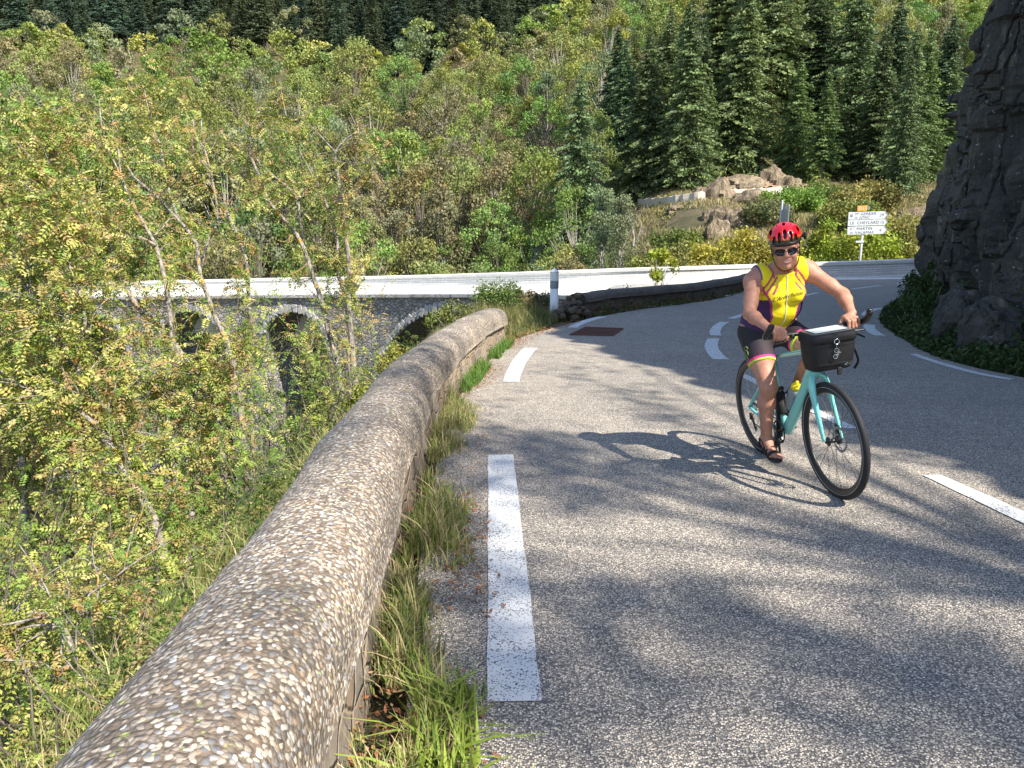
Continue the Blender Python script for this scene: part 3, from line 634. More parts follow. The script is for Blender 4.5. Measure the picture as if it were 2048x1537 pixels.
def proto_conifer(seed, H=24., Rb=3.6, dens=1., bare=.08, droop=.35):
    rs = np.random.RandomState(seed); mb = MB(); tr = branch_path((0, 0, -1), (0, 0, 1), H + 1, 6, rs, .02); tube_np(mb, tr, H * .012, .02, 7); C = []; D = []; S = []; Co = []
    z = H * bare; lv = 0
    while z < H * .985:
        t = (z / H - bare) / (1 - bare); R0 = Rb * (1 - t) ** .85 * rs.uniform(.82, 1.12) + .12; nb = max(4, int(7.6 - 2 * t)); a0 = rs.uniform(0, 6.28)
        for b in range(nb):
            a = a0 + 6.283 * b / nb + rs.uniform(-.35, .35); L = R0 * rs.uniform(.55, 1.25); d = np.array([math.cos(a), math.sin(a), 0]); side = np.array([-d[1], d[0], 0]); k = max(4, int(L * 8.5 * dens)); tt = (np.arange(k) + rs.uniform(0, 1, k)) / k; tt = .12 + .88 * tt
            rise = .28 * (1 - t) * 0 + .25 * t; zc = z + L * (rise * tt - droop * tt ** 1.6 + .18 * np.clip(tt - .7, 0, 1))
            base = d[None] * (L * tt)[:, None] + np.array([0, 0, 1]) * zc[:, None]
            wdt = L * .30 * np.sin(np.pi * np.clip(tt * .8 + .18, 0, 1)) + .12
            br = rs.uniform(.7, 1.25)
            for sgn in (-1, 0, 1):
                off = side[None] * (sgn * wdt * rs.uniform(.25, .9, k))[:, None]; cc = base + off + rs.normal(size=(k, 3)) * .06 - np.array([0, 0, 1]) * (abs(sgn) * .10 + rs.uniform(0, .16, k))[:, None]
                C.append(cc); D.append(d[None] * rs.uniform(.4, 1, k)[:, None] + side[None] * sgn * 1.0 + np.array([0, 0, -.55]) * rs.uniform(0, 1.4, k)[:, None]); S.append(rs.uniform(.34, .62, k) * (.7 + .3 * min(1, L / 2)))
                bb = br * rs.uniform(.7, 1.3, k) * (.8 + .35 * tt); Co.append(np.stack([bb, bb, bb * rs.uniform(.8, 1.1)], 1))
            if rs.rand() < .5: tube_np(mb, np.array([[0, 0, z], [d[0] * L * .5, d[1] * L * .5, z - .08 * L], [d[0] * L * .9, d[1] * L * .9, z - droop * L * .8]]), .05, .012, 3)
        z += rs.uniform(.36, .62) * (H / 24) ** .5; lv += 1
    C = np.concatenate(C); Dd = np.concatenate(D); s_ = np.concatenate(S); Vq, Fq = leaf_quads(C, Dd, s_, s_ * .46, rs); return mb, Vq, Fq, rep4(np.concatenate(Co))
def proto_bare(seed, H=9., leaf=0, ls=.22, stems=1, thick=.011):
    rs = np.random.RandomState(seed); mb = MB(); tips = []
    def rec(p, d, L, r, lv):
        P = branch_path(p, d, L, 4, rs, .28, 0, .25); tube_np(mb, P, r, r * .55, 5 if lv < 2 else 3)
        if lv >= 4: tips.append(P[-1]); return
        for k in range(rs.randint(3, 5) if lv else rs.randint(4, 7)):
            t = rs.uniform(.35, 1) if lv else rs.uniform(.3, 1); q = P[int(t * 4)]; dd = (P[-1] - P[0]) / L; ax = rnd_unit(rs, 1)[0]; nd = dd + ax * rs.uniform(.45, .9); nd[2] += .3
            rec(q, nd, L * rs.uniform(.42, .62), r * (.5 if lv else .55) * (1.1 - .4 * t), lv + 1)
            tips.append(q)
    for s_ in range(stems): rec((0, 0, -.5), (rs.normal() * .18 * (stems > 1), rs.normal() * .18 * (stems > 1), 1), H * .62, H * thick, 1)
    if leaf:
        T = np.array(tips); i = rs.randint(0, len(T), leaf); C = T[i] + rs.normal(size=(leaf, 3)) * .28; Vq, Fq = leaf_quads(C, rs.normal(size=(leaf, 3)), rs.uniform(.7, 1.3, leaf) * ls, ls * .6, rs); b = rs.uniform(.7, 1.3, leaf); return mb, Vq, Fq, rep4(np.stack([b, b, b], 1))
    return mb, np.zeros((0, 3)), np.zeros((0, 4), int), np.zeros((0, 3))
def mesh_pair(name, pr, wood, leafm):
    mb, V, Fq, Co = pr; W = np.concatenate(mb.v); tm = mkmesh(name + '_trunk', W, mb.f, wood, True); cm = mkmesh(name + '_crown', V, Fq, leafm, False, Co) if len(V) else None
    one = mkmesh(name + '_tree', np.concatenate([W, V]), list(mb.f) + [tuple(f + len(W)) for f in Fq], [wood, leafm], False, np.concatenate([np.ones((len(W), 3)), Co]) if len(V) else None, [0] * len(mb.f) + [1] * len(Fq))
    return tm, cm, one
def put_tree(name, pair, loc, sc_, rz, color, label, cat, group, parts=True, tilt=(0, 0)):
    tm, cm, one = pair
    if parts:
        e = empty(name, loc, (tilt[0], tilt[1], rz)); e.scale = sc_; tag(e, label, cat, group)
        a = bpy.data.objects.new('trunk', tm); col.objects.link(a); a.parent = e
        if cm: b = bpy.data.objects.new('crown', cm); col.objects.link(b); b.parent = e; b.color = (*color, 1)
        return e
    o = bpy.data.objects.new(name, one); col.objects.link(o); o.location = loc; o.rotation_euler = (tilt[0], tilt[1], rz); o.scale = sc_; o.color = (*color, 1); tag(o, label, cat, group); return o
# ================================================================== the wooded hillside
BL = [mesh_pair('broadleaf', proto_broadleaf(11 + i, 10, sp * 1.08, 5600, .205, shp, cl, lo), M_PALEBARK if i % 2 else M_BARK, M_LEAF) for i, (sp, shp, cl, lo) in enumerate([(.36, 0, 36, .28), (.30, 0, 30, .35), (.40, 1, 40, .22), (.26, 2, 30, .25), (.33, 1, 34, .3), (.42, 0, 44, .2)])]
CF = [mesh_pair('conifer', proto_conifer(31 + i, 24, rb * 1.5, .95, ba, dr), M_BARK, M_NEEDLE) for i, (rb, ba, dr) in enumerate([(3.7, .06, .4), (3.1, .12, .32), (4.2, .04, .45), (2.7, .22, .3)])]
BA = [mesh_pair('bare', proto_bare(51 + i, 9, lf, .22, st), M_PALEBARK, M_LEAF) for i, (lf, st) in enumerate([(0, 1), (500, 1), (0, 2), (900, 2)])]
GREENS = dict(olive=(.235, .27, .075), bright=(.175, .27, .062), brown=(.25, .235, .12), yellow=(.30, .31, .075), grey=(.20, .24, .12), dark=(.10, .16, .05))
BL_LABEL = dict(olive='olive green broadleaf tree in the dense wood on the far slope', bright='bright green broadleaf tree in the dense wood on the far slope', brown='brownish drought-tinted broadleaf tree in the wood on the far slope', yellow='yellow-green broadleaf tree in the dense wood on the far slope', grey='grey-green broadleaf tree in the dense wood on the far slope', dark='deep green broadleaf tree in the dense wood on the far slope')
rs = np.random.RandomState(4)
def pxof(x, Y, z):
    a = Y * math.cos(PIT) - (z - HC) * math.sin(PIT); b = Y * math.sin(PIT) + (z - HC) * math.cos(PIT); return 1024 + FPX * x / a, 768.5 - FPX * b / a
placed = []; cells = {}
def far_enough(x, Y, r):
    cx, cy = int(x // 8), int(Y // 8)
    for i in (-1, 0, 1):
        for j in (-1, 0, 1):
            for (a, b, rr) in cells.get((cx + i, cy + j), ()):
                if (a - x) ** 2 + (b - Y) ** 2 < ((r + rr) / 2) ** 2: return False
    return True
def occupy(x, Y, r): cells.setdefault((int(x // 8), int(Y // 8)), []).append((x, Y, r))
trees = []; conifs = []
# placed by eye: (px of trunk, Y, kind, height, form)
def hz(x, Y): return float(terrain_h(np.array([x]), np.array([Y]))[0])
def at_col(px, Y):
    x = (px - 1024) / FPX * Y
    for _ in range(6):
        z = hz(x, Y); a = Y * math.cos(PIT) - (z - HC) * math.sin(PIT); x = (px - 1024) / FPX * a
    return x, Y, hz(x, Y)
SPEC_C = [(1155, 78, 20.5, 2, .9), (1290, 84, 17, 2, 1), (1370, 80, 19, 0, 1), (1330, 92, 17, 1, 1), (1475, 88, 23, 0, 1), (1530, 96, 27, 2, 1), (1585, 84, 13.5, 2, 1), (1430, 100, 24, 1, 1), (1640, 80, 12.5, 3, 1), (1690, 92, 22, 2, 1), (1745, 84, 17, 1, 1), (1800, 74, 16, 3, 1), (1830, 84, 16, 0, 1), (1775, 96, 18, 0, 1), (1875, 90, 17, 1, 1), (1620, 104, 25, 0, 1), (1245, 96, 15, 0, 1), (962, 118, 16, 1, .8), (812, 128, 13, 0, .8), (790, 120, 12, 1, .8), (1795, 66, 13, 3, .8)]
for px, Y, h, k, s_ in SPEC_C:
    x, Y, z = at_col(px, Y); conifs.append((x, Y, z, h, k, s_)); occupy(x, Y, 3.4)
tries = 0
while tries < 2600:
    tries += 1; Y = rs.uniform(86, 134); u = rs.uniform(.135, .66); x = u * Y
    if Y < 98 and u < .2: continue
    if Y > 118 and u > .42: continue
    if not far_enough(x, Y, 4.8): continue
    if len(conifs) > 130: break
    conifs.append((x, Y, hz(x, Y), rs.uniform(11, 21) * (1 if Y < 104 else .8 if Y < 115 else .6) * (.75 if u > .46 or u < .2 else 1), rs.randint(4), rs.uniform(.85, 1.3))); occupy(x, Y, 4.2)
tries = 0
while tries < 9000 and len(conifs) < 480:
    tries += 1; u = rs.uniform(-.82, .15); Y = rs.uniform(168, 240) + 14 * math.sin(u * 9); x = u * Y
    if Y < 176 + 9 * math.sin(u * 14 + 1): continue
    if not far_enough(x, Y, 5.2): continue
    conifs.append((x, Y, hz(x, Y), rs.uniform(15, 23), rs.randint(4), rs.uniform(.9, 1.2))); occupy(x, Y, 5)
fcV = []; fcF = []; fcC = []; fcn = 0; lowc = proto_conifer(39, 24, 4.0, .42, .08, .4)
for ci, (x, Y, z, h, k, s_) in enumerate(conifs):
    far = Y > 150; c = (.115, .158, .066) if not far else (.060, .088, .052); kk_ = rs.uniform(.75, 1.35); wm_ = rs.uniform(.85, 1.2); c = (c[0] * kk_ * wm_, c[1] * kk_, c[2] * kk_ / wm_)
    if 60 < Y < 90 and rs.rand() < .4: c = (.125, .185, .06)
    lab = 'dark conifer in the far band of firs along the top of the slope' if far else 'tall green fir in the conifer stand'
    if abs(Y - 78) < .01: lab = 'lone tall fir left of the conifer stand, above the white post'
    if abs(x / Y) < .12 and Y > 100 and not far: lab = 'single fir among the broadleaf trees in the middle of the slope'
    if x < -10 and not far: lab = 'small fir among the broadleaf trees left of the middle of the slope'
    if ci >= 290:
        V, Fq, Co = lowc[1:]; V = V * np.array([h / 24 * 1.2, h / 24 * 1.2, h / 24]) + np.array([x, Y, z]); fcV.append(V); fcF.append(Fq + fcn); fcn += len(V); fcC.append(Co * np.array(c)); continue
    if lab[0:4] in ('tall', 'dark'): lab = lab[:lab.index(' in the ')] + (' at the foot' if Y < 90 else ' near the front' if Y < 104 else ' deep inside' if Y < 150 else ' in the far band along the top of the slope') + ('' if far else ' of the conifer stand') + (', far left' if x / Y < -.45 else ', left of the middle' if x / Y < -.1 else ', near the middle' if x / Y < .22 else ', above the cyclist' if x / Y < .42 else ', beside the rock face')
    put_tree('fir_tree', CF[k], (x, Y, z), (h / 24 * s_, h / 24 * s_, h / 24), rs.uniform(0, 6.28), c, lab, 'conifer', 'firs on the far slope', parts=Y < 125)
if fcV:
    o = mkobj('distant_conifers', np.concatenate(fcV), np.concatenate(fcF), M_NEEDLE, None, False, np.concatenate(fcC)); o.color = (1, 1, 1, 1); tag(o, 'mass of small dark far-off conifers along the top of the slope', 'woodland', kind='stuff')
# hand-placed pale bare trees
SPEC_B = [(395, 128, 11, 0), (1062, 62, 8.5, 2), (1010, 64, 7, 0), (1270, 66, 6.5, 2), (930, 80, 9, 1), (700, 150, 9, 1), (1235, 70, 5, 0), (480, 110, 8, 1), (560, 140, 10, 3), (860, 130, 10, 3), (1100, 100, 8, 3), (310, 150, 10, 3), (180, 140, 11, 1), (640, 120, 9, 3), (240, 120, 8, 2)] + [(int(60 + 1130 * ((i * .618) % 1)), 95 + 95 * ((i * .377 + .1) % 1), 8 + 4 * ((i * .53) % 1), (1, 3, 0, 1)[i % 4]) for i in range(34)]
bare_lab = {395: 'pale leafless tree standing out high on the left of the slope', 1062: 'big pale leafless forked tree above the white parapet, left of the lone fir', 1270: 'grey leafless tree at the left foot of the conifer stand'}
for px, Y, h, k in SPEC_B:
    x, Y, z = at_col(px, Y); occupy(x, Y, 3.2)
    put_tree('bare_tree', BA[k], (x, Y, z), (h / 9,) * 3, rs.uniform(0, 6.28), (.2, .15, .07), bare_lab.get(px, 'thin greyish half-bare tree among the leafy crowns of the far slope'), 'bare tree', None if px in bare_lab else 'half-bare trees on the far slope', True)
# hand-placed broadleaf trees
SPEC_T = [(985, 84, 10, 'bright', 2), (860, 74, 9, 'olive', 0), (740, 74, 12, 'bright', 5), (1075, 112, 10, 'bright', 2), (700, 66, 8, 'bright', 3), (880, 62, 5.5, 'yellow', 5), (960, 60, 5, 'olive', 4), (1050, 58, 4, 'dark', 5), (1100, 56, 4, 'dark', 2), (790, 60, 6, 'olive', 4), (640, 84, 11, 'olive', 4), (520, 78, 12, 'dark', 2), (570, 100, 13, 'bright', 0), (1210, 64, 7, 'grey', 3), (1245, 60, 6, 'grey', 3), (760, 90, 11, 'brown', 1), (930, 70, 7.5, 'brown', 3), (1180, 90, 9, 'olive', 1), (80, 62, 20, 'bright', 5), (10, 70, 22, 'grey', 2), (-60, 58, 18, 'bright', 0), (180, 80, 15, 'olive', 1)]
for px, Y, h, kc, k in SPEC_T:
    x, Y, z = at_col(px, Y); trees.append((x, Y, z, h, kc, k)); occupy(x, Y, h * .5)
tries = 0
while tries < 30000:
    tries += 1; u = rs.uniform(-.86, .80); Y = 52 + 300 * rs.rand() ** 1.25; x = u * Y
    if u > .10 and Y < 84 - 14 * (u > .55): continue           # the open rocky slope
    if u > .40 and Y < 86: continue
    if .13 < u < .64 and Y < 126: continue
    r = 3.9 if Y < 90 else (4.7 if Y < 150 else 5.6)
    if not far_enough(x, Y, r): continue
    if Y > 172 and u < .14 and rs.rand() < .88: continue
    n1 = float(fbm(x / 18, Y / 18, 0, 3, 8)); n2 = rs.rand()
    kc = 'olive' if n2 < .42 else 'brown' if n2 < .42 + .22 * (1 + 2 * n1) else 'bright' if n2 < .78 else 'yellow' if n2 < .90 else 'grey'
    if Y > 180 and u > .14: kc = ('bright', 'yellow', 'olive')[rs.randint(3)]
    h = rs.uniform(7.5, 13.5) * (1 if Y > 80 else .75) * (1.25 if u < -.3 and Y < 110 else 1); z = hz(x, Y); trees.append((x, Y, z, h, kc, rs.randint(6))); occupy(x, Y, r)
trees.sort(key=lambda t: t[1] - 2.2 * t[3])
far_V = []; far_F = []; far_C = []; nf = 0
lowp = [proto_broadleaf(91 + i, 10, sp * 1.05, 1500, .38, shp, 26, .3) for i, (sp, shp) in enumerate([(.38, 0), (.36, 1), (.42, 0)])]
for i, (x, Y, z, h, kc, k) in enumerate(trees):
    c = np.array(GREENS[kc]) * rs.uniform(.8, 1.22) * np.array([rs.uniform(.9, 1.12), 1, rs.uniform(.8, 1.2)]); sx = h / 10 * rs.uniform(.9, 1.2); rz = rs.uniform(0, 6.28)
    if i < 295:
        put_tree('broadleaf_tree', BL[k], (x, Y, z - .3), (sx, sx * rs.uniform(.9, 1.1), h / 10 * (1.3 if Y < 140 else 1.0)), rz, c, BL_LABEL[kc].split(' in the ')[0] + (' low' if Y < 75 else ' midway up' if Y < 110 else ' higher up') + (' on the far slope, far left' if x / Y < -.4 else ' on the far slope, left of the middle' if x / Y < -.12 else ' on the far slope, near the middle' if x / Y < .16 else ' on the far slope, right part'), 'tree', 'broadleaf trees on the far slope', parts=i < 130, tilt=(rs.normal() * .05, rs.normal() * .05))
    else:
        mb, V, Fq, Co = lowp[i % 3]; cs, sn = math.cos(rz), math.sin(rz); Vr = np.stack([V[:, 0] * cs - V[:, 1] * sn, V[:, 0] * sn + V[:, 1] * cs, V[:, 2]], 1) * np.array([sx, sx, h / 10 * (1.3 if Y < 140 else 1.0)]) + np.array([x, Y, z - .3])
        far_V.append(Vr); far_F.append(Fq + nf); nf += len(V); far_C.append(Co * c)
if far_V:
    o = mkobj('distant_woodland', np.concatenate(far_V), np.concatenate(far_F), M_LEAF, None, False, np.concatenate(far_C)); o.color = (1, 1, 1, 1); tag(o, 'mass of small far-off tree crowns along the top of the wooded slope', 'woodland', kind='stuff')
print('conifers', len(conifs), 'trees', len(trees))

# ---- undergrowth of the slope: one carpet of leaves
def scatter_leaves(name, X, Y, Z, size, cols, rs, label, cat, mat=M_LEAF, upbias=.4, aspect=.55):
    n = len(X); C = np.stack([X, Y, Z], 1); D = rs.normal(size=(n, 3)); D[:, 2] *= .6; Vq, Fq = leaf_quads(C, D, size, size * aspect, rs)
    o = mkobj(name, Vq, Fq, mat, None, False, rep4(cols)); o.color = (1, 1, 1, 1); tag(o, label, cat, kind='stuff'); return o
def colmix(rs, n, opts, jit=.3):
    A = np.array(opts)[rs.randint(0, len(opts), n)]; return A * rs.uniform(1 - jit, 1 + jit, (n, 1))
n = 260000; Yu = 44 + 180 * rs.rand(n) ** 1.3; uu = rs.uniform(-.86, .8, n); Xu = uu * Yu; Zu = terrain_h(Xu, Yu); dens = fbm(Xu / 3.0, Yu / 3.0, 0, 3, 15)
k_ = (dens > -.3) & ~((uu > .1) & (Yu < 84) & (dens < -.22)); Xu, Yu, Zu, dn = Xu[k_], Yu[k_], Zu[k_], dens[k_]
opn = (Xu / Yu > .1) & (Yu < 84); Zu = Zu + rs.rand(len(Xu)) ** .8 * np.clip(dn + .25, .1, 1) * np.where(opn, .7, 2.6)
scatter_leaves('undergrowth', Xu, Yu, Zu, rs.uniform(.18, .42, len(Xu)), colmix(rs, len(Xu), [(.2, .2, .05), (.27, .2, .09), (.13, .18, .045), (.3, .26, .09)]), rs, 'low scrub and brambles covering the slope between and below the trees', 'scrub')

n = 60000; Yd = rs.uniform(41, 86, n); Xd = rs.uniform(.06, .62, n) * Yd; Zd = terrain_h(Xd, Yd); dd_ = fbm(Xd / 2.5, Yd / 2.5, 0, 3, 19); k_ = dd_ > -.2; Xd, Yd, Zd = Xd[k_], Yd[k_], Zd[k_]; m_ = len(Xd); Dd_ = np.stack([rs.normal(size=m_) * .35, rs.normal(size=m_) * .35, np.ones(m_)], 1); Vq, Fq = leaf_quads(np.stack([Xd, Yd, Zd + .16], 1), Dd_, rs.uniform(.3, .75, m_), rs.uniform(.03, .08, m_), rs)
o = mkobj('dry_grass', Vq, Fq, M_LEAF, None, False, rep4(colmix(rs, m_, [(.42, .33, .18), (.34, .29, .13), (.25, .26, .09), (.48, .37, .22)]))); o.color = (1, 1, 1, 1); tag(o, 'dry tan grass on the open slope below the firs', 'grass', kind='stuff')
# ---- rocky open slope below the firs: track, outcrops, bushes
def lumpy(name, C, S, seed, mat, label, cat, parent=None, group=None, nu=24, nv=15, rough=.35):
    th = np.linspace(0, 2 * np.pi, nu, endpoint=False); ph = np.linspace(-np.pi / 2, np.pi / 2, nv); T, Pp = np.meshgrid(th, ph, indexing='ij')
    d = np.stack([np.cos(T) * np.cos(Pp), np.sin(T) * np.cos(Pp), np.sin(Pp)], -1); r = 1 + rough * fbm(d[..., 0] * 1.5 + seed, d[..., 1] * 1.5, d[..., 2] * 1.5, 4, seed) + .18 * np.round(fbm(d[..., 0] * 3 + seed, d[..., 1] * 3, d[..., 2] * 3, 2, seed + 3) * 4) / 4
    V = d * r[..., None] * np.array(S); Fq = []
    for i in range(nu):
        for j in range(nv - 1): a = i * nv + j; b = ((i + 1) % nu) * nv + j; Fq.append((a, b, b + 1, a + 1))
    o = mkobj(name, V.reshape(-1, 3), Fq, mat, parent, False); o.location = C; tag(o, label, cat, group); return o
for i, (px, Y, sx, sz, lab) in enumerate([(1462, 62, 1.9, 1.9, 'pale pinkish rock standing on the open slope below the track'), (1432, 58, 1.2, 1.5, 'pale broken rock just left of and below the biggest one on the slope'), (1500, 70, 2.4, 1.4, 'rocky outcrop right above the pale track'), (1440, 72, 1.8, 1.9, 'rocky outcrop above the left part of the pale track'), (1480, 76, 3.0, 1.7, 'long rocky outcrop at the foot of the firs'), (1240, 52, 1.4, .8, 'low rock just above the white parapet, right of the white post'), (1835, 66, 2.2, 1.2, 'dark rock at the foot of the firs beside the rock face'), (1545, 80, 2.0, 2.4, 'steep brown rock rising right of the outcrops under the firs'), (1575, 77, 1.6, 1.6, 'brown rock rightmost of the rocky bank under the firs'), (1405, 74, 1.3, 1.0, 'small rock at the left end of the rocky bank'), (1515, 78, 1.4, 1.2, 'broken rock in the middle of the rocky bank above the track'), (1420, 64, .9, .9, 'small pale rock right above the two pale ones on the slope'), (1490, 60, .8, .6, 'small rock right of the biggest pale rock on the slope'), (1350, 70, .9, .6, 'low rock by the left end of the track')]):
    x, Y, z = at_col(px, Y); lumpy('rock_outcrop', (x, Y, z - .1), (sx * .85, sx * .7, sz * .9), 3 + i * 5, M_ROCK, lab, 'rock', rough=.6)
def patch(name, px0, px1, Ya, Yb, mat, lift, n=24, kind='structure'):
    V = []
    for i in range(n + 1):
        px = px0 + (px1 - px0) * i / n
        for j in range(7):
            Y = (Ya + (Yb - Ya) * j / 6) ; Y += 1.2 * math.sin(i * 1.3) * (j in (0, 6)); x = (px - 1024) / FPX * Y; V.append((x, Y, hz(x, Y) + lift))
    o = mkobj(name, V, grid_faces(n + 1, 7), mat, None, True); tag(o, kind=kind); return o
patch('bare_earth', 1500, 1598, 75, 86, M_BARE, .5)
patch('bare_earth', 1395, 1490, 76, 82, M_BARE, .4)
patch('bare_earth', 195, 285, 92, 104, M_BARE, 3.4)
tv = []
for i in range(41):
    t = i / 40; px = 1275 + 300 * t; py = 412 - 26 * t + 2 * math.sin(t * 9); Y = 50.
    while Y < 90 and AT(px, py, Y)[2] > hz(AT(px, py, Y)[0], Y) + .1: Y += .25
    p = AT(px, py, Y); hw_ = .35 + .25 * math.sin(i * 1.9) + .15 * math.sin(i * 4.3)
    tv += [(p[0], p[1] + 2.2, p[2] + .75), (p[0], p[1], p[2] + .7 + .1 * math.sin(i * 2.7)), (p[0], p[1] - .15, p[2] + .3), (p[0], p[1] - .4, p[2] - hw_ - .5)]
o = mkobj('path', tv, grid_faces(41, 4, True), M_TRACK, None, False); tag(o, kind='structure')

def bush(name, C, rx, ry, h, n, ls, color, label, cat='bush', seed=0, group=None, clumps=14, mat=M_LEAF, stems=9):
    rs = np.random.RandomState(seed + 700); e = empty(name, C); tag(e, label, cat, group); mb = MB(); Vc = []; Dc = []; Co = []
    for i in range(clumps):
        a = rs.uniform(0, 6.28); r = rs.uniform(0, 1) ** .6; c = np.array([math.cos(a) * r * rx, math.sin(a) * r * ry, h * rs.uniform(.3, .92) * (1 - .35 * r)]); rad = rs.uniform(.22, .38) * min(rx, ry, h)
        k = int(n / clumps * rs.uniform(.6, 1.4)); u = rnd_unit(rs, k); Vc.append(c + u * rs.uniform(.3, 1.15, (k, 1)) * rad * 1.2); Dc.append(u + rs.normal(size=(k, 3)) * .8); b = rs.uniform(.75, 1.25) * rs.uniform(.7, 1.3, k); Co.append(np.stack([b * rs.uniform(.9, 1.15), b, b], 1))
        if i < stems: tube_np(mb, branch_path((rs.normal() * .1 * rx, rs.normal() * .1 * ry, -.2), c + np.array([0, 0, .3]), np.linalg.norm(c) * 1.1 + .2, 4, rs, .2), max(.006, .012 * h), .004, 4)
    C_ = np.concatenate(Vc); C_[:, 2] = np.abs(C_[:, 2]); D = np.concatenate(Dc); s_ = rs.uniform(.7, 1.3, len(C_)) * ls; Vq, Fq = leaf_quads(C_, D, s_, s_ * .55, rs)
    mb.build('stems', M_PALEBARK, e, True); f = mkobj('foliage', Vq, Fq, mat, e, False, rep4(np.concatenate(Co))); f.color = (*color, 1); return e
YG = (.36, .33, .06); OL = (.27, .25, .08)
for i, (px, Y, rx, h, c, lab) in enumerate([
    (1690, 42.5, 2.0, 3.3, (.30, .36, .05), 'big yellow-green leafy bush behind the direction sign'), (1640, 44, 1.7, 3.0, (.26, .32, .05), "yellow-green bush right of the cyclist's helmet, left of the direction sign"),
    (1775, 44, 1.6, 2.0, (.27, .28, .08), 'low dull bush behind the white wall right of the direction sign'), (1800, 52, 2.6, 3.6, OL, 'greyish twiggy bush between the direction sign and the rock face'),
    (1490, 42.5, 1.7, 2.0, YG, "golden green bush behind the parapet just left of the cyclist's head"), (1430, 43.5, 1.8, 2.1, YG, 'golden green bush behind the parapet, second to the left of the cyclist'), (1370, 42, 1.6, 1.9, OL, 'golden olive bush behind the parapet, third to the left of the cyclist'),
    (1320, 46, 1.6, 1.9, (.2, .23, .06), 'dull green bush behind the parapet and the slender roadside sapling'), (1350, 58, 2., 2.2, (.15, .2, .05), 'dark bush on the open slope left of the pale rocks'), (1530, 60, 1.9, 2.6, (.19, .21, .09), "grey-green bush on the slope above the cyclist's helmet"), (1580, 64, 2.2, 3.0, (.16, .27, .05), 'fresh green bush on the slope right of the edge-on sign'),
    (1640, 70, 2.6, 2.6, (.17, .23, .05), 'green bush at the foot of the firs above the helmet'), (1730, 66, 2.6, 3.4, OL, 'olive bush right behind the top of the direction sign'), (1270, 56, 2.2, 2.6, (.17, .2, .08), 'grey-green bush above the parapet left of the sapling'), (1690, 58, 2.2, 2.6, (.2, .23, .06), 'olive bush behind the big yellow-green one')]):
    x, Y, z = at_col(px, Y); pt_ = {1690: 405, 1640: 432, 1775: 478, 1490: 462, 1430: 468, 1370: 482, 1320: 492}.get(px)
    if pt_ and Y < 50: z = max(z, float(np.interp(px, [1150, 1900], [-2.6, -2.2]))); h = (AT(px, pt_, Y)[2] - z) / .92; rx *= 1.25
    bush('bush', (x, Y, z - .1), rx, rx * .9, h, 3600 if h < 3 else 6500, .20 if Y < 50 else .24, c, lab, seed=i, clumps=24)
# slender sapling in front of the white wall
p = AT(1318, 575, 33.0); z0 = p[2] - .3
bush('sapling', (p[0], 33.0, z0), .75, .6, 3.0, 1300, .15, (.30, .36, .05), 'slender green sapling rising behind the dark parapet in front of the white wall', 'sapling', seed=40, clumps=12, stems=12)
p = AT(1245, 575, 24.5); bush('sapling', (p[0], 24.5, p[2] - .6), .5, .4, .95, 120, .08, (.25, .17, .07), 'dry reddish twigs left of the slender green sapling', 'sapling', seed=41, clumps=9, stems=9)
p = AT(1470, 575, 31.5); bush('bush', (p[0], 31.5, p[2] - .5), .7, .4, 1.2, 500, .10, (.10, .15, .04), "small dark bush poking over the shaded parapet at the cyclist's elbow", seed=42, clumps=8)

# ================================================================== unseen trees above the rock by the camera, limbs placed to dapple the road
TS = np.array(to_sun)
def shade_tree(base, clumps, label, seed, zt):
    """a tree whose limbs hang where the light patches of the road ask for them: (pixel, radius in metres, leaf count)"""
    rs = np.random.RandomState(seed); e = empty('broadleaf_tree', base); tag(e, label, 'tree'); mb = MB(); base = np.array(base); Cc = []
    for px, py, r, n in clumps:
        p = G(px, py); t = (zt + rs.uniform(-1.4, 1.4) - p[2]) / TS[2]; Cc.append((p + TS * t - base, r, n))
    ctr = np.mean([c for c, _, _ in Cc], 0); top = np.array([ctr[0] * .35, ctr[1] * .35, max(2.5, ctr[2] * .8)]); mb.tube([(0, 0, -1), tuple(top * .5 + np.array([.2, 0, 0])), tuple(top)], [.17, .13, .08], 8); V = []; Dd = []; Co = []
    for c, r, n in Cc:
        m = top * .5 + c * .5 + np.array([0, 0, .3]); mb.tube([tuple(top), tuple(m), tuple(c)], [.05, .03, .01], 5, caps=False); k = int(n * (.72 if zt < 15 else .42)); q = rs.normal(size=(k, 3)) * r * np.array([.66, .66, .5]); V.append(c + q); Dd.append(rs.normal(size=(k, 3)) * np.array([1, 1, .6])); b = rs.uniform(.7, 1.3, k); Co.append(np.stack([b, b, b], 1))
    C = np.concatenate(V); s_ = rs.uniform(.10, .19, len(C)); Vq, Fq = leaf_quads(C, np.concatenate(Dd), s_, s_ * .6, rs); mb.build('trunk', M_BARK, e, True); f = mkobj('crown', Vq, Fq, M_LEAF, e, False, rep4(np.concatenate(Co))); f.color = (.08, .13, .03, 1)
shade_tree((11.2, -6.5, 5.5), [(930, 900, .55, 330), (1040, 890, .5, 300), (1150, 920, .45, 280), (1260, 950, .5, 280), (1120, 985, .35, 150), (820, 800, .5, 260), (760, 850, .5, 260), (880, 960, .35, 200), (900, 1060, .3, 170), (900, 1180, .28, 150), (1150, 745, .5, 110), (1290, 790, .55, 150), (1380, 745, .6, 160), (1230, 705, .8, 150), (1420, 700, .8, 200), (1330, 830, .3, 90)], 'unseen leafy tree above the rock, limbs placed to shade the far end of the long dash', 61, 13.5)
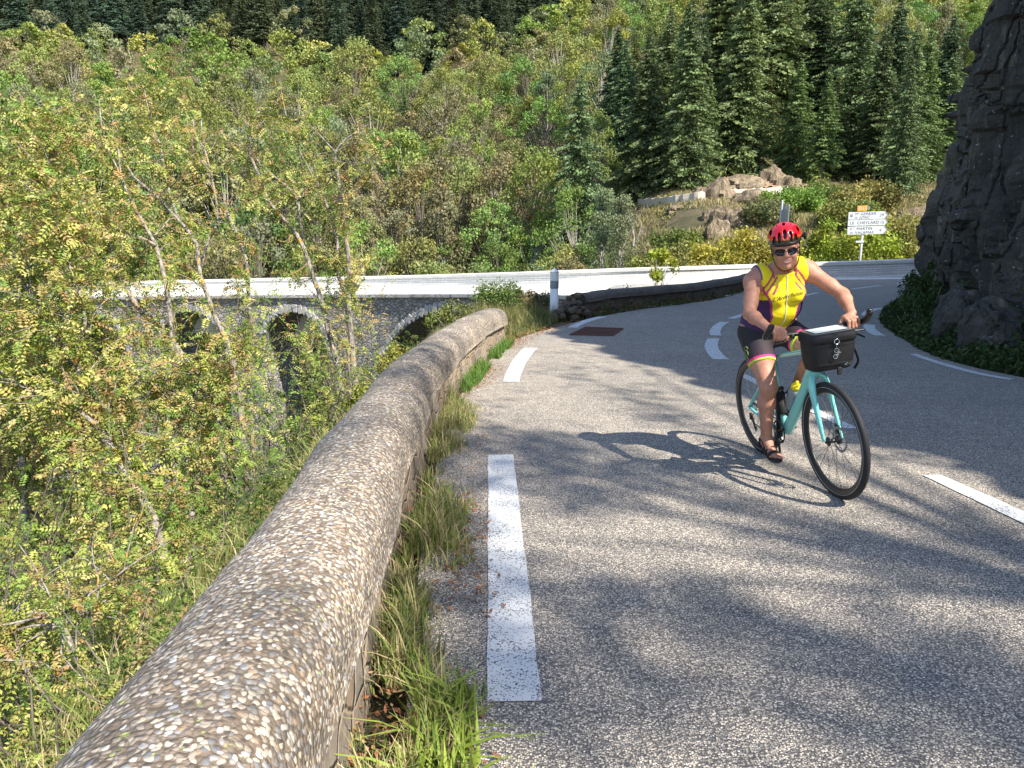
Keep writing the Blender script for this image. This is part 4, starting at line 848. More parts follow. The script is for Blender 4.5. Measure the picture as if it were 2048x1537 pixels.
shade_tree((12.6, -12.5, 5.0), [(1650, 1085, .32, 170), (1780, 1110, .34, 200), (1880, 1070, .3, 150), (2000, 1150, .35, 200), (1130, 1180, .3, 170), (1280, 1200, .32, 190), (1420, 1235, .3, 170), (1000, 1130, .22, 100), (1540, 1260, .25, 130), (1700, 1290, .3, 170), (1850, 1330, .34, 220), (2000, 1340, .34, 220), (1950, 1440, .3, 190), (1180, 1340, .26, 150), (1050, 1350, .24, 120), (1320, 1390, .24, 120), (950, 1380, .22, 110), (900, 1300, .25, 130), (1640, 1420, .22, 90), (1500, 1010, .22, 60), (2050, 1050, .3, 120), (560, 1040, .25, 90), (610, 980, .3, 120)], 'unseen leafy tree on the rock ledge behind the camera, limbs placed to dapple the foreground', 62, 18.5)
shade_tree((13.5, -3.6, 11.6), [(1800, 790, .8, 300), (1950, 820, .7, 300), (1650, 800, .5, 150), (1850, 915, .3, 110), (1990, 920, .3, 120), (1560, 700, .8, 250)], 'unseen small leafy tree on the rock top, limbs placed to shade the right of the road', 63, 14.5)
# ================================================================== near robinia trees left of the road
def compound_leaves(B, D, rs, L=.20, pairs=5, lw=.034, droop=.5):
    n = len(B); D = D / np.linalg.norm(D, axis=1)[:, None]; S = np.cross(D, np.array([0, 0, 1.])); S /= (np.linalg.norm(S, axis=1)[:, None] + 1e-6); roll = rs.normal(size=(n, 1)) * .6; U = np.cross(S, D); S = S * np.cos(roll) + U * np.sin(roll); U = np.cross(S, D)
    Ls = (L * rs.uniform(.7, 1.25, n))[:, None]; Cs = []; Ds = []; Ws = []; lid = []
    for k in range(pairs):
        t = (k + .7) / pairs; base = B + D * Ls * t - np.array([0, 0, 1.]) * (droop * Ls * t * t * .5)
        for sg_ in (-1, 1):
            dd = S * sg_ + D * .45 - U * .15 + np.array([0, 0, -.25]); dd /= np.linalg.norm(dd, axis=1)[:, None]; l = Ls * .26 * (1.1 - .35 * abs(t - .5)); Cs.append(base + dd * l * .5); Ds.append(dd); Ws.append(l[:, 0]); lid.append(np.arange(n))
    Cs.append(B + D * Ls * 1.08 - np.array([0, 0, 1.]) * droop * Ls * .55); Ds.append(D + np.array([0, 0, -.4])); Ws.append(Ls[:, 0] * .26); lid.append(np.arange(n))
    C = np.concatenate(Cs); Dd = np.concatenate(Ds); W = np.concatenate(Ws); lid = np.concatenate(lid); up = np.concatenate([U] * (2 * pairs + 1)) + rs.normal(size=(len(C), 3)) * .35
    Vq, Fq = leaf_quads(C, Dd, W, W * .50, rs, up); return Vq, Fq, lid
LEAFCOL = np.array([(.30, .34, .07), (.38, .40, .09), (.45, .42, .12), (.18, .27, .05), (.42, .31, .12), (.50, .46, .17), (.13, .21, .04), (.36, .22, .09)])
def near_tree(name, stems, label, seed, ntw=150, leaf_len=.18, per=17, palette=None, twl=.72, start=.25, thr=1.0, group=None, bark=None, low=0.0):
    """stems: list of (pixel polyline bottom->top, Y0, Y1, r0, r1)"""
    rs = np.random.RandomState(seed); P0 = AT(*stems[0][0][0], stems[0][1]); e = empty(name, tuple(P0)); tag(e, label, 'tree', group); mb = MB(); nodes = []
    for pts, Ya, Yb, ra, rb in stems:
        n = len(pts); P = [AT(p[0], p[1], Ya + (Yb - Ya) * i / (n - 1)) for i, p in enumerate(pts)]
        if ra > .045: P = [P[0] + (P[0] - P[1]) / np.linalg.norm(P[0] - P[1]) * 1.6 * np.array([.5, .5, 1])] + P
        P = smooth_path(P, .22); P = P + np.stack([fbm(P[:, 2] * 1.3 + seed, P[:, 0], 0, 2, seed), fbm(P[:, 2] * 1.3, P[:, 0] + seed, 3, 2, seed + 1), np.zeros(len(P))], 1) * .05
        m = len(P); rr = np.linspace(ra * .95, rb * 1.1, m) * (1 + .10 * fbm(P[:, 2] * 3, P[:, 0] * 3 + seed, 0, 2, seed)); mb.tube([tuple(p - P0) for p in P], list(rr), 8, 0, caps=True)
        for i in range(int(m * start), m): nodes.append((P[i], P[min(i + 1, m - 1)] - P[max(i - 1, 0)], rr[i]))
    B = []; D = []
    for k in range(int(ntw * .62)):
        i = rs.randint(len(nodes)); p, t, r = nodes[i]; t = t / (np.linalg.norm(t) + 1e-9); d = t * .5 + rnd_unit(rs, 1)[0] * 1.0 + np.array([0, -.1, .15]); L = twl * rs.uniform(.5, 1.6); tw = branch_path(p, d, L, 5, rs, .5, .25)
        tube_np(mb, tw - P0, min(r * .5, .011), .003, 4)
        for j in range(1, 6):
            for q in range(max(1, int(per / 5 + rs.rand()))):
                b = tw[j] + (tw[j - 1] - tw[j]) * rs.rand(); dd = (tw[j] - tw[j - 1]) / (L / 5) * .5 + rnd_unit(rs, 1)[0]; dd[2] -= .15; B.append(b); D.append(dd)
    B = np.array(B); D = np.array(D); Vq, Fq, lid = compound_leaves(B - P0, D, rs, leaf_len); pal = LEAFCOL if palette is None else np.array(palette)
    cl = fbm(B[:, 0] * .9, B[:, 1] * .9, B[:, 2] * .9, 3, seed); ix = np.clip(((cl + .5 + rs.normal(size=len(B)) * .35) * len(pal)).astype(int) % len(pal), 0, len(pal) - 1)
    c = pal[ix] * rs.uniform(.75, 1.25, (len(B), 1)); Cv = c[lid] * rs.uniform(.85, 1.15, (len(lid), 1))
    mb.build('trunk', bark or M_LBARK, e, True); f = mkobj('crown', Vq, Fq, M_LEAF, e, False, rep4(Cv)); f.color = (1, 1, 1, 1); return e
NT_G = 'slender pale-barked trees below the wall'
near_tree('robinia_tree', [([(455, 1010), (444, 897), (433, 837), (410, 778), (382, 733), (351, 687), (319, 651), (273, 610), (228, 541), (219, 491), (196, 466)], 10.5, 11.5, .085, .03), ([(228, 541), (182, 496), (132, 455), (68, 382), (36, 355)], 11.4, 11.8, .035, .012), ([(351, 687), (346, 632), (337, 573), (323, 519), (314, 491), (291, 455), (260, 396), (241, 355), (236, 300)], 10.9, 11.6, .06, .012), ([(314, 491), (270, 470), (225, 455), (180, 400)], 11.2, 11.0, .022, .008), ([(260, 396), (230, 330), (205, 270), (200, 200)], 11.5, 11.7, .018, .006)],
          'pale forked tree whose trunk leans left across the second arch of the viaduct', 1, 135)
near_tree('robinia_tree', [([(492, 960), (487, 878), (485, 815), (469, 746), (460, 701), (437, 646), (401, 551), (392, 491), (364, 446), (314, 391), (269, 355), (235, 300)], 11.5, 13, .08, .014), ([(401, 551), (415, 480), (432, 440), (420, 350), (408, 290), (405, 240)], 12.5, 13, .03, .008), ([(364, 446), (345, 400), (330, 350), (318, 290), (300, 250), (290, 180)], 12.7, 13.3, .028, .006), ([(432, 440), (470, 425), (500, 400)], 12.5, 12.2, .015, .006)],
          'tree with orange-lichened upper limbs between the second and third arches', 2, 100)
near_tree('robinia_tree', [([(500, 840), (496, 737), (499, 655), (492, 519), (469, 460), (451, 419), (423, 373), (396, 337), (385, 280), (390, 235)], 13, 14, .07, .012), ([(423, 373), (412, 330), (405, 290), (372, 270)], 13.7, 13.9, .018, .006)],
          'straight slim tree just left of the third arch, its top bending left', 3, 62)
near_tree('robinia_tree', [([(700, 900), (688, 810), (669, 715), (651, 633), (628, 555), (606, 496), (574, 446), (537, 405), (515, 350), (499, 291), (515, 255), (540, 235)], 13.5, 15, .085, .015), ([(606, 496), (597, 430), (597, 400), (570, 370), (520, 330), (505, 290)], 14.4, 14.8, .04, .012), ([(597, 400), (612, 380), (605, 330), (575, 250), (560, 180)], 14.5, 14.8, .02, .005)],
          'tree with a long left-leaning trunk before the third arch and an arching grey top', 4, 85, start=.45)
near_tree('robinia_tree', [([(702, 800), (700, 724), (697, 610), (678, 555), (672, 473), (656, 419), (638, 373), (624, 337)], 14, 14.6, .075, .015), ([(656, 419), (690, 380), (725, 330), (735, 300)], 14.3, 14.4, .02, .005)],
          'thinner left one of the close pair of pale upright trunks before the pier', 5, 45, start=.5)
near_tree('robinia_tree', [([(712, 820), (706, 720), (700, 600), (692, 473), (681, 400), (676, 337), (674, 305), (700, 277), (722, 262)], 13.6, 14.0, .085, .014), ([(681, 400), (715, 380), (740, 350), (745, 320)], 13.8, 13.9, .02, .006), ([(676, 337), (660, 360), (640, 372), (600, 300)], 13.8, 14.1, .018, .005), ([(674, 305), (640, 270), (612, 245)], 13.9, 14.1, .014, .004)],
          'thicker right one of the close pair of pale upright trunks before the pier', 6, 60, start=.45)
near_tree('robinia_tree', [([(330, 1120), (305, 1040), (250, 950), (215, 890), (190, 850), (178, 800), (150, 730), (90, 640), (40, 560)], 7.5, 9, .075, .02), ([(190, 850), (120, 800), (60, 780), (0, 740)], 8.1, 8.3, .03, .01), ([(150, 730), (170, 640), (150, 560), (120, 470), (110, 400)], 8.5, 9, .025, .006)],
          'leafy tree leaning left at the far left, its trunk reaching down beside the near wall', 7, 330, leaf_len=.19, start=.15)
near_tree('robinia_tree', [([(388, 1080), (385, 1000), (380, 920), (375, 860), (350, 800), (300, 770)], 9, 9.6, .07, .02), ([(375, 860), (395, 800), (400, 750), (460, 700)], 9.3, 9.6, .03, .008)],
          'short crooked trunk in dense leaves between the near wall and the second arch', 8, 120, leaf_len=.18)
near_tree('robinia_tree', [([(40, 900), (30, 760), (70, 620), (60, 480), (20, 420), (10, 350)], 9.5, 11, .07, .015), ([(70, 620), (130, 520), (110, 400), (95, 300), (100, 250)], 10.2, 11, .03, .006), ([(60, 480), (0, 420), (-60, 330)], 10.5, 11, .03, .006)],
          'dense yellowing leafy tree filling the left edge of the picture above the viaduct', 9, 420, start=.2)
near_tree('robinia_tree', [([(-80, 800), (-60, 620), (-20, 450), (10, 340), (20, 250)], 12, 14, .09, .02), ([(-20, 450), (60, 380), (110, 320), (130, 280)], 12.8, 13.6, .03, .006)],
          'tall leafy tree behind, topmost at the left edge against the wooded slope', 10, 300, leaf_len=.24, palette=[(.22, .33, .08), (.19, .29, .07), (.27, .36, .09), (.33, .34, .09)])
near_tree('robinia_tree', [([(150, 1330), (120, 1250), (60, 1230), (0, 1260)], 4.6, 5.0, .035, .012), ([(120, 1250), (190, 1215), (240, 1180)], 4.7, 5.2, .022, .02), ([(150, 1330), (90, 1360), (20, 1320), (0, 1280)], 4.6, 4.7, .02, .008)],
          'broken grey branch and stems low at the left beside the foreground wall', 11, 90, leaf_len=.13, twl=.6)
# ---- shrubs and tall plants under them
def px_bush(px, py, Y, rx, h, n, ls, c, lab, seed, cat='shrub', clumps=16, compound=True):
    p = AT(px, py, Y); rs = np.random.RandomState(seed); e = empty('shrub', (p[0], p[1], p[2])); tag(e, lab, cat, None); mb = MB(); B = []; D = []
    for i in range(clumps):
        d = np.array([rs.normal() * .6, rs.normal() * .6, 1.2]); tw = branch_path((rs.normal() * .15 * rx, rs.normal() * .15 * rx, -.4), d * np.array([rx, rx, h]) / max(rx, h), h * rs.uniform(.7, 1.25) + .3, 7, rs, .45, .25); tube_np(mb, tw, .013, .003, 4)
        for j in range(2, 8):
            for q in range(int(n / clumps / 6 * (1 if j > 3 else .6)) + 1): B.append(tw[j] + rs.normal(size=3) * .16 * min(rx, 1.)); D.append(rs.normal(size=3) + np.array([0, -.2, .1]))
    B = np.array(B); D = np.array(D); Vq, Fq, lid = compound_leaves(B, D, rs, ls); c = np.array(c)[rs.randint(0, len(c), len(B))] * rs.uniform(.7, 1.3, (len(B), 1)); mb.build('stems', M_BARK, e, True); f = mkobj('foliage', Vq, Fq, M_LEAF, e, False, rep4(c[lid])); f.color = (1, 1, 1, 1); return e
GR = [(.19, .30, .05), (.27, .36, .07), (.12, .20, .04), (.10, .17, .035), (.36, .40, .10)]; YL = [(.34, .36, .08), (.27, .32, .06), (.40, .33, .10), (.17, .24, .05)]; BRN = [(.46, .32, .13), (.4, .36, .13), (.32, .32, .1)]
SHR = [(560, 960, 10, 1.3, 1.5, 260, .16, GR, 'green shrub at the foot of the pale trunks right beside the sunlit wall'), (640, 830, 12, 1.2, 1.3, 240, .16, YL, 'yellow-green shrub left of the shadow patch on the wall'), (730, 800, 12.5, .9, .9, 150, .14, YL, 'small shrub in front of the pier beside the wall'), (470, 1060, 8.5, 1.3, 1.5, 260, .15, GR, 'green shrub left of the wall at mid height of the picture'),
       (290, 1010, 10.5, 1.7, 2.2, 420, .18, GR, 'dense green shrub below the leaning trunk at left'), (90, 1080, 9.5, 1.8, 2.4, 460, .17, YL, 'dense yellowish shrub low at the left edge'), (160, 1200, 7, 1.5, 1.6, 360, .15, GR, 'dark green shrub above the broken grey branch'), (330, 1230, 5.6, 1.0, 1.0, 220, .13, GR, 'leafy shrub between the broken branch and the wall'), (60, 1420, 4.8, 1.3, 1.1, 300, .12, YL, 'yellow-green shrub in the bottom left corner'),
       (230, 1440, 4.0, .8, .8, 200, .11, GR, 'low shrub touching the wall near the bottom left'), (380, 900, 12, 2.0, 2.6, 420, .2, GR, 'tall shrub below the second arch'), (560, 860, 14, 1.8, 2.4, 320, .2, GR, 'shrub below the third arch'), (180, 880, 13, 2.4, 3.4, 520, .22, YL, 'big leafy shrub below the first arches'), (20, 960, 12, 2.4, 3.6, 520, .22, YL, 'big leafy shrub at the left edge below the viaduct'),
       (660, 760, 17, 1.6, 2.6, 260, .2, BRN, 'brownish shrub in front of the third arch opening'), (440, 1180, 6.2, .9, .9, 170, .13, YL, 'sunny low shrub pressed against the wall above the foreground'), (10, 1250, 6.5, 1.4, 1.8, 300, .14, GR, 'shaded green shrub at the left edge, lower third'), (120, 1560, 3.4, .9, .8, 220, .10, YL, 'leafy shrub cut off by the lower left corner')]
for i, (px, py, Y, rx, h, n, ls, c, lab) in enumerate(SHR): px_bush(px, py, Y, rx, h, n, ls, c, lab, 300 + i)
# ---- leafy scrub covering the bank and the valley floor in front of the viaduct (one mass)
rs = np.random.RandomState(77); n = 80000; Xv = rs.uniform(-34, -1., n); Yv = rs.uniform(3, 46, n); keepv = (Xv > -.75 * Yv - 2) & (sdist(LEDGE, Xv, Yv)[0] > .9) & (sdist(WPOLY, Xv, Yv)[0] > 4.5); Xv, Yv = Xv[keepv], Yv[keepv]; dn = fbm(Xv / 1.6, Yv / 1.6, 0, 3, 4); kk = dn > -.3; Xv, Yv, dn = Xv[kk], Yv[kk], dn[kk]
dL = sdist(LEDGE, Xv, Yv)[0]; Zv = terrain_h(Xv, Yv) + rs.rand(len(Xv)) * np.clip(dn + .4, .1, 1) * (1.2 + .08 * Yv) * np.clip(dL / 3, .25, 1); D = rs.normal(size=(len(Xv), 3)); Vq, Fq, lid = compound_leaves(np.stack([Xv, Yv, Zv], 1), D, rs, .19, 4)
cv = colmix(rs, len(Xv), [(.075, .125, .025), (.11, .15, .035), (.055, .09, .02), (.14, .15, .045)]); o = mkobj('bank_scrub', Vq, Fq, M_LEAF, None, False, rep4(cv[lid])); o.color = (1, 1, 1, 1); tag(o, 'green scrub covering the steep bank below the wall down to the viaduct', 'scrub', kind='stuff')  # leaf greens kept dark, the shade of the gaps put into their colour

# ================================================================== grass
def grass(name, P, H, rs, cols, label, lean=.5, w=.004, cat='grass', seg=3, dirb=None):
    n = len(P); a = rs.uniform(0, 6.28, n); ln = np.abs(rs.normal(size=n)) * lean * H; dx, dy = np.cos(a) * ln, np.sin(a) * ln
    if dirb is not None: dx = dx + dirb[0] * H; dy = dy + dirb[1] * H
    sx, sy = -np.sin(a + rs.normal(size=n)), np.cos(a); V = []
    for k in range(seg + 1):
        t = k / seg; c = P + np.stack([dx * t ** 2, dy * t ** 2, H * (t - .25 * t * t * (ln / H))], 1); ww = w * (1 - t) ** .7 + .0004
        V += [c - np.stack([sx * ww, sy * ww, 0 * sx], 1), c + np.stack([sx * ww, sy * ww, 0 * sx], 1)]
    V = np.stack(V, 1); Fq = np.concatenate([np.stack([np.arange(n) * 2 * (seg + 1) + 2 * k + i for i in (0, 1, 3, 2)], 1) for k in range(seg)])
    o = mkobj(name, V.reshape(-1, 3), Fq, M_LEAF, None, False, np.repeat(cols, 2 * (seg + 1), axis=0)); o.color = (1, 1, 1, 1); tag(o, label, cat, kind='stuff'); return o
rs = np.random.RandomState(9)
WI = resamp(smooth_path(WALL_IN, .1), 400); Nw = np.gradient(WI, axis=0); Nw = np.stack([-Nw[:, 1], Nw[:, 0]], 1); Nw /= np.linalg.norm(Nw, axis=1)[:, None]
def along(n, ya, yb, d0, d1, pw=1.):
    Yg = ya + (yb - ya) * rs.rand(n) ** pw; xw = np.interp(Yg, WI[:, 1], WI[:, 0]); d = d0 + (d1 - d0) * rs.rand(n); return xw + d, Yg, d
n = 16000; X, Y_, d = along(n, 1.0, 7.2, 0, 0, 1.3); d = -.07 - np.interp(Y_, [1, 3, 6], [.16, .08, .02]) * rs.rand(n) + .34 * rs.rand(n) ** 1.9; X = X + d; cl = fbm(X * 5, Y_ * 4.2, 0, 3, 3); k_ = (cl + rs.normal(size=n) * .14 > -.22 + np.abs(d) * 2.3) ; X, Y_, cl = X[k_], Y_[k_], cl[k_]; Hh_ = rs.uniform(.04, .22, len(X)) * np.clip(.75 + cl, .4, 1.3) * np.clip(1.15 - np.abs(d[k_] - .02) * 3.6, .25, 1)
grass('grass', np.stack([X, Y_, g(Y_)], 1), Hh_, rs, colmix(rs, len(X), [(.20, .28, .06), (.26, .31, .08), (.42, .37, .17), (.54, .45, .25), (.46, .36, .2), (.14, .22, .05)]), 'tufts of green and straw grass growing along the foot of the near wall', .55, .0032)
n = 2600; X, Y_, d = along(n, 7.2, 12., -.02, .14); cl = fbm(X * 3, Y_ * 1.6, 0, 3, 13); k_ = cl > .05; X, Y_ = X[k_], Y_[k_]
grass('grass', np.stack([X, Y_, g(Y_)], 1), rs.uniform(.06, .2, len(X)), rs, colmix(rs, len(X), [(.10, .2, .04), (.14, .24, .05)]), 'small green tufts at the foot of the far part of the sunny wall', .6, .005)
# broad leaves of young grass at the very bottom
n = 420; X, Y_, d = along(n, 1.0, 2.2, .0, .2); grass('grass', np.stack([X, Y_, g(Y_)], 1), rs.uniform(.08, .22, n), rs, colmix(rs, n, [(.24, .33, .05), (.3, .38, .07)]), 'broad bright grass blades at the bottom beside the wall foot', .8, .008)
n = 34000; ya = 1.0 + 14 * rs.rand(n); dd = rs.rand(n) ** 1.1 * 1.7; xw = np.interp(ya, [p[1] for p in LEDGE], [p[0] for p in LEDGE]); X = xw + .02 - dd; Y_ = ya; cl = fbm(X * 1.4, Y_ * 1.4, 0, 3, 23); k_ = cl + rs.normal(size=n) * .12 > .02 + .25 * (Y_ < 2.8) - .2 * ((Y_ > 3) & (Y_ < 5.2)) ; X, Y_, cl = X[k_], Y_[k_], cl[k_]; Hh_ = rs.uniform(.10, .44, len(X)) * np.clip(.62 + cl * 1.1, .3, 1.2)
grass('grass', np.stack([X, Y_, terrain_h(X, Y_) - .03], 1), Hh_, rs, colmix(rs, len(X), [(.24, .29, .08), (.46, .39, .19), (.36, .34, .13), (.17, .22, .05), (.52, .42, .24)]), 'tall green and dry grass on the bank behind the near wall', .5, .005, dirb=(.1, -.05))
n = 90000; Y_ = 1.0 + 14 * rs.rand(n) ** 1.6; xw = np.interp(Y_, [p[1] for p in LEDGE], [p[0] for p in LEDGE]); X = xw - rs.rand(n) * 3.2; zz = terrain_h(X, Y_); dn = fbm(X * 1.8, Y_ * 1.8, 0, 3, 61); k_ = dn > -.35; X, Y_, zz, dn = X[k_], Y_[k_], zz[k_], dn[k_]
scatter_leaves('ground_cover', X, Y_, zz + rs.rand(len(X)) ** 1.3 * .30 * np.clip(.4 + dn, .1, 1), rs.uniform(.4, 1, len(X)) * np.interp(Y_, [1, 4, 10], [.026, .045, .08]), colmix(rs, len(X), [(.15, .23, .045), (.22, .26, .07), (.30, .20, .09), (.10, .15, .03), (.33, .27, .14)]), rs, 'low leafy plants and litter on the bank right behind the near wall', 'ground cover')
# verge between the two walls
n = 46000; X = rs.uniform(-3.4, 1.9, n); Y_ = rs.uniform(12.2, 20.2, n); dl, _ = sdist([(-.02, 12.1), (.15, 13.2), (.62, 14.5), (1.3, 16.0), (1.75, 17.3), (2.4, 19.5)], X, Y_); cl = fbm(X * 2, Y_ * 2, 0, 3, 33); k_ = (dl > .05) & (cl > -.3 + .25 * (dl < .5)); X, Y_, cl = X[k_], Y_[k_], cl[k_]
grass('grass', np.stack([X, Y_, terrain_h(X, Y_)], 1), rs.uniform(.08, .46, len(X)) * np.clip(.8 + cl, .4, 1.3) * np.clip(.35 + dl[k_] * .8, .4, 1.15) * np.where(X < -.9, .6, 1), rs, colmix(rs, len(X), [(.24, .22, .09), (.34, .27, .13), (.15, .19, .05), (.11, .15, .04)]), 'dry and green grass on the verge around the white post', .6, .007)
def verge_bush(px, py, Y, rx, h, n, c, lab, seed): p = AT(px, py, Y); z = max(p[2] - h * .55, hz(p[0], Y)); bush('shrub', (p[0], Y, z), rx, rx * .8, h, n, .065, c, lab, 'shrub', seed=seed, clumps=20, stems=14)
verge_bush(1000, 588, 18.5, .75, .80, 4200, (.12, .18, .045), 'dark green shrub on the verge left of the white post', 60)
verge_bush(1060, 596, 19, .6, .65, 2400, (.15, .13, .06), 'brownish low shrub just left of the white post', 61)
verge_bush(1150, 610, 18.9, .35, .6, 1200, (.07, .11, .03), 'small dark bush right of the white post by the rubble end of the parapet', 62)
verge_bush(905, 640, 17, .6, .7, 1400, (.17, .2, .05), 'light green shrub on the bank beyond the end of the sunny wall', 63)
verge_bush(800, 730, 13.5, .5, .8, 1500, (.25, .26, .06), 'yellow-green bushy plant on the bank under the right-hand arch', 64)
verge_bush(745, 800, 11.5, .5, .8, 1500, (.22, .25, .05), 'yellow-green bushy plant on the bank just behind the wall', 65)
P2r = resamp(smooth_path(P2LINE, .1), 300); n = 5200; i = rs.randint(0, 300, n); T2 = np.gradient(P2r, axis=0); T2 /= np.linalg.norm(T2, axis=1)[:, None]; N2 = np.stack([T2[:, 1], -T2[:, 0]], 1); dd = rs.rand(n) ** 1.5 * .30; P_ = P2r[i] + N2[i] * dd[:, None]; cl = fbm(P_[:, 0] * 2.2, P_[:, 1] * 2.2, 0, 3, 71); k_ = cl > -.1; P_, cl, dd = P_[k_], cl[k_], dd[k_]
scatter_leaves('verge_plants', P_[:, 0], P_[:, 1], g(P_[:, 1]) + rs.rand(len(P_)) * .22 * np.clip(.6 + cl, .2, 1.2) * (1.1 - dd * 2.5), rs.uniform(.04, .09, len(P_)), colmix(rs, len(P_), [(.06, .10, .03), (.10, .15, .04), (.16, .14, .06), (.2, .1, .05)]), rs, 'dark weeds growing along the foot of the shaded parapet', 'weeds')
# leaf litter
n = 15000; X, Y_, d = along(n, 1.2, 12.8, -.2, .36, 1.); k_ = rs.rand(n) < np.clip(1.1 - d * 2.8, .05, 1) * np.clip(.45 + fbm(X * 2, Y_ * 1.2, 0, 2, 5) * 1.6, .03, 1); X, Y_ = X[k_], Y_[k_]; m_ = len(X); Vq, Fq = leaf_quads(np.stack([X, Y_, g(Y_) + rs.uniform(.006, .025, m_)], 1), np.concatenate([rs.normal(size=(m_, 2)), rs.normal(size=(m_, 1)) * .3], 1), rs.uniform(.012, .045, m_), rs.uniform(.007, .018, m_), rs, up=np.array([0, 0, 1.]) + rs.normal(size=(m_, 3)) * .3)
o = mkobj('leaf_litter', Vq, Fq, M_LEAF, None, False, rep4(colmix(rs, m_, [(.34, .13, .06), (.42, .2, .09), (.25, .12, .06), (.45, .3, .16)]))); o.color = (1, 1, 1, 1); tag(o, 'rusty dead leaves lying along the foot of the near wall', 'dead leaves', kind='stuff')
n = 1500; X = rs.uniform(-.2, 1.5, n); Y_ = rs.uniform(12.1, 16.5, n); dl, _ = sdist([(.0, 12.1), (.25, 13.2), (.75, 14.5), (1.45, 16.2)], X, Y_); k_ = np.abs(dl + .0) < .22; X, Y_ = X[k_], Y_[k_]; m_ = len(X); Vq, Fq = leaf_quads(np.stack([X, Y_, g(Y_) + .02], 1), rs.normal(size=(m_, 3)) * np.array([1, 1, .2]), .05, .025, rs, up=np.array([0, 0, 1.]) + rs.normal(size=(m_, 3)) * .2)
o = mkobj('leaf_litter', Vq, Fq, M_LEAF, None, False, rep4(colmix(rs, m_, [(.34, .13, .06), (.4, .2, .1)]))); o.color = (1, 1, 1, 1); tag(o, 'rusty dead leaves along the verge edge before the drain grate', 'dead leaves', kind='stuff')
# plants at the foot of the rock
def foot(name, n, pts_from, mx, hgt, size, cols, lab, seed, thr=-.25):
    rs = np.random.RandomState(seed); t = rs.rand(n); VG = resamp(smooth_path(VERGE, .3), 500); CB = resamp(smooth_path(CLIFFB, .3), 500); Yq = 3 + rs.rand(n) * 23; i = np.clip(np.searchsorted(VG[:, 1], Yq), 0, 499); j = np.clip(np.searchsorted(CB[:, 1], Yq + .4), 0, 499)
    P = VG[i] * (1 - t[:, None]) + (CB[j] + np.array([.25, 0])) * t[:, None]; dn = fbm(P[:, 0] * 2.2, P[:, 1] * 2.2, 0, 3, seed); k = (dn > thr) & (t > .02 + .08 * dn); P, dn, t = P[k], dn[k], t[k]
    Z = g(P[:, 1]) + rs.rand(len(P)) ** 1.2 * hgt * np.clip(.15 + t * 1.1, .1, 1.1) * np.clip(.7 + dn, .3, 1.3); D = rs.normal(size=(len(P), 3)); Vq, Fq = leaf_quads(np.stack([P[:, 0], P[:, 1], Z], 1), D, rs.uniform(.7, 1.4, len(P)) * size, size * .6, rs)
    o = mkobj(name, Vq, Fq, M_LEAF, None, False, rep4(colmix(rs, len(P), cols))); o.color = (1, 1, 1, 1); tag(o, lab, 'ground cover', kind='stuff')
foot('verge_plants', 52000, 0, 1, .75, .07, [(.045, .085, .022), (.07, .12, .03), (.035, .06, .018), (.09, .11, .04)], 'dark leafy plants and ivy on the verge at the foot of the rock', 5)
bush('shrub', (10.35, 18.3, float(g(18.3))), .45, .5, 1.7, 1500, .09, (.05, .085, .022), 'dark ivy-like shoots climbing the outer corner of the rock', 'shrub', seed=80, clumps=16, stems=12)
bush('shrub', (8.3, 14.9, float(g(14.9))), .5, .6, 1.2, 1500, .08, (.05, .08, .02), 'dark shrub against the middle of the rock face', 'shrub', seed=81, clumps=14)
bush('shrub', (7.35, 11.2, float(g(11.2))), .4, .7, .95, 1500, .07, (.05, .09, .022), 'dark shrub at the right edge at the foot of the rock', 'shrub', seed=82, clumps=14)
lumpy('boulder', (7.0, 10.6, -.15), (.42, .5, .62), 17, M_CLIFF, 'grey boulder leaning at the foot of the rock near the right edge', 'boulder')
lumpy('boulder', (7.15, 11.6, .1), (.4, .35, .5), 27, M_CLIFF, 'smaller boulder behind the grey one at the foot of the rock', 'boulder')

# ================================================================== bollard, drain, signs
M_WPLAST = plain('white_plastic', (.74, .76, .78), .45, var=.08, vs=9); M_REFL = plain('grey_reflective_band', (.22, .25, .30), .4, var=.1); M_METAL = plain('galvanised_metal', (.40, .42, .44), .45, .6, var=.15); M_BLACK = plain('black_paint', (.012, .012, .013), .5)
p = G(1108, 629); e = empty('marker_post', tuple(p)); tag(e, 'white round roadside post with a grey band and pointed cap between the two low walls', 'post')
r = .105; MB().lathe((0, 0, -.1), (0, 0, 1), [(r, 0), (r, .10), (r * .99, .74)], 32).build('post_body', M_WPLAST, e, True); MB().lathe((0, 0, .638), (0, 0, 1), [(r * 1.01, 0), (r * 1.015, .005), (r * 1.015, .185), (r * 1.01, .19)], 32).build('reflective_band', M_REFL, e, True)
MB().lathe((0, 0, .826), (0, 0, 1), [(r * .99, 0), (r * .985, .20), (r * 1.05, .205), (r * 1.04, .225), (r * .55, .27), (.01, .30)], 32).build('cap', M_WPLAST, e, False)
M_RUST = plain('rusty_iron', (.13, .055, .035), .8, var=.4, vs=14, bump=.004, bs=60)
a, b, c, d_ = G(1140, 671), G(1225, 673), G(1246, 659), G(1170, 656); mb = MB(); nb = 14
for k in range(nb + 1):
    t = k / nb; p0 = a * (1 - t) + b * t; p1 = d_ * (1 - t) + c * t; p0[2] = g(p0[1]) + .008; p1[2] = g(p1[1]) + .008; mb.tube([tuple(p0), tuple(p1)], .016, 4)
for q0, q1 in ((a, b), (d_, c), ((a + d_) / 2, (b + c) / 2)):
    q0 = q0.copy(); q1 = q1.copy(); q0[2] = g(q0[1]) + .010; q1[2] = g(q1[1]) + .010; mb.tube([tuple(q0), tuple(q1)], .022, 4)
o = mb.build('drain_grate', M_RUST); tag(o, 'rust-brown drain grate let into the road where sun turns to shade', 'drain grate')
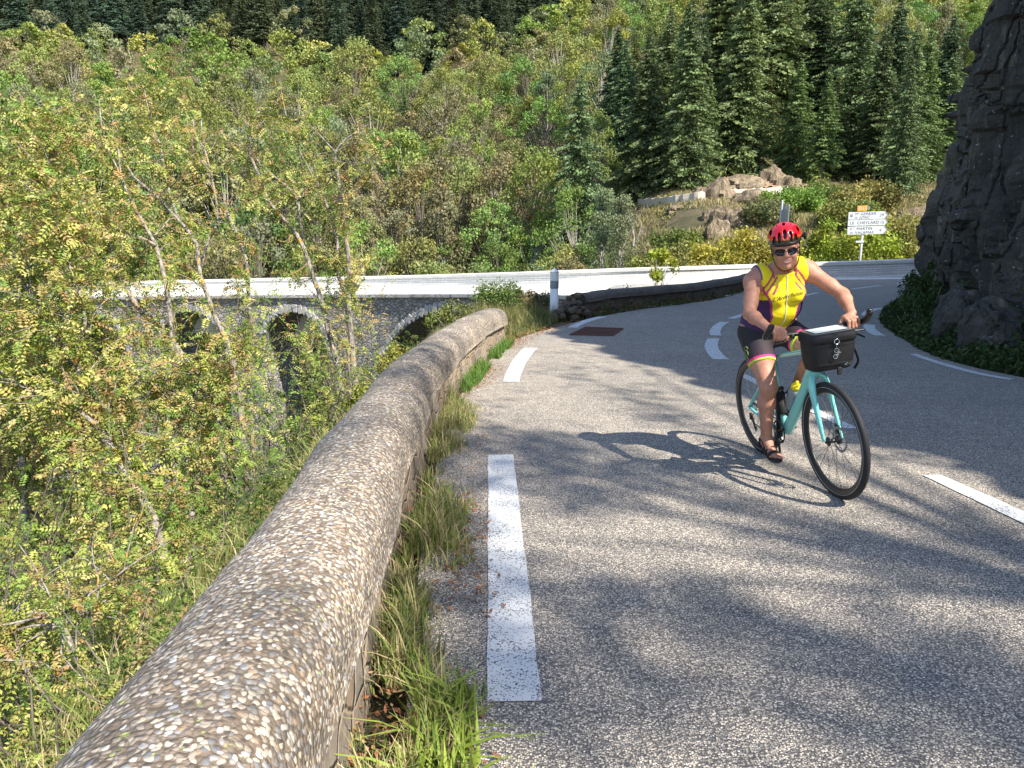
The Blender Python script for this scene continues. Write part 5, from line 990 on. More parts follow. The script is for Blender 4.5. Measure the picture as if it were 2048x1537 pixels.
V = [tuple(q + np.array([0, 0, .004 + g(q[1]) - q[2]])) for q in (a, b, c, d_)]; o2 = mkobj('drain_pit', V, [(0, 1, 2, 3)], M_RUST); o2.parent = o
def text_mesh(name, s_, size, M, mat, parent, extrude=.001, shear=0., align='LEFT', sx=1., space=1.):
    cu = bpy.data.curves.new('t', 'FONT'); cu.body = s_; cu.size = size; cu.extrude = extrude; cu.shear = shear; cu.align_x = align; cu.space_character = space; cu.resolution_u = 3; ob = bpy.data.objects.new('t', cu); col.objects.link(ob)
    me = bpy.data.meshes.new_from_object(ob.evaluated_get(bpy.context.evaluated_depsgraph_get())); bpy.data.objects.remove(ob); me.materials.clear(); me.materials.append(mat)
    me.transform(M @ Matrix.Diagonal((sx, 1, 1, 1))); o = bpy.data.objects.new(name, me); col.objects.link(o); o.parent = parent; return o
M_SIGNW = plain('white_sign_sheet', (.62, .66, .70), .4, var=.05); M_YEL = plain('orange_yellow_plate', (.85, .36, .02), .45, var=.06); M_SIGNB = plain('sign_blue_grey', (.16, .19, .22), .5); M_BROWN = plain('brown_symbol', (.25, .09, .05), .5)
Ys = 39.6; pb = AT(1718, 540, Ys); pb[2] -= 1.6; e = empty('direction_sign', tuple(pb)); tag(e, 'white arrow-shaped direction sign on a post behind the white wall by the rock', 'road sign')
sc_px = (Ys * math.cos(PIT)) / FPX          # metres for one pixel there
def SP(px, py): q = AT(px, py, Ys); return q[0] - pb[0], q[2] - pb[2]
MB().lathe((0, 0, 0), (0, 0, 1), [(.055, 0), (.055, SP(1718, 412)[1])], 16).build('post', M_WPLAST, e, True)
tilt = R(2)
rotp = Matrix.Rotation(R(90), 4, 'X')
def panel(x0, x1, y0, y1, arrow, mat, nm, txts, border=None, dy=-.075):
    (ax, az), (bx, bz) = SP(x0, y1), SP(x1, y0); w = bx - ax; h = bz - az; pt = Matrix.Translation((ax, dy, az)) @ Matrix.Rotation(R(1.6), 4, 'Y').inverted() @ rotp
    tip = h * .42; poly = [(0, 0), (w - tip, 0), (w, h / 2), (w - tip, h), (0, h)] if arrow else [(.02, 0), (w - .02, 0), (w, .02), (w, h - .02), (w - .02, h), (.02, h), (0, h - .02), (0, .02)]
    mbp = MB(); mbp.prism(poly, .03, pt @ Matrix.Translation((0, 0, -.015))); o = mbp.build(nm, mat, e)
    if arrow:   # dark chevron at the point
        mbc = MB(); mbc.prism([(w - tip, h * .04), (w - .01, h / 2), (w - tip, h * .96), (w - tip * 1.35, h * .96), (w - tip * .42, h / 2), (w - tip * 1.35, h * .04)], .004, pt @ Matrix.Translation((0, 0, .016))); mbc.build('arrow_tip', M_SIGNB, o)
    for s_, tx, ty, size, sh, sxx in txts: text_mesh('lettering', s_, size, pt @ Matrix.Translation((tx * w, ty * h, .018)), M_BLACK if mat is not M_YEL else M_SIGNW, o, .0015, sh, sx=sxx, space=1.12)
    return o, pt, w, h
panel(1713, 1733, 412, 423, False, M_YEL, 'route_plate', [('D120', .12, .24, .25, 0, .95)])
o, pt, w, h = panel(1695, 1776, 425, 440, True, M_SIGNW, 'arrow_panel', [('M', .15, .56, .19, .3, 1), ('T', .235, .68, .11, .3, 1), ('GERBIER', .29, .56, .19, .3, 1.05), ('DE', .15, .12, .12, .3, 1), ('JONC', .27, .10, .19, .3, 1.05), ('29', .77, .32, .21, .3, 1)])
mbs = MB(); mbs.box(0, 0, 0, .13, .13, .004); s_o = mbs.build('symbol', M_BROWN, o); s_o.matrix_local = pt @ Matrix.Translation((.16, h * .52, .018)); mb2 = MB(); mb2.torus((0, 0, .003), (0, 0, 1), .035, .008, 20, 6); q_ = mb2.build('symbol_ring', M_SIGNW, o); q_.matrix_local = pt @ Matrix.Translation((.16, h * .52, .019))
panel(1694, 1775, 441, 452.5, True, M_SIGNW, 'arrow_panel', [('LE  CHEYLARD', .05, .26, .20, 0, 1.05), ('15', .80, .26, .20, 0, 1)])
panel(1693, 1775, 454, 470, True, M_SIGNW, 'arrow_panel', [('S', .06, .56, .19, 0, 1), ('T', .125, .68, .11, 0, 1), ('MARTIN', .22, .56, .19, 0, 1.1), ('DE', .06, .10, .12, 0, 1), ('VALAMAS', .19, .08, .19, 0, 1.1), ('6', .79, .32, .21, 0, 1)])
panel(1710, 1727, 482, 486, False, M_SIGNW, 'small_plate', [('', 0, 0, .1, 0, 1)][:0])
# sign seen edge-on behind the cyclist's helmet
Yq = 33.5; pb2 = AT(1553, 560, Yq); e2 = empty('edge_on_sign', (pb2[0], Yq, float(g(Yq)))); tag(e2, "grey sign post with a narrow edge-on panel right above the cyclist's helmet", 'sign post')
def Z2(py): return AT(1553, py, Yq)[2] - float(g(Yq))
MB().lathe((0, 0, 0), (0, 0, 1), [(.045, 0), (.045, Z2(402)), (.03, Z2(401))], 16).build('post', M_METAL, e2, True)
mb = MB(); mb.box(.14, .02, (Z2(412) + Z2(452)) / 2, .05, 1.1, Z2(412) - Z2(452), bev=.01); mb.build('panel', M_METAL, e2)
mb = MB(); mb.box(.20, -.3, (Z2(410) + Z2(470)) / 2, .02, .06, Z2(410) - Z2(470), bev=.004); mb.build('rail', M_WPLAST, e2)
pt = Matrix.Translation((-.40, -.12, Z2(483))) @ Matrix.Rotation(R(20), 4, 'Z') @ rotp; mb = MB(); mb.prism([(0, 0), (.74, 0), (.37, -.66)], .02, pt); tr_ = mb.build('triangle_plate', M_SIGNB, e2); mb = MB(); mb.prism([(.10, -.19), (.62, -.19), (.36, -.56)], .004, pt @ Matrix.Translation((0, 0, .021))); mb.build('triangle_face', M_SIGNW, tr_)
# ================================================================== bicycle and cyclist, both built in the bicycle's own frame (X forward, Y to the rider's left, Z up)
BR, BF = G(1523, 905), G(1674, 994); BD = BF - BR
BROT = Matrix.Rotation(math.atan2(BD[1], BD[0]), 4, 'Z') @ Matrix.Rotation(-math.atan2(BD[2], math.hypot(BD[0], BD[1])), 4, 'Y') @ Matrix.Rotation(R(8.0), 4, 'X')
BS = 1.045
def rig(name, label, cat):
    o = bpy.data.objects.new(name, None); col.objects.link(o); o.matrix_world = Matrix.Translation(tuple(BR)) @ BROT @ Matrix.Scale(BS, 4); tag(o, label, cat); return o
M_MINT = plain('mint_gloss_paint', (.22, .62, .56), .22, var=.03, vs=4, **{'Coat Weight': .5, 'Coat Roughness': .1}); M_TYRE = plain('tyre_rubber', (.018, .018, .019), .75, var=.2, bump=.002, bs=120); M_BLK = plain('black_anodised', (.014, .014, .015), .35, var=.15); M_STEEL = plain('bright_steel', (.55, .56, .57), .25, .9, var=.1)
M_BFAB = plain('black_bag_fabric', (.006, .006, .007), .7, var=.3, vs=8, bump=.004, bs=60); M_STRIPE = plain('pale_reflective_stripe', (.42, .42, .40), .4); M_GLOSSB = plain('gloss_black_lens', (.010, .008, .010), .06); M_ORANGE = plain('orange_reflector', (.75, .28, .02), .3)
bike = rig('bicycle', 'mint green bicycle with flat bar and black tyres ridden towards the camera', 'bicycle')
WR = .35; FA = (.995, 0, WR); RA = (0, 0, WR); BB_ = (.41, 0, .27)
def wheel(C, front):
    hubm = MB(); hubm.lathe((C[0], -.05, C[2]), (0, 1, 0), [(.010, 0), (.012, .012), (.027, .016), (.027, .02), (.014, .028), (.014, .068), (.027, .076), (.027, .08), (.012, .086), (.010, .10)], 24)
    tm = MB(); tm.torus(C, (0, 1, 0), WR - .0175, .0185, 96, 14, k=.95); tyre_root = bpy.data.objects.new('wheel', mkmesh('wheel_hub', np.concatenate(hubm.v), hubm.f, M_BLK, True)); col.objects.link(tyre_root); tyre_root.parent = bike
    ty = tm.build('tyre', M_TYRE, tyre_root, True)
    st = MB()
    for s_ in (-1, 1): st.torus((C[0], s_ * .0158, C[2]), (0, 1, 0), WR - .030, .0016, 96, 5)
    st.build('sidewall_line', M_STRIPE, ty)
    rm = MB(); rm.lathe((C[0], -.013, C[2]), (0, 1, 0), [(WR - .034, 0), (WR - .052, .001), (WR - .064, .008), (WR - .066, .013), (WR - .064, .018), (WR - .052, .025), (WR - .034, .026), (WR - .034, 0)], 96, caps=False); rm.build('rim', M_BLK, tyre_root, True)
    sp = MB(); n = 28
    for i in range(n):
        a = 2 * math.pi * i / n; sd_ = 1 if i % 2 else -1; b = a + .62 * (1 if (i // 2) % 2 else -1)
        sp.tube([(C[0] + .026 * math.cos(b), sd_ * .028, C[2] + .026 * math.sin(b)), (C[0] + (WR - .062) * math.cos(a), sd_ * .003, C[2] + (WR - .062) * math.sin(a))], .0011, 4, caps=False)
    sp.build('spokes', M_BLK, tyre_root)
    dk = MB(); yd = .040; Nn = 24
    dk.torus((C[0], yd, C[2]), (0, 1, 0), .070, .0085, 40, 6, k=.12)
    for i in range(6):
        a = i * math.pi / 3; dk.tube([(C[0] + .02 * math.cos(a), yd, C[2] + .02 * math.sin(a)), (C[0] + .064 * math.cos(a + .5), yd, C[2] + .064 * math.sin(a + .5))], .003, 5)
    dk.torus((C[0], yd, C[2]), (0, 1, 0), .022, .006, 24, 6, k=.4); dk.build('brake_disc', M_STEEL if False else M_METAL, tyre_root)
    return tyre_root
wheel(FA, True); rw = wheel(RA, False)
fr = MB()
def fl(mb, P, r, flat=None, n=14): mb.tube(smooth_path(P, .02).tolist(), [float(np.interp(k, np.linspace(0, 1, len(r)), r)) for k in np.linspace(0, 1, len(smooth_path(P, .02)))], n, 0, True, flat=flat)
ST = (.305, 0, .755); HT0, HT1 = (.845, 0, .745), (.800, 0, .895)
fl(fr, [(.425, 0, .275), (.62, 0, .50), (.825, 0, .775)], [.036, .034, .034], ((0, 1, 0), 1.12)); fl(fr, [ST, (.55, 0, .81), (.80, 0, .865)], [.014, .017, .022], ((0, 1, 0), .8))
fl(fr, [(.40, 0, .26), (.36, 0, .5), ST], [.020, .017, .0165]); fl(fr, [HT0, HT1], [.031, .027]); fl(fr, [(.41, -.035, .27), (.41, .035, .27)], [.027, .027])
for s_ in (-1, 1):
    fl(fr, [(.39, s_ * .03, .268), (.22, s_ * .05, .30), (.0, s_ * .062, .35)], [.015, .011, .010]); fl(fr, [(.315, s_ * .014, .70), (.16, s_ * .045, .53), (.0, s_ * .062, .36)], [.010, .009, .009])
fr.build('frame', M_MINT, bike, True)
fk = MB(); fl(fk, [(.848, 0, .74), (.853, 0, .722)], [.032, .034])
for s_ in (-1, 1): fl(fk, [(.852, s_ * .0, .728), (.862, s_ * .034, .712), (.880, s_ * .05, .66), (.925, s_ * .055, .53), (.992, s_ * .057, .352)], [.027, .025, .019, .016, .011], ((1, 0, 0), .68))
f_o = fk.build('fork', M_MINT, bike, True)
cp = MB(); cp.box(.955, .052, .40, .045, .018, .07, bev=.006); cp.build('brake_caliper', M_BLK, f_o)
hx = MB(); hx.tube([(.80, 0, .885), (.795, 0, .955)], .022, 16); hx.tube([(.795, 0, .945), (.865, 0, .985)], .017, 12); hx.build('stem', M_BLK, bike, True)
hb = MB(); hb.tube(smooth_path([(.85, -.305, 1.0), (.862, -.14, .992), (.867, 0, .988), (.862, .14, .992), (.85, .305, 1.0)], .02).tolist(), .0135, 12)
hbo = hb.build('handlebar', M_BLK, bike, True)
for s_ in (-1, 1):
    gm = MB(); gm.tube([(.853, s_ * .165, .993), (.852, s_ * .30, 1.0)], .0175, 14); gm.build('grip', M_BLK, hbo, True)
    em = MB(); em.tube(smooth_path([(.85, s_ * .302, .998), (.885, s_ * .310, 1.018), (.925, s_ * .305, 1.052), (.935, s_ * .300, 1.072)], .01).tolist(), [.018, .019, .0195, .020, .019, .016, .012][:0] or .0185, 12); em.lathe((.936, s_ * .2995, 1.073), (.2, 0, 1), [(.0185, 0), (.015, .008), (.006, .013)], 12); em.build('bar_end', M_BLK, hbo, True)
    bl = MB(); bl.tube(smooth_path([(.865, s_ * .15, .985), (.905, s_ * .165, .975), (.918, s_ * .22, .965), (.915, s_ * .28, .962)], .01).tolist(), .006, 8); bl.box(.870, s_ * .148, .983, .035, .025, .03, bev=.006); bl.build('brake_lever', M_BLK, hbo, True)
cb = MB()
for y_, a in ((-.10, .0), (-.06, .02), (.08, .02)): cb.tube(smooth_path([(.90, y_, .985), (.955, y_ * .8, .94 + a), (.90, y_ * .3, .86), (.865, .02, .80)], .02).tolist(), .0028, 6)
cb.tube(smooth_path([(.87, .035, .74), (.90, .066, .60), (.95, .07, .45)], .02).tolist(), .0025, 6); cb.build('brake_cables', M_BLK, hbo, True)
sp_ = MB(); sp_.tube([ST, (.243, 0, .90)], .0145, 12); sp_.build('seat_post', M_BLK, bike, True)
sd_ = MB(); V = []; ks = 16
for i, (x, w, z) in enumerate([(.10, .02, .905), (.11, .065, .915), (.14, .075, .918), (.19, .068, .913), (.24, .042, .905), (.30, .026, .903), (.35, .02, .900), (.375, .008, .895)]):
    for k in range(ks): t = 2 * math.pi * k / ks; V.append((x, w * math.cos(t), z + .020 * math.sin(t)))
sd_.add(V, [tuple(q) for q in np.array([[i * ks + j, i * ks + (j + 1) % ks, (i + 1) * ks + (j + 1) % ks, (i + 1) * ks + j] for i in range(7) for j in range(ks)])] + [tuple(range(ks)), tuple(range(7 * ks, 8 * ks))]); sd_.build('saddle', M_BLK, bike, True)
ck = MB(); ck.torus((.41, -.050, .27), (0, 1, 0), .074, .008, 48, 6, k=.3); [ck.tube([(.41, -.050, .27), (.41 + .072 * math.cos(a), -.050, .27 + .072 * math.sin(a))], [.016, .010], 6, flat=((0, 1, 0), 1.)) for a in (.4, 1.66, 2.9, 4.2, 5.4)]; cr_ = ck.build('chainring', M_BLK, bike); PR, PL = (.455, -.115, .136), (.365, .115, .404)
for s_, P in ((-1, PR), (1, PL)):
    am = MB(); am.tube([(.41, s_ * .062, .27), (P[0], s_ * .075, P[2])], [.014, .011], 10, flat=((1, 0, 0), .6)); ao = am.build('crank_arm', M_BLK, bike, True)
    pm = MB(); pm.box(P[0], s_ * .130, P[2], .085, .085, .018, bev=.005); pm.tube([(P[0], s_ * .075, P[2]), (P[0], s_ * .17, P[2])], .006, 8); po = pm.build('pedal', M_BLK, bike)
    rf = MB(); rf.box(P[0] + .046, s_ * .130, P[2], .008, .05, .014); rf.build('reflector', M_ORANGE, po)
ch = MB(); ch.tube([(.41, -.05, .348), (.0, -.045, .388)], .004, 6); ch.tube([(.41, -.05, .192), (.03, -.045, .23), (.0, -.045, .28)], .004, 6); ch.build('chain', M_BLK, bike)
cs = MB(); cs.lathe((0, -.05, WR), (0, 1, 0), [(.026, 0), (.034, .006), (.034, .008), (.044, .014), (.044, .016), (.053, .020), (.02, .024)], 32); cs.build('cassette', M_METAL, bike); dr = MB(); dr.box(.01, -.06, .285, .03, .018, .05, bev=.005); dr.tube([(.012, -.056, .28), (.04, -.05, .20)], [.016, .010], 8, flat=((1, 0, 0), .4)); dr.torus((.045, -.047, .20), (0, 1, 0), .014, .004, 20, 6); dr.build('rear_derailleur', M_BLK, bike, True)
bc = MB(); bc.tube(smooth_path([(.525, -.030, .42), (.50, -.042, .50), (.52, -.035, .56), (.56, 0, .58), (.52, .035, .56), (.50, .042, .50), (.525, .030, .42)], .01).tolist(), .004, 6); bc.box(.50, 0, .40, .07, .07, .012, bev=.004); bc.build('bottle_cage', M_BLK, bike, True)
# bottles ride in their cages but are things of their own
def bottle(name, base, ax, r, h, m1, m2, label, capr=.7):
    o = rig(name, label, 'bottle'); b = MB(); b.lathe(base, ax, [(r * .9, 0), (r, .008), (r, h * .42), (r * .92, h * .46), (r, h * .5), (r, h * .76), (r * .72, h * .84)], 28); b.build('body', m1, o, True)
    c = MB(); c.lathe(tuple(Vector(base) + Vector(ax).normalized() * h * .835), ax, [(r * capr * 1.12, 0), (r * capr * 1.14, .022), (r * capr * .6, .034), (r * .26, .038), (r * .26, .056), (r * .1, .06)], 24); c.build('cap', m2, o, True); return o
M_CLEAR = plain('cloudy_plastic', (.30, .34, .36), .3, var=.1, **{'Transmission Weight': .25}); M_YCAP = plain('yellow_plastic', (.80, .62, .01), .35)
bottle('water_bottle', (.490, .0, .435), (.50, 0, .86), .040, .215, M_CLEAR, M_YCAP, "cloudy water bottle with a yellow cap in the mint bicycle's frame")
bottle('tool_bottle', (.385, 0, .375), (-.28, 0, .96), .037, .19, M_BFAB, M_BLK, "black bottle against the bicycle's seat tube", .9)
# handlebar bag
bag = rig('handlebar_bag', 'boxy black handlebar bag with a folded map on its lid', 'bag')
def rrect(cx, cy, cz, sx, sy, rr, n=6, tx=0.):
    P = []
    for qx, qy in ((1, 1), (-1, 1), (-1, -1), (1, -1)):
        for k in range(n + 1):
            a = math.atan2(qy, qx) - math.pi / 4 + (math.pi / 2) * k / n; X = cx + qx * (sx / 2 - rr) + rr * math.cos(a); Yq = cy + qy * (sy / 2 - rr) + rr * math.sin(a); P.append((X, Yq, cz + tx * (X - cx)))
    return P
def loft(mb, rings):
    n = len(rings[0]); V = [p for r_ in rings for p in r_]; mb.add(V, [(i * n + j, i * n + (j + 1) % n, (i + 1) * n + (j + 1) % n, (i + 1) * n + j) for i in range(len(rings) - 1) for j in range(n)] + [tuple(range(n - 1, -1, -1)), tuple(range((len(rings) - 1) * n, len(rings) * n))])
bx, bz = .985, .800
mb = MB(); loft(mb, [rrect(bx - .005, 0, bz, .12, .225, .03), rrect(bx - .004, 0, bz + .008, .14, .245, .035), rrect(bx, 0, bz + .05, .155, .262, .035), rrect(bx + .004, 0, bz + .12, .168, .275, .035), rrect(bx + .004, 0, bz + .19, .17, .280, .035), rrect(bx + .004, 0, bz + .205, .165, .276, .035)]); mb.build('bag_body', M_BFAB, bag, True)
mb = MB(); loft(mb, [rrect(bx + .006, 0, bz + .196, .182, .292, .038, tx=-.05), rrect(bx + .006, 0, bz + .202, .188, .298, .04, tx=-.05), rrect(bx + .006, 0, bz + .238, .188, .298, .04, tx=-.06), rrect(bx + .004, 0, bz + .252, .176, .286, .036, tx=-.08), rrect(bx + .002, 0, bz + .256, .150, .262, .03, tx=-.08)]); lid = mb.build('lid', M_BFAB, bag, True)
M_MAPB = plain('map_plastic_window', (.10, .11, .12), .15, var=.1)
mb = MB(); loft(mb, [rrect(bx, 0, bz + .2575, .150, .262, .02, tx=-.08), rrect(bx, 0, bz + .2605, .148, .260, .02, tx=-.08)]); mb.build('map_window', M_MAPB, lid)
def mat_map():
    n = NT('folded_map'); w = n.noise(22, 5, .6); r_ = n.vor(34, 'DISTANCE_TO_EDGE', vec=n.mix(.05, n.tc(), n.noise(20, 3, out=1), 'ADD')); c = n.ramp(w, [(.4, (.80, .82, .84)), (.55, (.70, .78, .72)), (.66, (.84, .84, .80))]); c = n.mix(n.math('SUBTRACT', 1, n.sstep(r_, .0, .07)), c, (.45, .5, .55)); return n.set(c, .35)
mb = MB(); mb.box(0, 0, 0, .115, .215, .002); mp = mb.build('map', mat_map(), lid); mp.matrix_local = Matrix.Translation((bx + .004, -.002, bz + .2645)) @ Matrix.Rotation(R(4), 4, 'Y')
xf = bx + .004 + .085
mb = MB(); mb.box(xf + .004, -.0, bz + .213, .012, .032, .07, bev=.004); mb.build('front_strap', M_BFAB, bag); mb = MB(); mb.box(xf - .004, .02, bz - .005, .016, .03, .05, bev=.004); mb.build('buckle', M_BFAB, bag)
mb = MB(); mb.tube(smooth_path([(bx + .02, .148, bz + .215), (bx + .05, .175, bz + .205), (bx + .09, .19, bz + .19)], .01).tolist(), .007, 8, flat=((0, 0, 1), .3)); mb.tube(smooth_path([(bx + .0, .142, bz + .18), (bx + .03, .160, bz + .10), (bx + .045, .168, bz + .03), (bx + .03, .150, bz - .02)], .012).tolist(), [.013] * 0 or .013, 8, flat=((1, 0, 0), .35)); mb.build('side_strap', M_BFAB, bag, True)
mb = MB(); mb.tube([(xf - .006, -.125, bz + .05), (xf + .001, 0, bz + .052), (xf - .006, .125, bz + .05)], .0018, 5); mb.tube([(xf - .001, -.13, bz + .165), (xf + .004, 0, bz + .166), (xf - .001, .13, bz + .165)], .0018, 5); mb.build('seam_piping', M_BFAB, bag)
lg = MB(); lg.tube([(xf - .006, .055, bz + .03), (xf - .005, .075, bz + .042), (xf - .007, .09, bz + .034), (xf - .010, .102, bz + .044)], .0016, 5); lg.tube([(xf - .007, .062, bz + .024), (xf - .010, .10, bz + .030)], .0014, 5); lg.build('logo', M_STEEL, bag)
key = rig('key_ring', 'silver ring and small bicycle-shaped charm hanging on the front of the bag', 'key ring')
mb = MB(); mb.torus((xf + .018, -.0, bz + .195), (1, 0, 0), .016, .0038, 32, 8); mb.build('ring', M_STEEL, key, True)
mb = MB(); mb.tube([(xf + .014, 0, bz + .178), (xf + .010, .001, bz + .15)], .0016, 5); mb.torus((xf + .010, .001, bz + .135), (1, 0, 0), .0135, .0022, 24, 6); mb.torus((xf + .010, -.008, bz + .098), (1, 0, 0), .0135, .0022, 24, 6)
for q in ([(.001, .135), (.010, .118), (-.008, .098)], [(.010, .118), (.022, .123)], [(-.002, .112), (.012, .105), (.010, .118)], [(.016, .13), (.026, .116)]): mb.tube([(xf + .011, a, bz + b) for a, b in q], .0019, 5)
mb.build('charm', M_METAL, key)

for root in (bag, key):
    for ch_ in root.children_recursive:
        if ch_.type == 'MESH' and ch_.name.split('.')[0] != 'map':
            for v in ch_.data.vertices: v.co.z = bz - .015 + (v.co.z - bz) * .87; v.co.y *= .94
        elif ch_.type == 'MESH': ch_.matrix_local = Matrix.Translation((bx + .004, -.002, bz - .015 + .2645 * .87)) @ Matrix.Rotation(R(3.3), 4, 'Y') @ Matrix.Diagonal((.95, .90, 1, 1))

# ================================================================== the body as one implicit surface, then meshed
def surface_nets(D, org, h):
    ng = D < 0; nx, ny, nz = D.shape; c = np.zeros((nx - 1, ny - 1, nz - 1), np.int8)
    for a in (0, 1):
        for b in (0, 1):
            for d in (0, 1): c += ng[a:nx - 1 + a, b:ny - 1 + b, d:nz - 1 + d]
    act = (c > 0) & (c < 8); idx = -np.ones(c.shape, np.int64); I = np.argwhere(act); idx[act] = np.arange(len(I)); S_ = np.zeros((len(I), 3)); N_ = np.zeros(len(I))
    cor = [(a, b, d) for a in (0, 1) for b in (0, 1) for d in (0, 1)]
    for p in cor:
        for ax in range(3):
            if p[ax]: continue
            q = list(p); q[ax] = 1; v0 = D[I[:, 0] + p[0], I[:, 1] + p[1], I[:, 2] + p[2]]; v1 = D[I[:, 0] + q[0], I[:, 1] + q[1], I[:, 2] + q[2]]; m = (v0 < 0) != (v1 < 0); t = np.where(m, v0 / np.where(m, v0 - v1, 1), 0)
            P = np.tile(np.array(p, float), (len(I), 1)); P[:, ax] += t; S_ += P * m[:, None]; N_ += m
    V = (I + S_ / N_[:, None]) * h + org; F_ = []
    for ax in range(3):
        o1, o2 = (ax + 1) % 3, (ax + 2) % 3; sl0 = [slice(1, -1)] * 3; sl0[ax] = slice(0, -1); sl1 = [slice(1, -1)] * 3; sl1[ax] = slice(1, None); a_, b_ = ng[tuple(sl0)], ng[tuple(sl1)]; m = a_ != b_; E = np.argwhere(m); fl_ = a_[m]; off = np.ones(3, int); off[ax] = 0; E = E + off
        def cell(d1, d2): q = E.copy(); q[:, o1] -= d1; q[:, o2] -= d2; return idx[q[:, 0], q[:, 1], q[:, 2]]
        Q = np.stack([cell(1, 1), cell(0, 1), cell(0, 0), cell(1, 0)], 1); Q[~fl_] = Q[~fl_][:, ::-1]; F_.append(Q)
    F_ = np.concatenate(F_); F_ = F_[(F_ >= 0).all(1)]; return V, F_
class SDF:
    def __init__(s, lo, hi, h):
        s.lo = np.array(lo, float); s.h = h; s.n = np.ceil((np.array(hi) - s.lo) / h).astype(int) + 1; s.D = np.full(s.n, .2, np.float32)
    def sub(s, lo, hi, pad=.05):
        a = np.clip(((np.array(lo) - pad - s.lo) / s.h).astype(int), 0, s.n - 1); b = np.clip(((np.array(hi) + pad - s.lo) / s.h).astype(int) + 2, 1, s.n); sl = tuple(slice(x, y) for x, y in zip(a, b))
        ax = [s.lo[i] + s.h * np.arange(a[i], b[i]) for i in range(3)]; return sl, np.stack(np.meshgrid(*ax, indexing='ij'), -1)
    def join(s, sl, d, k):
        A = s.D[sl]
        if k > 0: hh = np.clip(.5 + .5 * (A - d) / k, 0, 1); s.D[sl] = A * (1 - hh) + d * hh - k * hh * (1 - hh)
        else: s.D[sl] = np.minimum(A, d)
    def cut(s, sl, d, k=.004):    # subtract the solid d < 0
        A = s.D[sl]; d = -d; hh = np.clip(.5 - .5 * (A - d) / k, 0, 1); s.D[sl] = A * (1 - hh) + d * hh + k * hh * (1 - hh)
    def cone(s, a, b, ra, rb, k=.02, fl=None):
        a, b = np.array(a, float), np.array(b, float); m = max(ra, rb); sl, P = s.sub(np.minimum(a, b) - m, np.maximum(a, b) + m, k + .02); ba = b - a; t = np.clip(((P - a) @ ba) / (ba @ ba), 0, 1); q = P - a - t[..., None] * ba
        if fl is not None: ax_, f_ = fl; ax_ = np.array(ax_, float) / np.linalg.norm(ax_); q = q + (q @ ax_)[..., None] * ax_ * (f_ - 1)
        s.join(sl, np.linalg.norm(q, axis=-1) - (ra + (rb - ra) * t), k)
    def _ell(s, c, r, Rm, pad):
        c = np.array(c, float); r = np.array(r, float); m = r.max(); sl, P = s.sub(c - m, c + m, pad); q = P - c
        if Rm is not None: q = q @ Rm
        k0 = np.linalg.norm(q / r, axis=-1); k1 = np.linalg.norm(q / (r * r), axis=-1) + 1e-9; return sl, k0 * (k0 - 1) / k1
    def ell(s, c, r, Rm=None, k=.02): sl, d = s._ell(c, r, Rm, k + .02); s.join(sl, d, k)
    def cutell(s, c, r, Rm=None, k=.004): sl, d = s._ell(c, r, Rm, .02); s.cut(sl, d, k)
HC_ = np.array([.598, -.012, 1.468]); yaw, pit = R(-25), R(7)
HR = np.array((Matrix.Rotation(yaw, 3, 'Z') @ Matrix.Rotation(pit, 3, 'Y') @ Matrix.Rotation(R(1), 3, 'X')))      # columns: the head's forward, left, up
def hp(x, y, z): return HC_ + HR @ np.array([x, y, z])
SHR_, SHL_ = (.475, -.176, 1.297), (.475, .186, 1.315)
def torso(S, o=0., k=.05):
    S.ell((.245, .0, .965), (.13 + o, .168 + o, .12 + o), None, k); S.cone((.265, .005, 1.02), (.35, .005, 1.14), .136 + o, .128 + o, k, ((0, 1, 0), .86)); S.cone((.35, .005, 1.13), (.435, .005, 1.26), .120 + o, .112 + o, k, ((0, 1, 0), .76)); S.ell((.39, .0, 1.09), (.115 + o, .145 + o, .095 + o), None, k)
    for s_ in (-1, 1): S.ell((.498, s_ * .068 + .005, 1.185), (.058 + o, .066 + o, .062 + o), None, .035)
    S.cone((.455, -.11, 1.315), (.455, .12, 1.325), .070 + o, .070 + o, k)
    S.cone(SHR_, (.47, -.13, 1.31), .058 + o, .07 + o, .03); S.cone(SHL_, (.47, .14, 1.325), .058 + o, .07 + o, .03)
def neck(S, o=0.): S.cone((.475, 0, 1.33), tuple(hp(-.02, 0, -.055)), .062 + o, .052 + o, .035)
ELR, WRR = (.600, -.275, 1.115), (.812, -.262, 1.045); ELL, WRL = (.625, .325, 1.145), (.812, .262, 1.055)
HIPR, HIPL = (.25, -.100, .93), (.25, .105, .93); KNR, KNL = (.475, -.130, .605), (.640, .130, .800); AKR, AKL = (.392, -.134, .235), (.290, .134, .500)
def thighs(S, o=0., k=.03):
    for hp_, kn in ((HIPR, KNR), (HIPL, KNL)):
        hp_, kn = np.array(hp_), np.array(kn); m = hp_ * .5 + kn * .5; S.cone(hp_, m, .098 + o, .079 + o, .04); S.cone(m, kn, .079 + o, .056 + o, k)
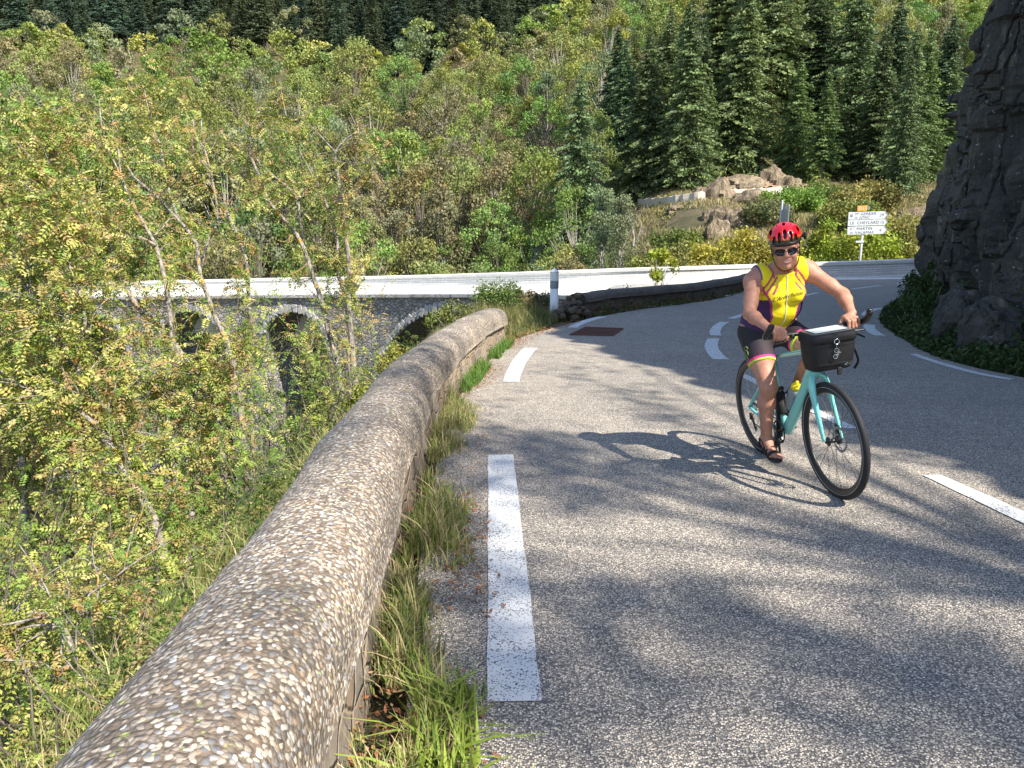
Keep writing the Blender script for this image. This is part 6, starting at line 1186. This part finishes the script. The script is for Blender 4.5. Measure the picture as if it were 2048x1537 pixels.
def legs(S):
    thighs(S)
    for kn, ak, s_ in ((KNR, AKR, -1), (KNL, AKL, 1)):
        kn, ak = np.array(kn), np.array(ak); S.ell(kn + np.array([.012, 0, .0]), (.048, .050, .055), None, .02); calf = kn * .68 + ak * .32 + np.array([-.016, 0, 0]); S.cone(kn - np.array([.005, 0, .01]), calf, .050, .054, .025); S.cone(calf, ak, .053, .033, .03); S.ell(ak, (.036, .036, .034), None, .012)
        # foot: heel, instep, ball, toes
        t = R(-16 if s_ < 0 else -6); fx, fz = math.cos(t), math.sin(t)
        def fp(x, y, z): return (ak[0] + x * fx - z * fz, ak[1] + y, ak[2] + x * fz + z * fx)
        S.cone(fp(-.028, 0, -.045), fp(.02, 0, -.03), .030, .032, .02); S.cone(fp(0, 0, -.01), fp(.085, s_ * .004, -.045), .033, .027, .025); S.cone(fp(.02, 0, -.05), fp(.125, s_ * .006, -.058), .028, .024, .02, ((0, 0, 1), 1.2))
        for i in range(5):
            yy = s_ * (-.030 + i * .0155); L_ = .168 - i * .010 - (.004 if i == 0 else 0); S.cone(fp(.115, yy * .85, -.060), fp(L_, yy, -.064), .0135 if i == 0 else .010, .0115 if i == 0 else .0085, .005)
def arms(S):
    for sh, el, wr, s_ in ((SHR_, ELR, WRR, -1), (SHL_, ELL, WRL, 1)):
        sh, el, wr = map(np.array, (sh, el, wr)); S.cone(sh, sh * .35 + el * .65, .053, .043, .03); S.ell(sh + np.array([.0, s_ * .0, -.018]), (.052, .046, .060), None, .03); S.cone(sh * .35 + el * .65, el, .043, .037, .02); f1 = el * .72 + wr * .28; S.cone(el, f1, .039, .040, .02); S.cone(f1, wr, .040, .0255, .02, ((0, 0, 1), 1.08))
        # hand closed over the grip (grip along Y at x=.8525, z=.997)
        yk = s_ * .2325; K = [(.862, s_ * (.197 + i * .0215), 1.033 - .0012 * (i - 1.5) ** 2) for i in range(4)]      # i=0 index (inner) ... 3 little finger (outer)
        S.cone(wr, (.838, s_ * .236, 1.036), .0265, .024, .015, ((0, 0, 1), 1.25))
        for i in range(4): S.cone((.822, s_ * (.212 + i * .012), 1.036), K[i], .0165, .0120, .010)
        Lf = (1.0, 1.1, 1.03, .84)[0:4]; rr_ = (.0105, .0108, .0102, .0090)
        for i in range(4):
            y_ = K[i][1]; l = Lf[i]; a = (.892 - .004 * abs(i - 1), y_, 1.020 + .002 * (i == 1)); b = (.888 - .003 * (1 - l) * 10, y_, 1.020 - .036 * l); c = (.866 - .012 * (l - .84), y_ - s_ * .001, .972 + (1 - l) * .02)
            S.cone(K[i], a, rr_[i] * 1.05, rr_[i], .004); S.cone(a, b, rr_[i], rr_[i] * .93, .003); S.cone(b, c, rr_[i] * .93, rr_[i] * .82, .003)
        S.cone((.822, s_ * .205, 1.030), (.842, s_ * .176, 1.008), .0150, .0125, .010); S.cone((.842, s_ * .176, 1.008), (.866, s_ * .172, .984), .0118, .0105, .004); S.cone((.866, s_ * .172, .984), (.880, s_ * .186, .970), .0105, .0090, .004)
def head(S):
    S.ell(hp(-.012, 0, .028), (.094, .074, .088), HR, .01); S.ell(hp(.014, 0, -.022), (.074, .058, .080), HR, .02); S.cone(hp(.028, -.014, -.076), hp(.028, .014, -.076), .034, .034, .022); S.ell(hp(.066, 0, -.094), (.018, .019, .017), HR, .016)
    for s_ in (-1, 1):
        S.ell(hp(.060, s_ * .036, -.026), (.025, .020, .019), HR, .012); S.ell(hp(.072, s_ * .030, .030), (.016, .028, .010), HR, .010); S.ell(hp(-.012, s_ * .074, -.004), (.018, .009, .031), HR, .005); S.cone(hp(.045, s_ * .037, -.045), hp(.022, s_ * .040, -.078), .022, .017, .02); S.ell(hp(.092, s_ * .013, -.022), (.010, .008, .008), HR, .005)
    S.cone(hp(.082, 0, .020), hp(.101, 0, -.016), .008, .0105, .008); S.ell(hp(.103, 0, -.020), (.010, .010, .009), HR, .005); S.cutell(hp(.087, 0, -.051), (.013, .024, .0065), HR, .004)
    S.ell(hp(.081, 0, -.043), (.012, .022, .005), HR, .005); S.ell(hp(.080, 0, -.063), (.012, .019, .006), HR, .005)
def mat_skin():
    n = NT('tanned_skin'); a = n.noise(18, 4, .6); b = n.noise(120, 2); c = n.ramp(n.math('ADD', n.math('MULTIPLY', a, .7), n.math('MULTIPLY', n.noise(70, 4, .7), .3)), [(.32, (.33, .135, .08)), (.5, (.45, .21, .135)), (.68, (.52, .26, .175))]); n.set(c, .58, n.bump(b, .002, .6), **{'Subsurface Weight': .08, 'Subsurface Radius': (.6, .2, .1), 'Subsurface Scale': .02}); return n.m
M_SKIN = mat_skin()
person = rig('person', 'smiling cyclist in yellow sleeveless jersey, red helmet and dark glasses riding the mint bicycle', 'person')
S = SDF((.03, -.42, .06), (.96, .44, 1.62), .0055); torso(S); legs(S); neck(S); arms(S); head(S)
V, Fq = surface_nets(S.D, S.lo, S.h); body = mkobj('body', V, Fq, M_SKIN, person, True)
def capz(S, fn, k=.004):
    sl = (slice(None),) * 3; ax = [S.lo[i] + S.h * np.arange(S.n[i]) for i in range(3)]; X, Y_, Z = np.meshgrid(*ax, indexing='ij'); d = fn(X, Y_, Z).astype(np.float32); S.D = np.maximum(S.D, d)
# jersey: trunk offset, cut at the armholes, the collar and the hem
J = SDF((.03, -.30, .86), (.62, .31, 1.42), .0048); torso(J, .009); J.cone((.475, 0, 1.325), tuple(hp(-.03, 0, -.075)), .072, .062, .03)
def jcut(X, Y_, Z):
    u = (X - .25) * .55 + (Z - 1.0) * .83            # distance up the spine
    hem = .925 + .02 * (X < .2) - Z; arm = np.minimum(np.abs(Y_ - .004) - (.156 + .03 * np.clip((1.25 - Z) / .10, 0, 1)), Z - 1.165)
    nk = np.minimum(Z - (1.415 - .095 * np.clip((X - .46) / .08, 0, 1)), .088 - np.hypot(X - .49, Y_)); vz = np.minimum(Z - (1.335 + np.abs(Y_) * 1.6), X - .50); ripple = .0
    return np.maximum(np.maximum(hem, arm), np.maximum(nk, vz))
capz(J, jcut); ax = [J.lo[i] + J.h * np.arange(J.n[i]) for i in range(3)]; X, Y_, Z = np.meshgrid(*ax, indexing='ij')
J.D = (J.D + .0035 * fbm(X * 9 + Z * 3, Y_ * 12, Z * 30 + Y_ * 9, 3, 3) * np.clip(1.5 - np.abs(Z - 1.03) * 7, .25, 1)).astype(np.float32)
V, Fq = surface_nets(J.D, J.lo, J.h)
x, y, z = V.T; yel = np.array([.80, .64, .004]); pur = np.array([.045, .014, .085]); pink = np.array([.42, .045, .13]); C = np.tile(yel, (len(V), 1))
ay = np.abs(y - .004); side = np.interp(z, [.92, 1.0, 1.06, 1.12, 1.18, 1.24, 1.30], [.090, .083, .082, .094, .120, .14, .16]); front = x > (.30 + (z - 1.0) * .55 - .03)
C[(ay > side) & (z < 1.17)] = pur; C[(np.abs(ay - side) < .006) & (z < 1.26)] = pink
for k in range(3):      # slanting pink bars on the shoulders
    c0 = .075 + .028 * k; ln = ay * .80 - (1.335 - z) * .58; C[(np.abs(ln - (.060 - .030 * k)) < .0062) & (z > 1.20) & (z < 1.345) & (ay > .055) & (x > .44)] = pink
C[(z > 1.30) & (ay > .150)] = pur * 2.2; C[(np.abs(np.hypot(x - .49, y) - .093) < .006) & (z > 1.30) & (x > .47)] = pink
def mat_cloth(name, rough=.75):
    n = NT(name); a = n.n('ShaderNodeAttribute', attribute_name='Col'); n.set(a.outputs['Color'], rough, n.bump(n.noise(45, 4, .6), .004, .5), **{'Sheen Weight': .0}); return n.m
M_CLOTH = mat_cloth('cycling_cloth')
jer = mkobj('jersey', V, Fq, M_CLOTH, person, True, C)
from mathutils.bvhtree import BVHTree
bvh = BVHTree.FromPolygons([tuple(p) for p in V], [tuple(int(i) for i in f) for f in Fq])
def stick(pts, off=.002, dirv=(-1, 0, -.25)):
    out = []
    for p in pts:
        h_ = bvh.ray_cast(Vector((1.2, p[0], p[1])), Vector((-1, 0, 0)))
        out.append(tuple(h_[0] + h_[1] * (off if h_[1].x > 0 else -off)) if h_[0] is not None else (.5, p[0], p[1]))
    return out
M_ZIP = plain('white_zip', (.72, .72, .70), .5); mb = MB(); mb.tube(stick([(.004 + .002 * math.sin(k), 1.322 - .395 * k / 26) for k in range(27)], .001), .0032, 6); mb.build('zip', M_ZIP, jer, True)
def decal_text(s_, size, y0, z0, slope, mat, name, shear=.35, sx=1.):
    o = text_mesh(name, s_, size, Matrix.Identity(4), mat, jer, 0, shear, sx=sx); me = o.data
    for v in me.vertices:
        a, b = v.co.x, v.co.y; yy = y0 + a; zz = z0 + b + slope * a; h_ = bvh.ray_cast(Vector((1.2, yy, zz)), Vector((-1, 0, 0))); v.co = (h_[0] + (h_[1] if h_[1].x > 0 else -h_[1]) * .0028) if h_[0] is not None else Vector((.5, yy, zz))
M_INK = plain('black_print', (.015, .012, .015), .6)
decal_text("L'Ardéchoise", .038, -.100, 1.158, .10, M_INK, 'lettering', .4, 1.0)
mb = MB()
for q in ([(-.075, 1.235), (-.065, 1.245), (-.055, 1.238), (-.050, 1.228), (-.06, 1.222), (-.072, 1.226)], [(-.08, 1.215), (-.05, 1.218), (-.035, 1.212)], [(-.068, 1.25), (-.058, 1.256)]): mb.tube(stick(q, .001), .0014, 5)
mb.build('emblem', plain('olive_print', (.30, .24, .02), .6), jer)
mb = MB(); mb.tube(stick([(.035, 1.135), (.06, 1.138), (.09, 1.144)], .001), .0012, 5); mb.build('print_line', M_INK, jer)
# shorts
Q = SDF((.03, -.26, .60), (.62, .26, 1.02), .0048); Q.ell((.245, 0, .955), (.135, .172, .105), None, .05); thighs(Q, .007, .03); Q.ell((.27, 0, .90), (.10, .10, .09), None, .04)
def cuff(hp_, kn, f): hp_, kn = np.array(hp_), np.array(kn); d = kn - hp_; L_ = np.linalg.norm(d); d /= L_; return hp_, d, L_ * f
cR, cL = cuff(HIPR, KNR, .60), cuff(HIPL, KNL, .62)
def qcut(X, Y_, Z):
    r = None
    tR = (X - cR[0][0]) * cR[1][0] + (Y_ - cR[0][1]) * cR[1][1] + (Z - cR[0][2]) * cR[1][2] - cR[2]; tL = (X - cL[0][0]) * cL[1][0] + (Y_ - cL[0][1]) * cL[1][1] + (Z - cL[0][2]) * cL[1][2] - cL[2]
    return np.maximum(np.where(Y_ < 0, tR, tL), Z - .99)
capz(Q, qcut); V, Fq = surface_nets(Q.D, Q.lo, Q.h); x, y, z = V.T; t = np.where(y < 0, (V - cR[0]) @ cR[1] - cR[2], (V - cL[0]) @ cL[1] - cL[2]); C = np.tile(np.array([.014, .012, .016]), (len(V), 1)); fade = np.clip((t + .14) / .12, 0, 1)[:, None]; C = C * (1 - fade) + np.array([.038, .014, .028]) * fade
C[t > -.030] = (.80, .035, .24); C[t > -.014] = (.42, .62, .05); sh = mkobj('shorts', V, Fq, M_CLOTH, person, True, C)
bvq = BVHTree.FromPolygons([tuple(p) for p in V], [tuple(int(i) for i in f) for f in Fq]); mb = MB()
for q in ([(.245, .85), (.27, .862), (.285, .85), (.275, .835), (.255, .838)], [(.27, .84), (.29, .828), (.30, .812), (.285, .80), (.268, .808), (.272, .822)], [(.285, .80), (.305, .79), (.31, .775), (.295, .765)], [(.26, .80), (.28, .79), (.285, .77)], [(.25, .825), (.265, .81)]):
    P = []
    for a, b in q:
        h_ = bvq.ray_cast(Vector((a + .07, -.5, b)), Vector((0, 1, 0)))
        if h_[0] is not None: P.append(tuple(h_[0] + Vector((0, -.002, 0))))
    if len(P) > 1: mb.tube(P, .0032, 6)
if mb.n: mb.build('leg_print', plain('green_print', (.16, .24, .05), .6), sh)
# sandals
M_SAND = plain('black_sandal_rubber', (.016, .015, .014), .7, var=.3, bump=.003, bs=80)
for ak, s_ in ((AKR, -1), (AKL, 1)):
    t = R(-16 if s_ < 0 else -6); fx, fz = math.cos(t), math.sin(t); ak = np.array(ak)
    def fp(x, y, z): return (ak[0] + x * fx - z * fz, ak[1] + y, ak[2] + x * fz + z * fx)
    mb = MB(); out = []
    for x_, w in ((-.062, .018), (-.05, .030), (-.02, .033), (.03, .032), (.08, .038), (.125, .045), (.155, .042), (.178, .028), (.186, .012)):
        out.append([fp(x_, -w, -.084), fp(x_, w, -.084), fp(x_, w, -.070), fp(x_, -w, -.070)])
    V = [p for r_ in out for p in r_]; Fq = [(i * 4 + j, i * 4 + (j + 1) % 4, (i + 1) * 4 + (j + 1) % 4, (i + 1) * 4 + j) for i in range(len(out) - 1) for j in range(4)] + [(3, 2, 1, 0), tuple(len(V) - 4 + i for i in range(4))]; mb.add(V, Fq)
    def strap(x_, rz, top, w): 
        P = []
        for k in range(13): a = math.pi * k / 12; P.append(fp(x_ + .006 * math.sin(a), math.cos(a) * rz, -.072 + math.sin(a) * top))
        mb.tube(P, .013 * w, 8, flat=((1, 0, 0), .30), caps=True)
    strap(.115, .043, .040, 1.); strap(.075, .038, .055, .9); P = []
    for k in range(25): a = 2 * math.pi * k / 24; P.append(fp(.002 + .040 * math.cos(a), .039 * math.sin(a), -.002 - .012 * math.cos(a)))
    mb.tube(P, .012, 8, flat=((0, 0, 1), .3)); 
    for yy in (-1, 1): mb.tube([fp(-.03, yy * .034, -.07), fp(-.02, yy * .038, -.01)], .010, 8, flat=((1, 0, 0), .3)); mb.tube([fp(.02, yy * .037, -.01), fp(.06, yy * .037, -.05)], .008, 8, flat=((1, 0, 0), .35))
    mb.build('sandal', M_SAND, person, True)
# helmet, glasses, hair, teeth
HS = SDF(HC_ - .19, HC_ + .20, .0038); HS.ell(hp(-.022, 0, .078), (.132, .098, .088), HR, 0.001)
def headcoords(X, Y_, Z): P = np.stack([X - HC_[0], Y_ - HC_[1], Z - HC_[2]], -1) @ HR; return P[..., 0], P[..., 1], P[..., 2]
capz(HS, lambda X, Y_, Z: (lambda a, b, c: (.052 + .10 * np.clip(-a - .03, 0, 1) * -.6) - c)(*headcoords(X, Y_, Z)))
for yy in (-.074, -.038, .0, .038, .074):
    for xc, L_ in ((.085, .034), (.0, .042), (-.09, .036)): HS.cutell(hp(xc, yy * (1 if abs(xc) < .05 else .82), .138 - abs(yy) * .45 - (.03 if xc > .05 else 0) - (.03 if xc < -.05 else 0)), (L_, .0105, .034), HR, .004)
V, Fq = surface_nets(HS.D, HS.lo, HS.h); a, b, c = headcoords(*V.T); ins = ((a + .022) / .122) ** 2 + (b / .089) ** 2 + ((c - .078) / .079) ** 2; C = np.tile(np.array([.78, .012, .022]), (len(V), 1)); C[(c < .092)] = (.80, .075, .015); C[(c < .078)] = (.055, .050, .018); C[ins < 1.0] = (.012, .012, .012)
def mat_helm():
    n = NT('helmet_shell'); at = n.n('ShaderNodeAttribute', attribute_name='Col'); return n.set(at.outputs['Color'], .22, **{'Coat Weight': .4})
hel = mkobj('helmet', V, Fq, mat_helm(), person, True, C)
HL = SDF(HC_ - .19, HC_ + .20, .005); HL.ell(hp(-.022, 0, .068), (.121, .089, .080), HR, .001); HL.ell(hp(-.02, 0, .052), (.128, .097, .020), HR, .004); capz(HL, lambda X, Y_, Z: .036 - headcoords(X, Y_, Z)[2]); V, Fq = surface_nets(HL.D, HL.lo, HL.h); mkobj('liner', V, Fq, M_BLK, hel, True)
mb = MB()
for s_ in (-1, 1):
    mb.tube([tuple(hp(.035, s_ * .083, .045)), tuple(hp(.005, s_ * .078, -.035)), tuple(hp(.018, s_ * .060, -.092)), tuple(hp(.030, s_ * .03, -.117)), tuple(hp(.033, 0, -.121))], .0055, 6, flat=((1, 0, 0), .4)); mb.tube([tuple(hp(-.06, s_ * .083, .045)), tuple(hp(.0, s_ * .079, -.035))], .006, 6, flat=((1, 0, 0), .4))
mb.build('chin_strap', M_BLK, hel, True)
mb = MB(); mb.tube([tuple(hp(-.09, .075, .055)), tuple(hp(-.07, .105, .062)), tuple(hp(-.05, .118, .058))], .010, 8); mb.box(*hp(-.055, .118, .06), .03, .012, .045, bev=.005); mb.build('light_mount', M_BLK, hel, True)
gl = MB()
for s_ in (-1, 1):
    P = []; n = 20; 
    for k in range(n):
        t = 2 * math.pi * k / n; yy = s_ * (.0335 + .0305 * math.copysign(abs(math.cos(t)) ** .75, math.cos(t))); zz = .004 + .0205 * math.copysign(abs(math.sin(t)) ** .8, math.sin(t)) + .03 * (abs(yy) - .03) * .5; xx = .0935 - (abs(yy)) ** 2 * 5.2; P.append(hp(xx, yy, zz))
    c_ = np.mean(P, 0) + HR[:, 0] * .003; V = [tuple(c_)] + [tuple(p) for p in P] + [tuple(p - HR[:, 0] * .003) for p in P]; gl.add(V, [(0, 1 + k, 1 + (k + 1) % n) for k in range(n)] + [(1 + k, 1 + (k + 1) % n, 1 + n + (k + 1) % n, 1 + n + k) for k in range(n)] + [tuple(range(1 + n, 1 + 2 * n))])
gl.add([tuple(hp(.093, -.006, .010)), tuple(hp(.093, .006, .010)), tuple(hp(.093, .006, .004)), tuple(hp(.093, -.006, .004)), tuple(hp(.099, -.006, .010)), tuple(hp(.099, .006, .010)), tuple(hp(.099, .006, .004)), tuple(hp(.099, -.006, .004))], [(0, 1, 5, 4), (1, 2, 6, 5), (2, 3, 7, 6), (3, 0, 4, 7), (4, 5, 6, 7)])
g_o = gl.build('sunglasses', M_GLOSSB, person, True); 
for s_ in (-1, 1): am = MB(); am.tube([tuple(hp(.076, s_ * .061, .012)), tuple(hp(.05, s_ * .073, .012)), tuple(hp(-.02, s_ * .080, .008))], .0028, 6); am.build('temple_arm', M_BLK, g_o)
HH = SDF(HC_ - .17, HC_ + .17, .005); HH.ell(hp(-.030, 0, .012), (.094, .080, .075), HR, .001); capz(HH, lambda X, Y_, Z: (lambda a, b, c: np.maximum(np.maximum(c - .05, -.045 - c), a - .012 - .0 * b))(*headcoords(X, Y_, Z))); V, Fq = surface_nets(HH.D, HH.lo, HH.h)
mkobj('hair', V, Fq, plain('brown_grey_hair', (.16, .10, .06), .7, var=.5, vs=90, bump=.01, bs=120), person, True)
mb = MB(); n = 11; P1 = [hp(.0870 - (.021 * (2 * k / (n - 1) - 1)) ** 2 * 11, .025 * (2 * k / (n - 1) - 1), -.0475 + .006 * (2 * k / (n - 1) - 1) ** 2) for k in range(n)]; P2 = [hp(.0860 - (.019 * (2 * k / (n - 1) - 1)) ** 2 * 11, .022 * (2 * k / (n - 1) - 1), -.0590 + .008 * (2 * k / (n - 1) - 1) ** 2) for k in range(n)]
mb.add([tuple(p) for p in P1 + P2], [(k, k + 1, n + k + 1, n + k) for k in range(n - 1)]); mb.build('teeth', plain('teeth', (.66, .62, .54), .3), person, True)
mb = MB(); mb.tube([tuple(hp(.0895 - (.030 * (2 * k / 12 - 1)) ** 2 * 9, .030 * (2 * k / 12 - 1), -.0450 + .007 * (2 * k / 12 - 1) ** 2)) for k in range(13)], [.0012, .0028, .0034, .0036, .0036, .0036, .0034, .0036, .0036, .0036, .0034, .0028, .0012], 6); mb.tube([tuple(hp(.0895 - (.0295 * (2 * k / 12 - 1)) ** 2 * 9, .0295 * (2 * k / 12 - 1), -.0635 + .0195 * (2 * k / 12 - 1) ** 2)) for k in range(13)], [.0012, .0028, .0038, .0042, .0044, .0045, .0045, .0045, .0044, .0042, .0038, .0028, .0012], 6); mb.build('lips', plain('lips', (.42, .14, .12), .4), person, True)
mb = MB(); mb.tube([tuple(np.array(WRL) * .93 + np.array(ELL) * .07 + np.array([0, .034 * math.cos(t), .034 * math.sin(t)])) for t in np.linspace(0, 6.283, 20)], .003, 5)
